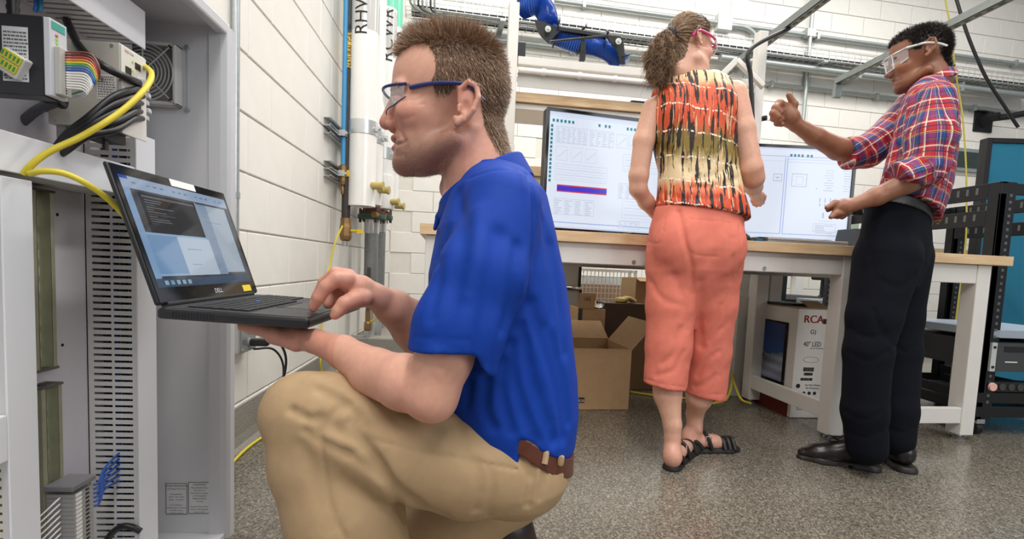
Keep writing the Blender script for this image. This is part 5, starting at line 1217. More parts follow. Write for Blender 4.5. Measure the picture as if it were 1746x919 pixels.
def head1(P, ear_at=None, neck=(826, 360, 55, 66)):
    d = smin(ell(P, (778, 148, 0), (88, 88, 74)), ell(P, (737, 143, 0), (67, 82, 60)), 16)
    d = smin(d, ell(P, (733, 205, 0), (59, 82, 53)), 16); d = smin(d, ell(P, (722, 256, 0), (47, 43, 45)), 15)
    for s in (-1, 1):
        d = smin(d, cap(P, (692, 281, s*15), (784, 255, s*55), 14, 17), 18)
        d = smin(d, ell(P, (712, 208, s*43), (28, 20, 17)), 16)
        d = smax(d, -ell(P, (669, 187, s*31), (15, 14, 19)), 9)
        d = smin(d, cap(P, (678, 155, s*6), (694, 166, s*46), 7, 7), 12)
        d = smin(d, ell(P, (688, 188, s*31), (13, 12, 14)), 2.5)
        d = smin(d, chain(P, [((681, 185, s*17), 3.), ((676, 180, s*28), 3.5), ((684, 185, s*43), 3.)]), 3)
        d = smin(d, chain(P, [((681, 194, s*18), 2.5), ((678, 198, s*29), 3), ((686, 195, s*43), 2.5)]), 3)
        e_ = q1(797, 178, -76) if ear_at is None else ear_at; d = ear(P, d, e_[0], e_[1], s, .93, s*75, 8)
    d = smin(d, cap(P, (675, 162, 0), (660, 203, 0), 7, 10), 7); d = smin(d, ell(P, (661, 210, 0), (14, 11.5, 12)), 6)
    for s in (-1, 1): d = smin(d, ell(P, (672, 216, s*12), (12, 8.5, 7)), 4)
    for s in (-1, 1): d = smax(d, -ell(P, (664, 223, s*6.5), (6, 3.2, 3.2)), 2)
    d = smin(d, ell(P, (687, 279, 0), (17, 19, 19)), 11)
    d = smin(d, ell(P, (680, 238, 0), (13, 7, 21)), 4); d = smin(d, ell(P, (681, 254, 0), (13, 8, 18)), 4)
    for s in (-1, 1): d = smax(d, -chain(P, [((664, 246, 0), 2.6), ((675, 245.5, s*13), 2.6), ((694, 242, s*25), 2.2)]), 2.5)
    for s in (-1, 1): d += 2.2*np.exp(-(polyd(P, [np.array([680, 222, s*20.]), np.array([694, 236, s*32.]), np.array([698, 250, s*34.])])/5)**2)
    P2 = P*np.array([1, 1, 1.06], 'f')
    d = smin(d, cap(P2, (806, 240, 0), (neck[0], neck[1], 0), neck[2], neck[3]), 20)
    if neck[1] > 350:
        for s in (-1, 1): d = smin(d, cap(P, (806, 238, s*52), (772, 350, s*18), 10, 12), 16)
        d = smin(d, ell(P, (758, 322, 0), (8, 12, 8)), 14)
    if FH: d = d+folds(P, FH)
    return d
J = G1.J
armL = [J(858, 365, -140, 40), J(800, 480, -178, 52), J(757, 610, -198, 49), J(737, 676, -200, 42)]
foreL = [J(737, 676, -200, 40), J(690, 652, -165, 47), J(640, 636, -110, 41), J(585, 600, -60, 27), J(538, 582, -15, 20)]
handL = [[J(538, 582, -15, 19), J(505, 577, 8, 20), J(470, 569, 25, 19)],
         [J(505, 585, -6, 15), J(470, 570, 5, 14), J(440, 561, 20, 10), J(412, 556, 40, 8)], [J(480, 572, 22, 14), J(440, 562, 45, 10), J(405, 556, 75, 8)],
         [J(482, 572, 34, 14), J(452, 560, 70, 10), J(425, 554, 105, 8)], [J(490, 572, 42, 13), J(470, 558, 85, 9), J(455, 550, 115, 7.5)], [J(515, 578, 20, 15), J(505, 565, 55, 11), J(505, 556, 80, 9)]]
armR = [J(828, 360, 165, 50), J(800, 500, 190, 50), J(768, 620, 185, 45)]
foreR = [J(768, 620, 185, 45), J(710, 556, 125, 42), J(670, 524, 70, 30), J(640, 506, 36, 21)]
handR = [[J(645, 508, 38, 21), J(615, 492, 20, 22), J(590, 480, 8, 17)], [J(628, 505, 22, 18), J(606, 508, 2, 14)],
         [J(592, 478, 0, 15), J(574, 476, -10, 13.5), J(556, 489, -16, 11.5), J(544, 508, -16, 10), J(534, 525, -12, 7.5)],      # index
         [J(594, 472, 22, 14), J(572, 467, 20, 12), J(553, 482, 24, 10.5), J(541, 505, 24, 9), J(533, 520, 24, 7)],             # middle
         [J(598, 474, 38, 12), J(574, 478, 44, 11), J(562, 500, 40, 10), J(560, 518, 32, 9)],                                    # ring, curled
         [J(606, 480, 50, 11), J(586, 486, 56, 10), J(576, 504, 52, 9), J(572, 518, 46, 8)],
         [J(620, 508, 6, 16), J(602, 512, -8, 15), J(588, 518, -16, 13.5), J(577, 530, -20, 11), J(571, 537, -20, 8.5)]]           # thumb
def limb(P, arm, fore, hand):
    d = smin(chain(P, arm, 8), chain(P, fore, 10), 14)
    return d
def hand(P, ch, kf=3.5):
    d = chain(P, ch[0], 6)
    for c in ch[1:]: d = smin(d, chain(P, c, 2.5), kf)
    return d
def bodyskin1(P):
    d = near(P, (480, 320, -300), (900, 760, 60), lambda p: limb(p, armL, foreL, handL))
    d = np.minimum(d, near(P, (560, 330, -20), (900, 760, 290), lambda p: limb(p, armR, foreR, handR)))
    h = near(P, (380, 520, -60), (590, 620, 160), lambda p: hand(p, handL)); d = smin(d, h, 9)
    h = near(P, (500, 430, -60), (690, 570, 130), lambda p: hand(p, handR)); d = smin(d, h, 9)
    return smin(d, near(P, (720, 320, -220), (960, 700, 240), lambda p: np.minimum(cap(p*np.array([1, 1, .6], 'f'), (850, 420, 0), (872, 600, 0), 60, 60), cap(p, (850, 410, -130), (835, 400, 130), 32, 32))), 10)
FH_ = [mkfold(G1, head1, p, r, dp) for p, r, dp in (([(662, 246), (674, 246), (684, 245), (693, 241)], 2.2, 3.0), ([(676, 217), (684, 226), (692, 238)], 4, .9), ([(672, 264), (680, 266), (688, 264)], 4, 1.5), ([(664, 221), (672, 224), (677, 218)], 2.2, 2.2), ([(678, 200), (690, 203), (704, 198)], 5, 1.2), ([(700, 172), (712, 170), (722, 164)], 2., .8), ([(700, 178), (712, 180), (724, 178)], 2., .8), ([(706, 225), (712, 250), (708, 268)], 7, .7), ([(678, 240), (684, 239)], 3, -1.5), ([(676, 254), (684, 252)], 3.5, -1.8))]
FH += FH_
vh, fh = polygonise(head1, (635, 40, -105), (890, 372, 105), 1.55)
vb, fb = polygonise(bodyskin1, (384, 315, -270), (960, 740, 270), 2.8)
hp1 = [(668, 100), (690, 84), (712, 74), (730, 76), (741, 95), (743, 120), (736, 138), (742, 160), (766, 160), (782, 142), (800, 134), (819, 150), (822, 190), (826, 215), (843, 248), (853, 262), (900, 262), (900, 20), (660, 20)]
def skin1(Q):
    n = len(Q); C = np.tile(np.array(lin('d6a08a')[:3]), (n, 1)); x, y, z = Q.T
    for c, r, m_ in (((660, 212, 0), (22, 16, 18), .55), ((700, 215, -40), (36, 26, 40), .45), ((700, 215, 40), (36, 26, 40), .45), ((797, 175, -80), (24, 44, 20), .5), ((735, 680, -200), (40, 40, 60), .5)): C = blend(C, m_*gau(Q, c, r), 'c4705e')
    C = blend(C, .5*gau(Q, (800, 280, -50), (50, 50, 60)), 'cb8472')
    hnd = ((x > 520) & (x < 625) & (y > 440) & (y < 560)) | ((x < 600) & (y > 540)); C = blend(C, .38*hnd, 'c97f6c')
    st = np.exp(-np.clip((y-300)/40, 0, 9)**2)*1/(1+np.exp(-(y-248+.28*(x-690))/9))*1/(1+np.exp((x-790)/8))*(y < 330)*(x < 800)
    sp = .55+.45*np.sin(x*2.1+z*1.7)*np.sin(y*2.3+z*.9)
    C = blend(C, .72*st*(.7+.5*sp*.6), '75564a'); C = blend(C, .45*gau(Q, (676, 231, 0), (12, 6, 24)), '8a6454')
    lip = np.maximum(gau(Q, (673, 239, 0), (12, 5, 22)), gau(Q, (674, 253, 0), (12, 6, 18))); C = blend(C, .75*lip, 'b5635a')
    for s in (-1, 1):
        e = ell(Q.astype('f'), (688, 188, s*31), (13.6, 12.6, 14.6)) < .6
        op = e & (x < 686) & (y > 183) & (y < 195); C = blend(C, op*1., 'd9d3cd'); C = blend(C, (op & (np.hypot(y-189, (z-s*31)) < 5.6))*1., '3e6a8c'); C = blend(C, (op & (np.hypot(y-189, z-s*31) < 2.6))*1., '101418')
        C = blend(C, .75*np.exp(-(polyd(Q.astype('f'), [np.array([668, 156, s*8.]), np.array([674, 158, s*28.]), np.array([692, 166, s*50.])])/4.5)**2), '6d4a36')
    kk = FPX/(FPX+z); xp, yp = PX+(x-PX)*kk, PY+(y-PY)*kk; C = blend(C, .85*(inpoly(xp, yp, hp1) & (yp < 270) & (y < 300)), '5d4331')
    nail = gau(Q, G1.q(573, 536, -30), (6, 6, 8)); C = blend(C, .6*nail, 'e3b9ab')
    return C
M1 = thing('person', 'man in royal blue polo and khaki trousers crouching with the laptop', 'person', onax(640, 1190, 2, 0))
# join the neck to the trunk inside the shirt
lowest = np.nonzero(vh[:, 1] > vh[:, 1].max()-3)[0]; lowest = lowest[np.argsort(np.arctan2(vh[lowest, 2], vh[lowest, 0]-826))][::6]
def nearest(p): return int(np.argmin(((vb-p)**2).sum(1)))
br = np.array([[a, b, len(vh)+nearest(vh[b]+np.array([0, 40, 0])), len(vh)+nearest(vh[a]+np.array([0, 40, 0]))] for a, b in zip(lowest[:-1], lowest[1:])])
br = br[br[:, 2] != br[:, 3]]
fig_mesh('body', G1, [(np.concatenate([vh, vb]), np.concatenate([fh, fb+len(vh), br]))], skin_mat('skin_fair'), M1, skin1)
# hair
def hair(fig, v, f, mask, n, dirf, lenf, rad, cols, parent, name='hair', segs=3, seed=1, bendf=None):
    r = np.random.default_rng(seed); N = vnormals(v, f); i = np.nonzero(mask)[0]; i = r.choice(i, n); root = v[i]+r.normal(0, 1.0, (n, 3)); nn = N[i]
    d = dirf(root, nn, r); L = lenf(root, r); b = bendf(root, nn, r) if bendf else np.zeros((n, 3))
    V, F_, own = strands(root, d, b, L, np.full(n, rad)*r.uniform(.7, 1.2, n), segs)
    cc = np.array([lin(c)[:3] for c in cols]); t = r.random(n); k = np.clip((t*(len(cc)-1)).astype(int), 0, len(cc)-2); w = (t*(len(cc)-1)-k)[:, None]; cs = (cc[k]*(1-w)+cc[k+1]*w)*r.uniform(.75, 1.2, (n, 1))
    return fig_mesh(name, fig, [(V, F_)], hair_mat('hair_strand'), parent, lambda Q: cs[own])
x, y, z = vh.T; kk = FPX/(FPX+z); x, y = PX+(x-PX)*kk, PY+(y-PY)*kk; mk = inpoly(x, y, hp1) & (y < 262) & ~((np.abs(z) > 70) & (x > 778) & (x < 816) & (y > 136) & (y < 214))
def d1_(r0, nn, r):
    top = np.clip((125-r0[:, 1])/60, 0, 1)[:, None]; fr = np.clip((760-r0[:, 0])/80, 0, 1)[:, None]
    return nn*(.35+.75*top)+(1-top)*np.array([.35, .95, 0])+top*np.array([-.25, -.5, 0])+fr*top*np.array([-.7, .1, 0])+r.normal(0, .22, nn.shape)
o = hair(G1, vh, fh, mk, 15500, d1_, lambda r0, r: (9+14*np.clip((130-r0[:, 1])/70, 0, 1))*r.uniform(.7, 1.25, len(r0)), .62, ['6a4e3c', '8c6c54', 'a88a70', 'c2a88c'], M1, seed=2)
bp = [(669, 236), (682, 233), (694, 236), (700, 250), (722, 244), (752, 226), (772, 206), (784, 214), (788, 240), (772, 275), (742, 306), (690, 306), (668, 290), (676, 264), (690, 262), (692, 244), (672, 244)]
lipm = (gau(vh, (673, 239, 0), (10, 4, 20))+gau(vh, (674, 253, 0), (10, 5, 16))) > .5
hair(G1, vh, fh, inpoly(x, y, bp) & ~lipm, 6500, lambda r0, nn, r: nn*.5+np.array([-.2, .8, 0])+r.normal(0, .3, nn.shape), lambda r0, r: r.uniform(.8, 1.6, len(r0)), .24, ['3a2a22', '5a4234', '7b5f4d'], M1, name='stubble', segs=1, seed=12)
hair(G1, vh, fh, inpoly(x, y, [(662, 152), (668, 144), (684, 142), (702, 146), (706, 151), (686, 150), (670, 155)]), 500, lambda r0, nn, r: nn*.35+np.array([.9, -.15, 0])+r.normal(0, .2, nn.shape), lambda r0, r: r.uniform(4, 8, len(r0)), .35, ['4a3527', '6b4c38'], M1, name='eyebrow', segs=2, seed=13)
# polo shirt
ys = [296, 318, 340, 400, 470, 550, 640, 700, 745, 768]
def torso1(P): return loft(P, ys, [850, 851, 851, 848, 848, 853, 863, 874, 883, 884], [50, 64, 80, 98, 112, 119, 118, 109, 95, 85], [70, 112, 140, 166, 172, 168, 162, 160, 154, 148])
slv = [J(862, 352, -140, 62), J(822, 470, -176, 76), J(784, 560, -192, 77), J(768, 625, -198, 78)]
slvR = [J(828, 362, 150, 60), J(800, 480, 178, 66), J(782, 575, 190, 62)]
def shirt1_(P):
    d = torso1(P)
    for s in (-1, 1): d = smin(d, cap(P, (838, 322, s*36), (852, 366, s*132), 34, 40), 24)
    a = chain(P, slv, 14); c = G1.q(768, 602, -198); c = G1.q(800, 592, -198); cut = smin((P-c.astype('f')) @ nrm([.02, 1, .08]).astype('f'), (P-c.astype('f')) @ nrm([-1.15, 1, .08]).astype('f'), 8)
    a = smin(a, chain(P, [J(800, 585, -205, 34), J(818, 612, -206, 22), J(832, 634, -204, 9)], 6), 12); a = smax(a, cut, 4); a = smax(a, -smax(chain(P, [(p, r*.78) for p, r in slv[2:]], 8), -(cut+9), 3), 3)
    d = smin(d, a, 16)
    b = chain(P, slvR, 12); c = G1.q(742, 548, 185); nv = nrm([-.4, 1, 0]); b = smax(b, (P-c.astype('f')) @ nv.astype('f'), 4); d = smin(d, b, 14)
    d = smax(d, smin((P-np.array([914, 727, 0], 'f')) @ nrm([-.56, .83, 0]).astype('f'), P[:, 0]-884, 10), 7)
    # neck opening
    d = smax(d, -cap(P*np.array([1, 1, 1.0], 'f'), (800, 250, 0), (828, 345, 0), 66, 66), 5)
    pl_ = (P-np.array([765, 352, 0], 'f')) @ nrm([-.5, -.86, 0]).astype('f')
    return d
S0 = shirt1_
FS = [mkfold(G1, S0, p, r, dp) for p, r, dp in (
    ([(898, 296), (908, 340), (906, 420), (900, 500), (888, 560)], 3.6, 4.2),                # armhole seam
    ([(890, 300), (898, 345), (896, 420), (888, 500)], 5, -2.4),
    ([(800, 303), (840, 290), (880, 288)], 5, 1.8),                                          # shoulder seam
    ([(905, 520), (925, 580), (950, 660), (962, 745)], 10, 5.0), ([(890, 560), (905, 640), (930, 710), (945, 750)], 9, 5.5), ([(875, 590), (880, 660), (900, 720), (915, 752)], 9, 5.0),
    ([(935, 560), (958, 640), (970, 720)], 9, 4.0), ([(860, 620), (858, 680), (872, 735)], 8, 4.5), ([(830, 650), (828, 700), (840, 728)], 8, 4.0), ([(800, 650), (795, 690)], 7, 3.5),
    ([(940, 420), (955, 520), (962, 600)], 12, 3.0), ([(925, 360), (938, 450), (940, 540)], 12, 3.0),
    ([(780, 330), (790, 420), (770, 520), (750, 580)], 13, 4.5), ([(850, 400), (838, 480), (822, 560), (815, 620)], 12, 5.5), ([(745, 400), (748, 470), (735, 540)], 9, 3.0),
    ([(880, 420), (870, 500), (858, 560)], 9, 4.0), ([(815, 360), (812, 430), (798, 500)], 12, -3.0),
    ([(708, 574), (760, 578), (800, 580)], 2.4, 1.0))]
def shirt1(P):
    d = S0(P)+1.25*folds(P, FS)
    return d+.7*np.sin(P[:, 0]*.045+P[:, 1]*.03)*np.sin(P[:, 2]*.05)
vs, fs_ = polygonise(shirt1, (668, 262, -285), (1000, 776, 270), 2.9)
blue = mat('royal_blue_knit', '023898', .7, spec=.25, noise=.05, nscale=40, bump=.25, bscale=1400)
sh = fig_mesh('polo_shirt', G1, [(vs, fs_)], blue, M1)
def collar(P):
    a, b = np.array([816, 262, 0], 'f'), np.array([838, 352, 0], 'f'); P2 = P*np.array([1, 1, 1.03], 'f')
    d = np.maximum(cap(P2, a, b, 67, 92), -cap(P2, a, b, 58, 82))
    tp = (P-np.array([766, 338, 0], 'f')) @ nrm([-.52, -.86, 0]).astype('f'); bt = (P-np.array([764, 376, 0], 'f')) @ nrm([.45, .89, 0]).astype('f')
    d = smax(smax(d, tp, 3), bt, 3)
    return smin(d, chain(P, [((760, 352, -14), 5), ((750, 372, -16), 5), ((744, 392, -14), 3.5)], 3), 4)
vc, fc = polygonise(collar, (735, 250, -100), (920, 400, 100), 1.9); fig_mesh('collar', G1, [(vc, fc)], blue, sh)
# trousers
thL = [J(884, 797, -80, 80), J(800, 790, -98, 88), J(700, 768, -108, 86), J(560, 716, -98, 80), J(520, 704, -92, 68)]
shL = [J(520, 706, -92, 68), J(548, 780, -90, 84), J(588, 866, -86, 98), J(606, 960, -82, 92), J(608, 1080, -80, 66), J(600, 1180, -78, 58)]
thR = [J(880, 812, 80, 72), J(760, 905, 92, 78), J(560, 1000, 92, 76)]; shR = [J(560, 1002, 92, 74), J(720, 1040, 96, 66), J(850, 1045, 90, 52)]
def pants0(P):
    d = loft(P, [640, 700, 745, 768, 795, 820, 842, 858], [866, 875, 884, 886, 888, 884, 878, 872], [102, 98, 90, 85, 81, 72, 54, 28], [148, 148, 146, 146, 148, 136, 104, 50])
    d = smax(d, -((P-np.array([918, 734, 0], 'f')) @ nrm([-.56, .83, 0]).astype('f')), 3)
    L = smin(chain(P, thL, 10), chain(P, shL, 10), 16); R = smin(chain(P, thR, 10), chain(P, shR, 10), 12)
    return smin(smin(d, L, 14), R, 10)
FP = [mkfold(G1, pants0, p, r, dp) for p, r, dp in (
    ([(629, 748), (700, 765), (800, 785), (880, 800)], 2.4, 2.2),                             # side seam
    ([(545, 665), (580, 685), (612, 712), (622, 725)], 8, 5), ([(498, 700), (530, 715), (545, 712)], 6, 6), ([(545, 735), (575, 700), (590, 690)], 6, 6),
    ([(545, 720), (580, 735), (618, 760), (650, 800)], 9, 7), ([(520, 735), (560, 760), (600, 775)], 7, 4), ([(600, 722), (625, 770), (660, 820), (715, 862), (760, 880)], 9, 9),
    ([(590, 775), (630, 800), (650, 815)], 7, 5), ([(640, 790), (665, 830), (690, 880)], 9, 6), ([(545, 745), (553, 800), (565, 870), (590, 919)], 4, 2.6), ([(515, 760), (545, 830), (570, 900)], 12, 3),
    ([(855, 735), (880, 775), (900, 800), (905, 812)], 4, 6), ([(880, 740), (890, 780), (905, 815)], 4, 5), ([(840, 738), (865, 752), (885, 745)], 5, -4), ([(912, 770), (905, 830), (900, 860)], 6, 4), ([(930, 800), (920, 850)], 6, 3),
    ([(815, 790), (818, 830), (812, 870)], 7, 4), ([(835, 800), (840, 840), (832, 880)], 6, 3), ([(780, 720), (790, 760), (800, 790)], 10, 3), ([(690, 700), (760, 730), (830, 760)], 14, 3),
    ([(660, 700), (690, 740)], 10, 2.5), ([(520, 640), (560, 660), (620, 690)], 14, -2.5))]
def pants1(P): return pants0(P)+1.2*folds(P, FP)+.6*np.sin(P[:, 0]*.06+P[:, 1]*.05)*np.sin(P[:, 2]*.06)
vp, fp = polygonise(pants1, (430, 596, -220), (1000, 1160, 210), 3.2)
khaki = mat('khaki_twill', 'ac906c', .75, noise=.05, nscale=60, bump=.25, bscale=900)
pt_ = fig_mesh('trousers', G1, [(vp, fp)], khaki, M1)
def belt(P):
    d = loft(P, [640, 700, 745, 768, 800, 835], [866, 875, 884, 886, 888, 886], [102, 98, 90, 85, 82, 76], [148, 148, 146, 146, 150, 146]); c = (P-np.array([920, 740, 0], 'f')) @ nrm([-.56, .83, 0]).astype('f')
    return np.maximum(np.maximum(d-4, np.abs(c)-12.5), -(d+3))
vq, fq = polygonise(belt, (760, 640, -170), (995, 815, 170), 2.2); bl_ = fig_mesh('belt', G1, [(vq, fq)], mat('brown_leather', '5a2f22', .35, noise=.15, nscale=80), M1)
for px in (930, 957):
    a = [G1.world(np.array([on_surface(G1, belt, px+dx, py)+np.array([0, 0, -3.])]))[0] for dx, py in ((3, 757), (1, 768), (0, 778), (-2, 790))]
    MB().tube(spline(a, 3), .0045, 8).build('belt_loop', khaki, bl_, True)
# shoes
shoeR = [J(866, 902, 70, 44), J(880, 955, 72, 44), J(892, 1020, 74, 36), J(886, 1062, 74, 28)]
def shoe1(P):
    fl = G1.world(P.astype(float))[:, 2]/G1.u
    return smax(chain(P, shoeR, 10), -fl.astype('f'), 4)
def shoe1n(P):
    fl = G1.world(P.astype(float))[:, 2]/G1.u
    return smax(chain(P, [J(612, 1192, -78, 40), J(560, 1208, -80, 34), J(470, 1212, -84, 26)], 10), -fl.astype('f'), 4)
for f_ in (shoe1, shoe1n): vq, fq = polygonise(f_, (420, 840, -160), (960, 1270, 140), 4.); fig_mesh('shoe', G1, [(vq, fq)], mat('dark_brown_shoe', '2c211d', .4, noise=.2), M1)
vq, fq = polygonise(lambda P: smax(chain(P, [J(832, 916, 66, 30), J(838, 960, 70, 28)], 8), -chain(P, shoeR, 8)-2, 3), (780, 860, 0), (900, 1010, 130), 2.6); fig_mesh('sole', G1, [(vq, fq)], mat('sole_black', '191716', .6), M1)
# safety glasses
def glasses(fig, parent, lens, rim_t, temple, rim_r, frame_m, name='safety_glasses', lens_a=.16, tint='dfe6ea', lower=None):
    g = thing(name, 'x', 'x', (0, 0, 0)); del g['label']; del g['category']; g.parent = parent; g.location = -wloc(parent)
    n = 28; top = []; bot = []; V = []; Fq = []
    for i in range(n+1):
        s = -1+2*i/n; t_, b_ = lens(s); top.append(t_); bot.append(b_)
        for k in range(5): w = k/4; V.append(t_*(1-w)+b_*w+np.array([-3.*math.sin(math.pi*w), 0, 0])*fig_face(fig))
    for i in range(n):
        for k in range(4): Fq.append([i*5+k, i*5+k+1, (i+1)*5+k+1, (i+1)*5+k])
    fig_mesh('lens', fig, [(np.array(V, float), np.array(Fq))], mat('clear_lens_%s' % tint, tint, .04, alpha=lens_a, spec=.8), g)
    w = lambda L: [fig.world(np.array([p], float))[0] for p in L]
    MB().tube(w(top), rim_r*fig.u, 8).build('frame', frame_m, g, True)
    if lower: MB().tube(w(bot), lower*fig.u, 8).build('lower_rim', frame_m, g, True)
    for s in (-1, 1): MB().tube(spline(w([np.array([a, b, c*s]) for a, b, c in temple]), 6), [rim_r*fig.u*(1.5-.5*i/(6*(len(temple)-1))) for i in range(6*(len(temple)-1)+1)], 8).build('temple', frame_m, g, True)
    return g
def fig_face(fig): return 1.
def lens1(s):
    a = abs(s); x = 655+49*a**2.4; return np.array([x, 158+10*a**2, s*58]), np.array([x+7*(1-a), 198-3*a**2-7*max(0, a-.75)*4, s*57.])
navy = mat('navy_frame', '16246b', .3)
glasses(G1, M1, lens1, 0, [(*q1(a_, b_, -c_)[:2], c_) for a_, b_, c_ in ((699, 149, 58), (730, 143, 69), (762, 141, 77), (795, 144, 80), (812, 157, 79), (827, 172, 76))], 2.4, navy, lens_a=.28, lower=.9)
# ================================================================== STANDING FIGURES
class HeadMap:                                          # places the head form in another figure
    def __init__(s, c, sc, f, ear_at=(800, 184), widen=1., neck=(816, 300, 50, 50)):
        s.c = np.asarray(c, 'f'); s.sc = sc; f = nrm(f); r = nrm(np.cross(np.array([0, 1., 0]), f)); d = np.cross(f, r)
        if d[1] < 0: d = -d
        s.f, s.r, s.d = f.astype('f'), r.astype('f'), d.astype('f'); s.ear = ear_at; s.w = widen; s.nk = neck
    def loc(s, P): v = (P-s.c)/s.sc; return np.stack([778-v @ s.f, 148+v @ s.d, (v @ s.r)*s.w], 1)
    def out(s, x, y, z): return s.c+s.sc*(-(x-778)*s.f+(y-148)*s.d+z/s.w*s.r)
    def sdf(s, P): return head1(s.loc(P).astype('f'), s.ear, s.nk)*s.sc
def floorq(fig, px, py, h=0.): return fig.fromw(onax(px, py, 2, h))
def ramp(nt, fac, stops, const=False):
    r = nt.nodes.new('ShaderNodeValToRGB'); r.color_ramp.interpolation = 'CONSTANT' if const else 'LINEAR'; e = r.color_ramp.elements
    e[0].position = stops[0][0]; e[0].color = lin(stops[0][1]); e[1].position = stops[-1][0]; e[1].color = lin(stops[-1][1])
    for p, c in stops[1:-1]: x = e.new(p); x.color = lin(c)
    nt.links.new(fac, r.inputs[0]); return r.outputs[0]
def math_(nt, op, a, b=None, c=None):
    n = nt.nodes.new('ShaderNodeMath'); n.operation = op
    for i, v in enumerate((a, b, c)):
        if v is None: continue
        if isinstance(v, (int, float)): n.inputs[i].default_value = v
        else: nt.links.new(v, n.inputs[i])
    return n.outputs[0]
def mixc(nt, f, a, b):
    n = nt.nodes.new('ShaderNodeMix'); n.data_type = 'RGBA'
    for s_, v in ((0, f), (6, a), (7, b)):
        if isinstance(v, (int, float)): n.inputs[s_].default_value = v
        elif isinstance(v, tuple): n.inputs[s_].default_value = v
        else: nt.links.new(v, n.inputs[s_])
    return n.outputs[2]
def tex_base(name, rough=.75):
    m = bpy.data.materials.new(name); m.use_nodes = True; nt = m.node_tree; b = nt.nodes['Principled BSDF']; b.inputs['Roughness'].default_value = rough
    a = nt.nodes.new('ShaderNodeAttribute'); a.attribute_name = 'Tex'; sp = nt.nodes.new('ShaderNodeSeparateXYZ'); nt.links.new(a.outputs['Vector'], sp.inputs[0])
    return m, nt, b, a.outputs['Vector'], sp.outputs[0], sp.outputs[1]
def noise_(nt, vec, scale, sx, sy, det=3, rough=.5):
    mp = nt.nodes.new('ShaderNodeMapping'); mp.inputs['Scale'].default_value = (sx, sy, 1); nt.links.new(vec, mp.inputs[0])
    n = nt.nodes.new('ShaderNodeTexNoise'); n.inputs['Scale'].default_value = scale; n.inputs['Detail'].default_value = det; n.inputs['Roughness'].default_value = rough; nt.links.new(mp.outputs[0], n.inputs['Vector']); return n.outputs[0]
# ------------------------------------------------------------------ woman
G2 = Fig(1.80); J = G2.J
H2 = HeadMap((1172, 64, 0), .425, (.87, .03, .49), (802, 182), 1.0)
hL = floorq(G2, 1143, 801); tL = floorq(G2, 1184, 764); hR = floorq(G2, 1172, 770); tR = floorq(G2, 1254, 768)
def up(p, h, dx=0., dz=0.): return np.array([p[0]+dx, p[1]-h, p[2]+dz])
aL, aR = up(hL, 38, 6, 8), up(hR, 38, 14, 2)             # ankles
wArmL = [J(1114, 186, -4, 19), J(1098, 240, -4, 17.5), J(1089, 300, 2, 16), J(1088, 322, 6, 14)]; wForeL = [J(1088, 322, 6, 14), J(1102, 344, 22, 13), J(1124, 372, 44, 9.5)]
wArmR = [J(1251, 160, -4, 22), J(1266, 220, -8, 20), J(1280, 288, -8, 19), J(1284, 304, -2, 17)]; wForeR = [J(1284, 304, -2, 17), J(1285, 318, 40, 14), J(1288, 330, 78, 10)]
wHandR = [[J(1288, 330, 78, 9.5), J(1291, 338, 90, 9)], [J(1290, 338, 90, 6), J(1294, 345, 100, 4), J(1290, 351, 106, 3)], [J(1294, 337, 90, 5), J(1299, 343, 100, 3.6), J(1296, 350, 106, 3)], [J(1297, 335, 90, 4.6), J(1301, 340, 98, 3.4), J(1301, 346, 104, 3)], [J(1286, 334, 84, 5), J(1284, 342, 92, 4), J(1286, 349, 98, 3.2)], [J(1297, 330, 84, 5), J(1303, 335, 90, 3.6), J(1303, 340, 95, 3)]]
def skin2_(P):
    d = near(P, (1080, 10, -80), (1280, 160, 90), lambda p: H2.sdf(p))
    d = smin(d, near(P, (1080, 90, -80), (1290, 240, 80), lambda p: np.minimum(cap(p, (1178, 100, 0), (1186, 150, 4), 23, 25), cap(p, (1126, 176, 2), (1240, 160, 2), 16, 16))), 12)
    d = smin(d, near(P, (1040, 130, -60), (1180, 420, 100), lambda p: smin(chain(p, wArmL, 6), chain(p, wForeL, 6), 7)), 8)
    d = smin(d, near(P, (1200, 110, -60), (1400, 380, 160), lambda p: smin(smin(chain(p, wArmR, 6), chain(p, wForeR, 6), 8), hand(p, wHandR, 2), 4)), 8)
    def legs(p):
        L = chain(p, [J(1138, 600, -14, 30), J(1138, 672, -18, 23), (aL+np.array([0, -34, 0]), 14), (aL, 13.5)], 6); L = smin(L, ell(p, aL+np.array([-3, 14, -6]), (14, 20, 17)), 6)
        ft = lambda a, h, t: smin(cap(p, up(h, 20, 4), up(h+(t-h)*.55, 18), 13, 11), cap(p, up(h+(t-h)*.5, 17), up(h+(t-h)*.9, 11), 13, 9), 6)
        L = smin(L, ft(aL, hL, tL), 8)
        R = chain(p, [J(1203, 600, 26, 28), J(1192, 678, 30, 21), (aR+np.array([0, -30, 0]), 14.5), (aR, 14)], 6); R = smin(R, ell(p, aR+np.array([-9, 10, 0]), (15, 18, 14)), 6); R = smin(R, ell(p, aR+np.array([3, -4, -10]), (6, 7, 6)), 4)
        return np.minimum(L, smin(R, ft(aR, hR, tR), 8))
    d = smin(d, near(P, (1120, 150, -60), (1260, 640, 80), lambda p: smin(chain(p, [((1184, 170, 2), 26), ((1188, 300, 2), 30), ((1187, 430, 4), 30)], 8), np.minimum(chain(p, [((1187, 430, 4), 28), ((1148, 470, -2), 24), J(1140, 610, -14, 24)], 6), chain(p, [((1187, 430, 4), 28), ((1218, 470, 4), 24), J(1205, 615, 24, 23)], 6)), 6)), 4)
    return smin(d, near(P, (1080, 590, -140), (1290, 850, 160), legs), 2)
vw, fw = polygonise(skin2_, (1060, 14, -110), (1400, 830, 150), 1.75)
vw2, fw2 = vw, fw
def inhead(Q): return H2.loc(Q.astype('f'))
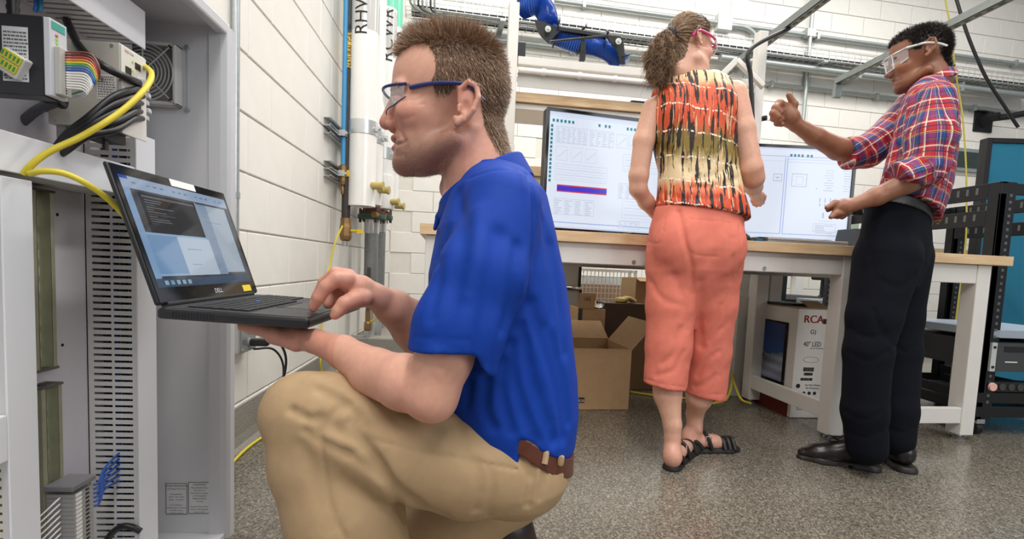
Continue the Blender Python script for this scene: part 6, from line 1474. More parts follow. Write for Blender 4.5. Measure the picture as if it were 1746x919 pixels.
hpw = [(655, 70), (690, 92), (715, 120), (735, 150), (762, 165), (780, 158), (806, 150), (822, 180), (822, 215), (835, 262), (860, 280), (930, 280), (930, 10), (655, 10)]
def skin2c(Q):
    C = np.tile(np.array(lin('d8a68e')[:3]), (len(Q), 1)); C = blend(C, .4*gau(Q, (1285, 300, -10), (22, 26, 40)), 'c67f6c'); C = blend(C, .4*gau(Q, (1088, 315, 0), (20, 24, 40)), 'c98a74')
    C = blend(C, .35*(Q[:, 1] > 735), 'cf8f7e'); C = blend(C, .3*((Q[:, 1] < 135) & (Q[:, 0] > 1195)), 'd08a78'); L = inhead(Q)
    return blend(C, .9*(inpoly(L[:, 0], L[:, 1], hpw) & (Q[:, 1] < 140) & (L[:, 1] < 285)), '5a4436')
M2 = thing('person', 'woman in patterned sleeveless top and coral trousers with a ponytail', 'person', onax(1180, 785, 2, 0))
fig_mesh('body', G2, [(vw, fw)], skin_mat('skin_fair'), M2, skin2c)
# hair pulled back to the tie, then the ponytail
tie = G2.q(1144, 54, -26.)
L = inhead(vw); mk = inpoly(L[:, 0], L[:, 1], hpw) & (vw[:, 1] < 140) & (L[:, 1] < 280) & ~((np.abs(L[:, 2]) > 70) & (L[:, 0] > 776) & (L[:, 0] < 826) & (L[:, 1] > 146))
def dw(r0, nn, r):
    to = tie-r0; to /= np.linalg.norm(to, axis=1, keepdims=True); t_ = to-(to*nn).sum(1, keepdims=True)*nn; return t_+nn*.10+r.normal(0, .05, nn.shape)
def bw_(r0, nn, r): return -nn*.22
hc = ['5e4737', '836851', 'a48568', 'c0a383']
hw = hair(G2, vw, fw, mk, 8500, dw, lambda r0, r: np.minimum(r.uniform(9, 18, len(r0)), np.linalg.norm(tie-r0, axis=1)), .5, hc, M2, segs=4, seed=5, bendf=bw_)
def pony0(P):
    d = smin(ell(P, G2.q(1134, 72, -34), (15, 16, 15)), ell(P, G2.q(1126, 97, -34), (23, 26, 18)), 8); return smin(d, ell(P, G2.q(1122, 124, -32), (17, 18, 14)), 8)
def pony(P): return pony0(P)+2.2*np.sin(P[:, 0]*.36+2*np.sin(P[:, 1]*.18))*np.sin(P[:, 1]*.3+P[:, 2]*.2)
vq, fq = polygonise(pony, (1080, 45, -62), (1170, 175, -4), 1.4)
pc = [np.array(lin(c)[:3]) for c in ('3d2d22', '7a6049')]
fig_mesh('ponytail', G2, [(vq, fq)], hair_mat('hair_strand'), M2, lambda Q: pc[0]+(pc[1]-pc[0])*(.5+.5*np.sin(Q[:, 0]*.7+2*np.sin(Q[:, 1]*.2)))[:, None])
def dpony(r0, nn, r): return np.array([-.25, 1., 0])+nn*.28+.6*np.stack([np.sin(r0[:, 1]*.35+r0[:, 0]*.2), np.cos(r0[:, 0]*.4), np.sin(r0[:, 0]*.3)], 1)+r.normal(0, .25, nn.shape)
hair(G2, vq, fq, np.ones(len(vq), bool), 5000, dpony, lambda r0, r: r.uniform(7, 16, len(r0)), .5, ['3f2f24', '6d5440', '947559', 'b59670'], M2, name='ponytail_strands', segs=5, seed=6, bendf=lambda r0, nn, r: r.normal(0, .5, nn.shape)-nn*.5)
vq, fq = polygonise(lambda P: smin(ell(P, tie, (7, 9, 8)), ell(P, tie+np.array([3, 4, 0]), (6, 8, 7)), 2), tie-14, tie+14, 1.); fig_mesh('hair_tie', G2, [(vq, fq)], black, M2)
# pink glasses
pk = mat('pink_frame', 'd2307f', .3); wq = lambda pts: [G2.world(np.array([p], float))[0] for p in pts]
g = MB().tube(wq(spline([H2.out(832, 190, 72), H2.out(806, 166, 80), H2.out(770, 160, 78), H2.out(720, 158, 70), H2.out(690, 158, 62)], 5)), .0042, 8).build('glasses_temple', pk, M2, True)
MB().tube(wq(spline([H2.out(690, 158, 62), H2.out(664, 162, 45), H2.out(655, 165, 20), H2.out(652, 165, 0)], 5)), .0042, 8).build('glasses_brow', pk, g, True)
MB().tube(wq(spline([H2.out(690, 160, 62), H2.out(670, 185, 56), H2.out(662, 200, 30), H2.out(658, 180, 6)], 5)), .0025, 8).build('glasses_rim', mat('clear_frame', 'e8d5dc', .1), g, True)
# sleeveless top
ys2 = [126, 136, 150, 172, 205, 250, 290, 330, 360, 382]
def top0(P):
    d = loft(P, ys2, [1192, 1188, 1184, 1180, 1180, 1184, 1190, 1193, 1195, 1195], [30, 52, 68, 76, 74, 69, 66, 71, 77, 79], [22, 30, 36, 44, 50, 51, 49, 54, 62, 66], p=2.2)
    for c, r in ((wArmL, 1), (wArmR, 1)): pass
    d = smin(d, cap(P, (1150, 148, 2), (1128, 172, 2), 19, 17), 10); d = smin(d, cap(P, (1215, 140, 2), (1238, 150, 2), 18, 18), 10)
    d = smin(d, ell(P, (1150, 195, -32), (26, 34, 16)), 14); d = smin(d, ell(P, (1214, 190, -32), (26, 34, 16)), 14)
    d = smax(d, -cap(P, (1180, 96, 4), (1190, 118, 4), 30, 31), 3)
    for a_, s_ in ((wArmL, -1), (wArmR, 1)):
        p0 = a_[0][0]; d = smax(d, -cap(P, p0+np.array([s_*8, -18, 0]), p0+np.array([s_*12, 36, 0]), 20, 15), 4)
    return smax(d, (P-np.array([1194, 366, 0], 'f')) @ nrm([-.15, 1, 0]).astype('f'), 3)
FT = [mkfold(G2, top0, p, r, dp) for p, r, dp in (([(1120, 250), (1150, 262), (1180, 300)], 7, 2), ([(1250, 280), (1215, 300), (1190, 305)], 6, 2.2), ([(1256, 305), (1220, 318), (1180, 320)], 5, 2), ([(1130, 330), (1170, 340), (1220, 338)], 5, 1.6), ([(1182, 170), (1184, 230), (1188, 290)], 12, 2.5), ([(1128, 345), (1190, 358), (1262, 366)], 2, .8), ([(1245, 230), (1225, 260)], 7, 2))]
vt, ft = polygonise(lambda P: top0(P)+folds(P, FT), (1085, 112, -75), (1290, 392, 75), 1.9)
def top_mat():
    m, nt, b, vec, u, v = tex_base('patterned_jersey', .6)
    n1 = noise_(nt, vec, 1., 9, 3.2, 4, .6); vv = math_(nt, 'ADD', v, math_(nt, 'MULTIPLY', math_(nt, 'SUBTRACT', n1, .5), .22))
    base = ramp(nt, vv, [(0, 'e8cfa4'), (.1, 'dcb98a'), (.16, 'd8582f'), (.42, 'd5532c'), (.50, '7f6a2b'), (.60, '8c7430'), (.66, 'd9bf92'), (.78, 'e3c9a0'), (.83, 'de7a4e'), (.9, 'd04a26'), (1, 'c9431f')])
    n3 = noise_(nt, vec, 1., 26, 4., 3, .6); base = mixc(nt, math_(nt, 'MULTIPLY', math_(nt, 'GREATER_THAN', n3, .60), .75), base, lin('e2c498')); n4 = noise_(nt, vec, 1., 21, 3.5, 3, .6); base = mixc(nt, math_(nt, 'MULTIPLY', math_(nt, 'GREATER_THAN', n4, .62), .7), base, lin('8e2b1a'))
    n2 = noise_(nt, vec, 1., 17, 3.4, 4, .62); st = math_(nt, 'GREATER_THAN', n2, .535); base = mixc(nt, st, base, lin('1d1512'))
    n5 = noise_(nt, vec, 1., 5, 2, 2); wv = math_(nt, 'ADD', math_(nt, 'ADD', v, math_(nt, 'MULTIPLY', u, -.05)), math_(nt, 'MULTIPLY', math_(nt, 'SUBTRACT', n5, .5), .07))
    tri = math_(nt, 'PINGPONG', math_(nt, 'MULTIPLY', wv, 6.2), .5); ln_ = math_(nt, 'LESS_THAN', tri, .034); n6 = noise_(nt, vec, 1., 42, 20, 2); ln_ = math_(nt, 'MULTIPLY', ln_, math_(nt, 'GREATER_THAN', n6, .5))
    base = mixc(nt, ln_, base, lin('efe2cf')); nt.links.new(base, b.inputs['Base Color']); return m
def tex2(Q): return np.stack([(Q[:, 0]-1180)/120+.35*np.sign(Q[:, 0]-1185)*np.clip(Q[:, 2]+30, 0, 99)/120, (Q[:, 1]-126-.1*(Q[:, 0]-1190))/245, np.zeros(len(Q))], 1)
fig_mesh('sleeveless_top', G2, [(vt, ft)], top_mat(), M2, extra=tex2)
# coral trousers
def cor0(P):
    d = loft(P, [340, 360, 390, 430, 465, 490, 515, 540, 560], [1194, 1190, 1186, 1183, 1183, 1184, 1185, 1184, 1184], [70, 73, 77, 80, 76, 64, 46, 24, 5], [52, 55, 60, 63, 56, 44, 30, 16, 4], p=2.2)
    d = smin(d, ell(P, (1150, 420, -36), (42, 48, 30)), 14); d = smin(d, ell(P, (1216, 424, -34), (38, 46, 30)), 14)
    L = chain(P, [J(1147, 455, -2, 44), J(1144, 520, -6, 41), J(1140, 590, -12, 37.5), J(1133, 664, -18, 36)], 8); R = chain(P, [J(1219, 455, 4, 43), J(1215, 520, 10, 39), J(1209, 600, 22, 35), J(1201, 682, 30, 34)], 8)
    cL = (P-np.array([1133, 656, -18], 'f')) @ nrm([-.17, 1, .05]).astype('f'); cR = (P-np.array([1200, 678, 30], 'f')) @ nrm([-.2, 1, .05]).astype('f')
    L = smax(L, cL, 2); R = smax(R, cR, 2)
    d = smin(d, np.minimum(L, R), 9)
    return smax(d, -((P-np.array([1194, 361, 0], 'f')) @ nrm([-.15, 1, 0]).astype('f')), 3)
FC = [mkfold(G2, cor0, p, r, dp) for p, r, dp in (([(1157, 362), (1168, 410), (1178, 450), (1182, 500)], 4, 4), ([(1104, 412), (1127, 413), (1134, 372)], 1.5, 1.3), ([(1178, 372), (1172, 428), (1243, 433), (1247, 378)], 1.5, 1.4), ([(1180, 374), (1246, 380)], 1.5, 1),
    ([(1150, 470), (1165, 510), (1170, 560)], 7, 3), ([(1195, 480), (1190, 530), (1196, 590)], 7, 3), ([(1230, 520), (1215, 560), (1195, 590)], 5, 2.4), ([(1225, 600), (1205, 615), (1190, 640)], 5, 2.4), ([(1160, 560), (1150, 600), (1130, 620)], 5, 2.2), ([(1165, 600), (1150, 630), (1120, 640)], 5, 2), ([(1230, 560), (1210, 580)], 5, 2), ([(1110, 480), (1130, 510), (1160, 520)], 6, 2), ([(1240, 470), (1235, 550), (1225, 640)], 3, 1.6), ([(1220, 640), (1200, 655), (1185, 660)], 5, 2), ([(1250, 440), (1245, 480)], 6, 2),
    ([(1098, 645), (1130, 655), (1166, 660)], 1.6, 1.3), ([(1170, 664), (1200, 672), (1232, 672)], 1.6, 1.3), ([(1260, 385), (1262, 430), (1255, 470)], 2, 1.4))]
vk, fk = polygonise(lambda P: cor0(P)+folds(P, FC)+.4*np.sin(P[:, 0]*.15+P[:, 1]*.09)*np.sin(P[:, 1]*.11+P[:, 2]*.1), (1085, 335, -95), (1290, 700, 100), 2.2)
fig_mesh('cropped_trousers', G2, [(vk, fk)], mat('coral_cotton', 'd87562', .8, noise=.06, nscale=50, bump=.25, bscale=700), M2)
# sandals
def sandal(h, t, name, side):
    f = nrm(t-h); ln_ = np.linalg.norm(t-h); lat = nrm(np.cross(f, [0, 1., 0]))
    def sd(P):
        d = None
        for a, b, ra, rb in ((.04, .4, 15, 13), (.4, .8, 13, 17), (.8, .97, 17, 11)):
            e = cap(P*np.array([1, 1, 1], 'f'), h+f*ln_*a, h+f*ln_*b, ra, rb); d = e if d is None else smin(d, e, 5)
        hgt = (G2.world(P.astype(float))[:, 2]/G2.u).astype('f'); return smax(smax(d, hgt-9, 2), -hgt, 2)
    lo = np.minimum(h, t)-30; hi = np.maximum(h, t)+30; v, f_ = polygonise(sd, lo, hi, 1.3); s_ = fig_mesh('sandal', G2, [(v, f_)], mat('sandal_rubber', '1a1817', .6), M2)
    U = np.array([0, -1., 0]); st = mat('sandal_strap', '211e1c', .5)
    def strap(pts, r): MB().tube(wq(spline(pts, 4)), r*G2.u, 8).build('strap', st, s_, True)
    a = h+f*4
    strap([a+U*8+lat*15+f*18, a+U*21+lat*14+f*6, a+U*24-f*11, a+U*21-lat*14+f*6, a+U*8-lat*15+f*18], 4)
    strap([h+f*ln_*.42+lat*15+U*6, h+f*ln_*.36+lat*12+U*25, h+f*ln_*.34+U*36, h+f*ln_*.36-lat*12+U*25, h+f*ln_*.42-lat*15+U*6], 3.6)
    for k in (.68, .78, .88): strap([h+f*ln_*k+lat*16+U*6, h+f*ln_*k+lat*9+U*20, h+f*ln_*k+U*24, h+f*ln_*k-lat*9+U*20, h+f*ln_*k-lat*16+U*6], 4.2)
    c = h+f*ln_*.36+U*25+lat*(13 if lat[2] < 0 else -13); MB().tube([p for p in wq([c+f*5+U*5, c+f*5-U*5, c-f*5-U*5, c-f*5+U*5])], .0018, 6, closed=True).build('buckle', mat('bright_zinc', 'd2d5d6', .3, .7), s_)
sandal(hL, tL, 'sandal', -1); sandal(hR, tR, 'sandal', 1)
# ------------------------------------------------------------------ man in the plaid shirt
G3 = Fig(1.84); J = G3.J
H3 = HeadMap((1573, 84, 0), .425, (-.76, .10, .64), (800, 178), 1., (816, 292, 44, 44))
sA, tA = floorq(G3, 1490, 801), floorq(G3, 1362, 780); sB, tB = floorq(G3, 1545, 805), floorq(G3, 1500, 768)
mArmL = [J(1590, 172, -70, 26), J(1590, 240, -86, 24), J(1582, 296, -86, 20)]; mForeL = [J(1582, 296, -86, 20), J(1545, 312, -84, 18), J(1495, 335, -76, 15), J(1456, 349, -66, 11)]
mHandL = [[J(1458, 348, -66, 10.5), J(1440, 352, -62, 12), J(1428, 354, -60, 9)], [J(1438, 347, -62, 6.5), J(1424, 346, -62, 5.4), J(1410, 354, -62, 4)], [J(1434, 352, -54, 6), J(1420, 352, -52, 5), J(1412, 358, -52, 4)], [J(1436, 362, -62, 6.5), J(1424, 364, -64, 5.6), J(1417, 370, -66, 4)], [J(1440, 362, -54, 6), J(1428, 368, -52, 5), J(1422, 369, -56, 4)], [J(1446, 362, -52, 6), J(1436, 369, -50, 4.6), J(1430, 368, -54, 4)]]
mArmR = [J(1570, 172, 62, 26), J(1530, 222, 74, 23), J(1478, 262, 70, 19)]; mForeR = [J(1478, 262, 70, 19), J(1430, 254, 62, 18), J(1390, 233, 56, 15), J(1357, 212, 50, 11.5)]
mHandR = [[J(1357, 212, 50, 11.5), J(1346, 200, 48, 15), J(1338, 190, 47, 13)], [J(1350, 190, 42, 8), J(1354, 178, 38, 6.5), J(1345, 162, 36, 4.6)], [J(1338, 182, 42, 7.5), J(1329, 176, 36, 6.5), J(1322, 184, 30, 6), J(1331, 191, 28, 5)], [J(1334, 188, 44, 7.5), J(1323, 186, 36, 6.5), J(1318, 193, 30, 5.8), J(1327, 199, 28, 5)], [J(1334, 195, 46, 7), J(1322, 195, 40, 6), J(1319, 202, 34, 5.4), J(1328, 206, 32, 4.8)], [J(1337, 203, 48, 6.5), J(1327, 204, 42, 5.6), J(1325, 210, 38, 5), J(1333, 212, 36, 4.6)]]
def skin3_(P):
    d = near(P, (1495, 25, -80), (1640, 170, 80), lambda p: H3.sdf(p))
    d = smin(d, near(P, (1500, 110, -140), (1650, 330, 130), lambda p: cap(p, (1584, 165, 0), (1576, 260, 0), 24, 30)), 8)
    d = smin(d, near(P, (1330, 150, -130), (1640, 420, -20), lambda p: smin(smin(chain(p, mArmL, 6), chain(p, mForeL, 6), 8), hand(p, mHandL, 2), 4)), 4)
    return smin(d, near(P, (1295, 140, 0), (1620, 310, 120), lambda p: smin(smin(chain(p, mArmR, 6), chain(p, mForeR, 6), 8), hand(p, mHandR, 2), 4)), 4)
v3, f3 = polygonise(skin3_, (1295, 25, -125), (1650, 410, 115), 1.65)
hp3 = [(655, 118), (668, 92), (700, 108), (738, 112), (748, 135), (752, 165), (770, 172), (782, 152), (800, 140), (822, 155), (828, 200), (838, 235), (850, 262), (930, 262), (930, 10), (640, 10)]
def skin3c(Q):
    C = np.tile(np.array(lin('8a5b43')[:3]), (len(Q), 1)); L = H3.loc(Q.astype('f')); x, y, z = L.T; hd = (Q[:, 1] < 165) & (Q[:, 0] > 1495)
    C = blend(C, .4*gau(L, (700, 210, -40), (40, 30, 40))*hd, 'a0664c'); C = blend(C, .55*hd*gau(L, (690, 290, 0), (30, 30, 50)), '4c3127'); C = blend(C, .7*hd*gau(L, (676, 231, 0), (14, 6, 26)), '35211b')
    C = blend(C, .6*hd*np.maximum(gau(L, (674, 239, 0), (12, 5, 22)), gau(L, (674, 253, 0), (12, 6, 18))), '7a4038')
    for s in (-1, 1):
        C = blend(C, .85*hd*np.exp(-(polyd(L.astype('f'), [np.array([668, 156, s*8.]), np.array([674, 158, s*28.]), np.array([692, 166, s*50.])])/5)**2), '1d1512')
        op = hd & (ell(L.astype('f'), (688, 188, s*31), (13.6, 12.6, 14.6)) < .8) & (x < 686) & (y > 184) & (y < 194); C = blend(C, op*1., 'cfc8c0'); C = blend(C, (op & (np.hypot(y-189, z-s*31) < 5.8))*1., '1a100c')
    hn = (Q[:, 0] < 1340) | ((Q[:, 0] < 1440) & (Q[:, 1] > 330)); C = blend(C, .3*hn, 'a87158')
    return blend(C, .95*(inpoly(x, y, hp3) & hd & (y < 268)), '120e0d')
M3p = thing('person', 'man in red and blue plaid shirt and dark jeans raising his fist', 'person', onax(1500, 803, 2, 0))
fig_mesh('body', G3, [(v3, f3)], skin_mat('skin_brown', .42, .04), M3p, skin3c)
L = H3.loc(v3); mk = inpoly(L[:, 0], L[:, 1], hp3) & (v3[:, 1] < 140) & (v3[:, 0] > 1495) & (L[:, 1] < 262) & ~((np.abs(L[:, 2]) > 70) & (L[:, 0] > 776) & (L[:, 0] < 824) & (L[:, 1] > 142) & (L[:, 1] < 220))
def d3_(r0, nn, r): return nn*.5+np.array([.1, -.1, 0])+r.normal(0, .3, nn.shape)+np.array([-.5, .1, 0])*np.clip((1570-r0[:, :1])/30, 0, 1)
hair(G3, v3, f3, mk, 7000, d3_, lambda r0, r: r.uniform(3.5, 8, len(r0)), .5, ['0d0a09', '1a1513', '241d1a', '332a26'], M3p, seed=9)
# plaid shirt
ys3 = [134, 150, 172, 210, 260, 310, 350, 382]
def raysp(P):                                            # the body's side to side axis follows the line of sight, not the camera axis
    z = P[:, 2]; return np.stack([P[:, 0]-z*.80, P[:, 1]+z*.30, z*1.12], 1).astype('f')
def sh0(P):
    d = loft(raysp(P), ys3, [1594, 1590, 1586, 1582, 1574, 1564, 1552, 1546], [24, 38, 48, 56, 60, 63, 62, 56], [38, 58, 76, 84, 82, 78, 76, 72], p=2.2)
    for s in (-1, 1): d = smin(d, cap(P, G3.q(1590, 152, s*24), G3.q(1588, 176, s*62), 18, 22), 12)
    a = chain(P, [J(1590, 172, -68, 33), J(1590, 235, -86, 35), J(1578, 288, -88, 31), J(1540, 306, -86, 28)], 8); c = G3.q(1530, 306, -86); nv = nrm([-1, .28, .1]); a = smax(a, (P-c.astype('f')) @ nv.astype('f'), 2)
    b = chain(P, [J(1572, 172, 62, 33), J(1528, 222, 74, 31), J(1478, 258, 70, 27), J(1446, 262, 64, 26)], 8); c = G3.q(1443, 262, 64); nv = nrm([-1, .05, 0]); b = smax(b, (P-c.astype('f')) @ nv.astype('f'), 2)
    # rolled cuffs
    a = smin(a, smax(cap(P, G3.q(1560, 300, -88), G3.q(1520, 312, -85), 29, 29), np.abs((P-G3.q(1541, 305, -86).astype('f')) @ nrm([-1, .28, .1]).astype('f'))-13, 3), 3)
    b = smin(b, smax(cap(P, G3.q(1470, 260, 68), G3.q(1440, 262, 64), 29, 29), np.abs((P-G3.q(1454, 261, 66).astype('f')) @ nrm([-1, .05, 0]).astype('f'))-12, 3), 3)
    d = smin(d, a, 9); d = smin(d, b, 9)
    d = smax(d, -cap(P, (1574, 110, 0), (1582, 142, 0), 30, 30), 3)
    return smax(d, (P-np.array([1540, 358, 0], 'f')) @ nrm([-.32, .95, 0]).astype('f'), 3)
FM = [mkfold(G3, sh0, p, r, dp) for p, r, dp in (([(1560, 160), (1558, 220), (1545, 280)], 4, 2.5), ([(1605, 160), (1618, 220), (1608, 290)], 5, 3), ([(1600, 290), (1575, 310), (1555, 330)], 5, 3), ([(1610, 250), (1590, 275), (1570, 280)], 5, 2.5), ([(1625, 250), (1610, 310), (1590, 350)], 6, 3), ([(1560, 330), (1580, 350), (1595, 365)], 5, 2.5), ([(1525, 230), (1500, 250), (1480, 250)], 5, 2.5), ([(1530, 250), (1515, 300), (1500, 335)], 6, 2.5), ([(1575, 200), (1582, 250), (1570, 290)], 5, -1.6), ([(1635, 200), (1630, 260), (1615, 320)], 7, 2.5))]
v4, f4 = polygonise(lambda P: sh0(P)+folds(P, FM), (1420, 110, -130), (1700, 410, 120), 1.9)
def plaid_mat():
    m, nt, b, vec, u, v = tex_base('plaid_cotton', .75)
    stops = [(0, 'b3152a'), (.22, '6a1740'), (.27, 'd9ccb4'), (.285, '173a8e'), (.45, '10246a'), (.50, '2f6a54'), (.53, '173a8e'), (.6, '6a1740'), (.68, 'b3152a'), (.80, 'd9ccb4'), (.815, '8e1426')]
    def ch(x, per, ph): return ramp(nt, math_(nt, 'FRACT', math_(nt, 'ADD', math_(nt, 'MULTIPLY', x, 1/per), ph)), stops, True)
    base = mixc(nt, .5, ch(u, 33., .1), ch(v, 38., .35))
    for x, per, ph, w, c in ((u, 33., .27, .045, 'e8dfcc'), (v, 38., .60, .04, 'e8dfcc'), (u, 33., .72, .035, 'c9b04a'), (v, 38., .15, .03, 'c9b04a'), (u, 33., .5, .04, '131b3d'), (v, 38., .38, .05, '131b3d')):
        f = math_(nt, 'FRACT', math_(nt, 'ADD', math_(nt, 'MULTIPLY', x, 1/per), ph)); base = mixc(nt, math_(nt, 'MULTIPLY', math_(nt, 'LESS_THAN', f, w), .8), base, lin(c))
    nt.links.new(base, b.inputs['Base Color']); return m
def tex3(Q):
    Q = Q.astype('f'); a0, a1, a2 = G3.q(1590, 165, -86), G3.q(1584, 290, -88), G3.q(1530, 308, -86); b0, b1 = G3.q(1560, 190, 68), G3.q(1446, 262, 66)
    dT = loft(raysp(Q), ys3, [1594, 1590, 1586, 1582, 1574, 1564, 1552, 1546], [24, 38, 48, 56, 60, 63, 62, 56], [38, 58, 76, 84, 82, 78, 76, 72])
    dA = cap(Q, a0, a1, 34, 32); dA2 = cap(Q, a1, a2, 31, 29); dB = cap(Q, b0, b1, 32, 28)
    out = np.stack([(Q[:, 0]-1580)*np.where(Q[:, 2] < 0, 1, -1)+.25*(Q[:, 1]-134)+Q[:, 2]*.5, Q[:, 1]-.12*(Q[:, 0]-1580), np.zeros(len(Q))], 1)
    for d_, p0, p1, other in ((dA, a0, a1, dT), (dA2, a1, a2, np.minimum(dT, dA)), (dB, b0, b1, dT)):
        ax = nrm(p1-p0); la = nrm(np.cross(ax, [0, 0, 1.])); v = Q-p0; r_ = v-(v @ ax)[:, None]*ax; ang = np.arctan2(r_[:, 2], r_ @ la); m = d_ < other-2
        out[m] = np.stack([ang*30, (v @ ax)+8, np.zeros(len(Q))], 1)[m]
    return out
PM = plaid_mat()
s3 = fig_mesh('plaid_shirt', G3, [(v4, f4)], PM, M3p, extra=tex3)
def col3(P):
    a, b = np.array([1578, 112, 0], 'f'), np.array([1590, 150, 0], 'f'); d = np.maximum(cap(P, a, b, 28, 38), -cap(P, a, b, 24, 33)); tp = (P-np.array([1556, 146, 0], 'f')) @ nrm([-.45, -.9, 0]).astype('f'); bt = (P-np.array([1556, 162, 0], 'f')) @ nrm([.4, .9, 0]).astype('f')
    return smax(smax(d, tp, 1.5), bt, 1.5)
v, f = polygonise(col3, (1535, 100, -50), (1640, 175, 50), 1.2); fig_mesh('collar', G3, [(v, f)], PM, s3, extra=lambda Q: np.stack([Q[:, 0]*1.3+Q[:, 2]*.4, Q[:, 1]*1.0+30, Q[:, 2]*0], 1))
# jeans
def je0(P):
    d = loft(np.stack([P[:, 0]-P[:, 2]*.76, P[:, 1], P[:, 2]*1.1], 1).astype('f'), [345, 370, 410, 450, 490, 520], [1532, 1530, 1526, 1522, 1516, 1512], [56, 58, 62, 62, 52, 26], [70, 72, 74, 72, 58, 30], p=2.3)
    d = smin(d, ell(np.stack([P[:, 0]-P[:, 2]*.76, P[:, 1], P[:, 2]], 1).astype('f'), (1556, 415, -4), (30, 44, 60)), 12)
    L = chain(P, [J(1512, 440, -38, 50), J(1490, 540, -46, 40), J(1480, 600, -48, 36), J(1474, 700, -46, 34), J(1478, 762, -44, 31)], 8); R = chain(P, [J(1532, 440, 34, 48), J(1528, 540, 30, 38), J(1530, 600, 22, 34), J(1528, 700, 4, 31), J(1526, 748, 0, 29)], 8)
    d = smin(d, L, 9); d = smin(d, R, 7); return smax(smax(d, -((P-np.array([1530, 352, 0], 'f')) @ nrm([-.2, 1, 0]).astype('f')), 3), P[:, 1]-775, 3)
FJ = [mkfold(G3, je0, p, r, dp) for p, r, dp in (([(1490, 530), (1500, 560), (1515, 580)], 5, 2.5), ([(1448, 560), (1480, 575), (1510, 570)], 6, 3), ([(1446, 600), (1480, 615), (1512, 600)], 6, 3), ([(1440, 700), (1470, 715), (1500, 705)], 6, 2.5), ([(1442, 735), (1475, 745), (1502, 735)], 5, 2.5), ([(1525, 590), (1545, 600), (1560, 590)], 5, 2.5), ([(1515, 730), (1540, 738), (1556, 728)], 4, 2.5), ([(1470, 400), (1490, 450), (1495, 500)], 7, 2), ([(1545, 395), (1535, 440), (1580, 450)], 1.8, 1.3), ([(1560, 470), (1530, 490), (1505, 480)], 6, 2.5))]
v5, f5 = polygonise(lambda P: je0(P)+.55*folds(P, FJ), (1370, 335, -105), (1610, 785, 105), 2.2)
fig_mesh('jeans', G3, [(v5, f5)], mat('dark_denim', '080b15', .9, spec=.2, noise=.15, nscale=80, bump=.3, bscale=1200), M3p)
def be3(P):
    d = loft(np.stack([P[:, 0]-P[:, 2]*.76, P[:, 1], P[:, 2]*1.1], 1).astype('f'), [330, 345, 370, 400], [1534, 1532, 1530, 1526], [58, 58, 60, 62], [72, 72, 74, 75], p=2.3); c = (P-np.array([1530, 362, 0], 'f')) @ nrm([-.2, 1, 0]).astype('f'); return np.maximum(np.maximum(d-2, np.abs(c)-8), -(d+3))
v, f = polygonise(be3, (1400, 325, -85), (1665, 395, 85), 1.6); be = fig_mesh('belt', G3, [(v, f)], mat('belt_grey', '242322', .4), M3p)
p = G3.world(np.array([on_surface(G3, be3, 1482, 352)]))[0]; MB().box(tuple(p-np.array([.022, .008, .018])), tuple(p+np.array([.022, .004, .018]))).build('buckle', mat('bright_zinc', 'd2d5d6', .3, .7), be, bev=.006)
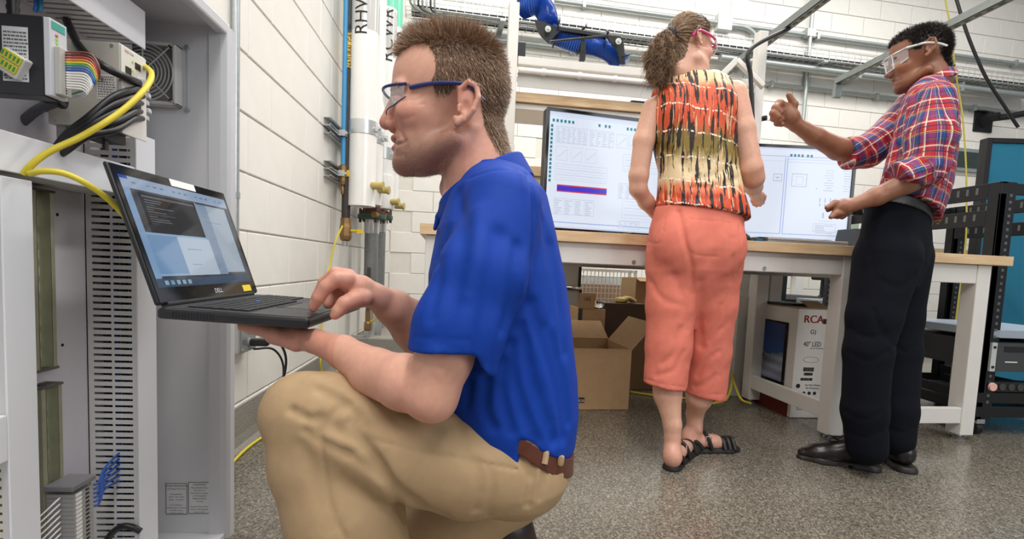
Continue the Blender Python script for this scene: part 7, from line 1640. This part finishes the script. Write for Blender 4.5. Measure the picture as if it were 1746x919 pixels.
# shoes
def shoe(h, t, nm_):
    f = nrm(t-h); ln_ = np.linalg.norm(t-h); U = np.array([0, -1., 0])
    def up_(P):
        d = chain(P, [(h+f*10+U*26, 17), (h+f*ln_*.3+U*26, 19), (h+f*ln_*.5+U*19, 18), (h+f*ln_*.75+U*12, 15), (h+f*ln_*.93+U*9, 10)], 10); d = smin(d, cap(P, h+f*16+U*34, h+f*20+U*52, 18, 18), 8)
        hg = (G3.world(P.astype(float))[:, 2]/G3.u).astype('f'); return smax(d, 8-hg, 1.5), hg
    lo = np.minimum(h, t)-np.array([30, 75, 30]); hi = np.maximum(h, t)+30
    v, f_ = polygonise(lambda P: up_(P)[0], lo, hi, 1.5); s_ = fig_mesh('shoe', G3, [(v, f_)], mat('black_shoe_leather', '1a1615', .3, noise=.15), M3p)
    def so(P):
        d = chain(P, [(h+f*8, 19), (h+f*ln_*.4, 16), (h+f*ln_*.7, 19), (h+f*ln_*.95, 10)], 6); hg = (G3.world(P.astype(float))[:, 2]/G3.u).astype('f'); al = (P-h.astype('f')) @ f.astype('f')
        d = smax(smax(d, hg-10, 1.5), -hg, 1.); ga = np.maximum(np.maximum(hg-5, -(al-ln_*.3)), al-ln_*.5); return smax(d, -ga, 1.)
    v, f_ = polygonise(so, lo, hi, 1.4); fig_mesh('sole', G3, [(v, f_)], mat('sole_dark', '231f1d', .5), s_)
    wq3 = lambda pts: [G3.world(np.array([p_], float))[0] for p_ in pts]; a = h+f*ln_*.44+U*40; lat = nrm(np.cross(f, U))
    sg_ = -1 if lat[2] > 0 else 1
    for c in ([a, a+f*12+U*5+lat*sg_*9, a+f*18+lat*sg_*12, a+lat*sg_*6], [a, a-f*8+U*2+lat*sg_*12, a-f*6-U*12+lat*sg_*20, a-f*2-U*2+lat*sg_*10], [a, a+f*16+U*8+lat*sg_*3, a+f*22+U*3]): MB().tube(wq3(spline(c, 5)), .0022, 6).build('lace', black, s_, True)
shoe(sA, tA, 'a'); shoe(sB, tB, 'b')
def lens3(s):
    a = abs(s); x = 648+86*a**2.0; return H3.out(x, 150-2*a, s*(68+4*a)), H3.out(x+6-8*a, 208-2*a-16*a**4, s*(66+4*a))
g = glasses(G3, M3p, lens3, 0, [(0, 0, 0), (1, 1, 0)], .9, mat('clear_plastic', 'e3e6e8', .12, alpha=.75), lens_a=.3, lower=.8) if False else None
gl3 = thing('safety_glasses', 'x', 'x'); del gl3['label']; del gl3['category']; gl3.parent = M3p; gl3.location = -wloc(M3p)
V = []; Fq = []; n = 24; top = []; bot = []
for i in range(n+1):
    t_, b_ = lens3(-1+2*i/n); top.append(t_); bot.append(b_); V += [t_*(1-k/4)+b_*k/4 for k in range(5)]
for i in range(n): Fq += [[i*5+k, i*5+k+1, (i+1)*5+k+1, (i+1)*5+k] for k in range(4)]
fig_mesh('lens', G3, [(np.array(V, float), np.array(Fq))], mat('clear_lens_3', 'e6ebee', .04, alpha=.26, spec=.8), gl3)
cp_ = mat('clear_plastic', 'e3e6e8', .12, alpha=.8); wq3 = lambda pts: [G3.world(np.array([p_], float))[0] for p_ in pts]
MB().tube(wq3(top), .0026, 8).build('top_rim', cp_, gl3, True); MB().tube(wq3(bot), .0022, 8).build('lower_rim', cp_, gl3, True)
for s in (-1, 1): MB().tube(wq3(spline([H3.out(730, 150, s*72), H3.out(755, 154, s*77), H3.out(790, 160, s*82), H3.out(826, 178, s*80), H3.out(848, 196, s*76)], 5)), [.0048-.00008*i for i in range(21)], 8).build('temple', cp_, gl3, True)
for k in (.25, .62): p0, p1 = lens3(-k); MB().tube(wq3([p0, p1]), .0018, 6).build('lens_divider', cp_, gl3, True)
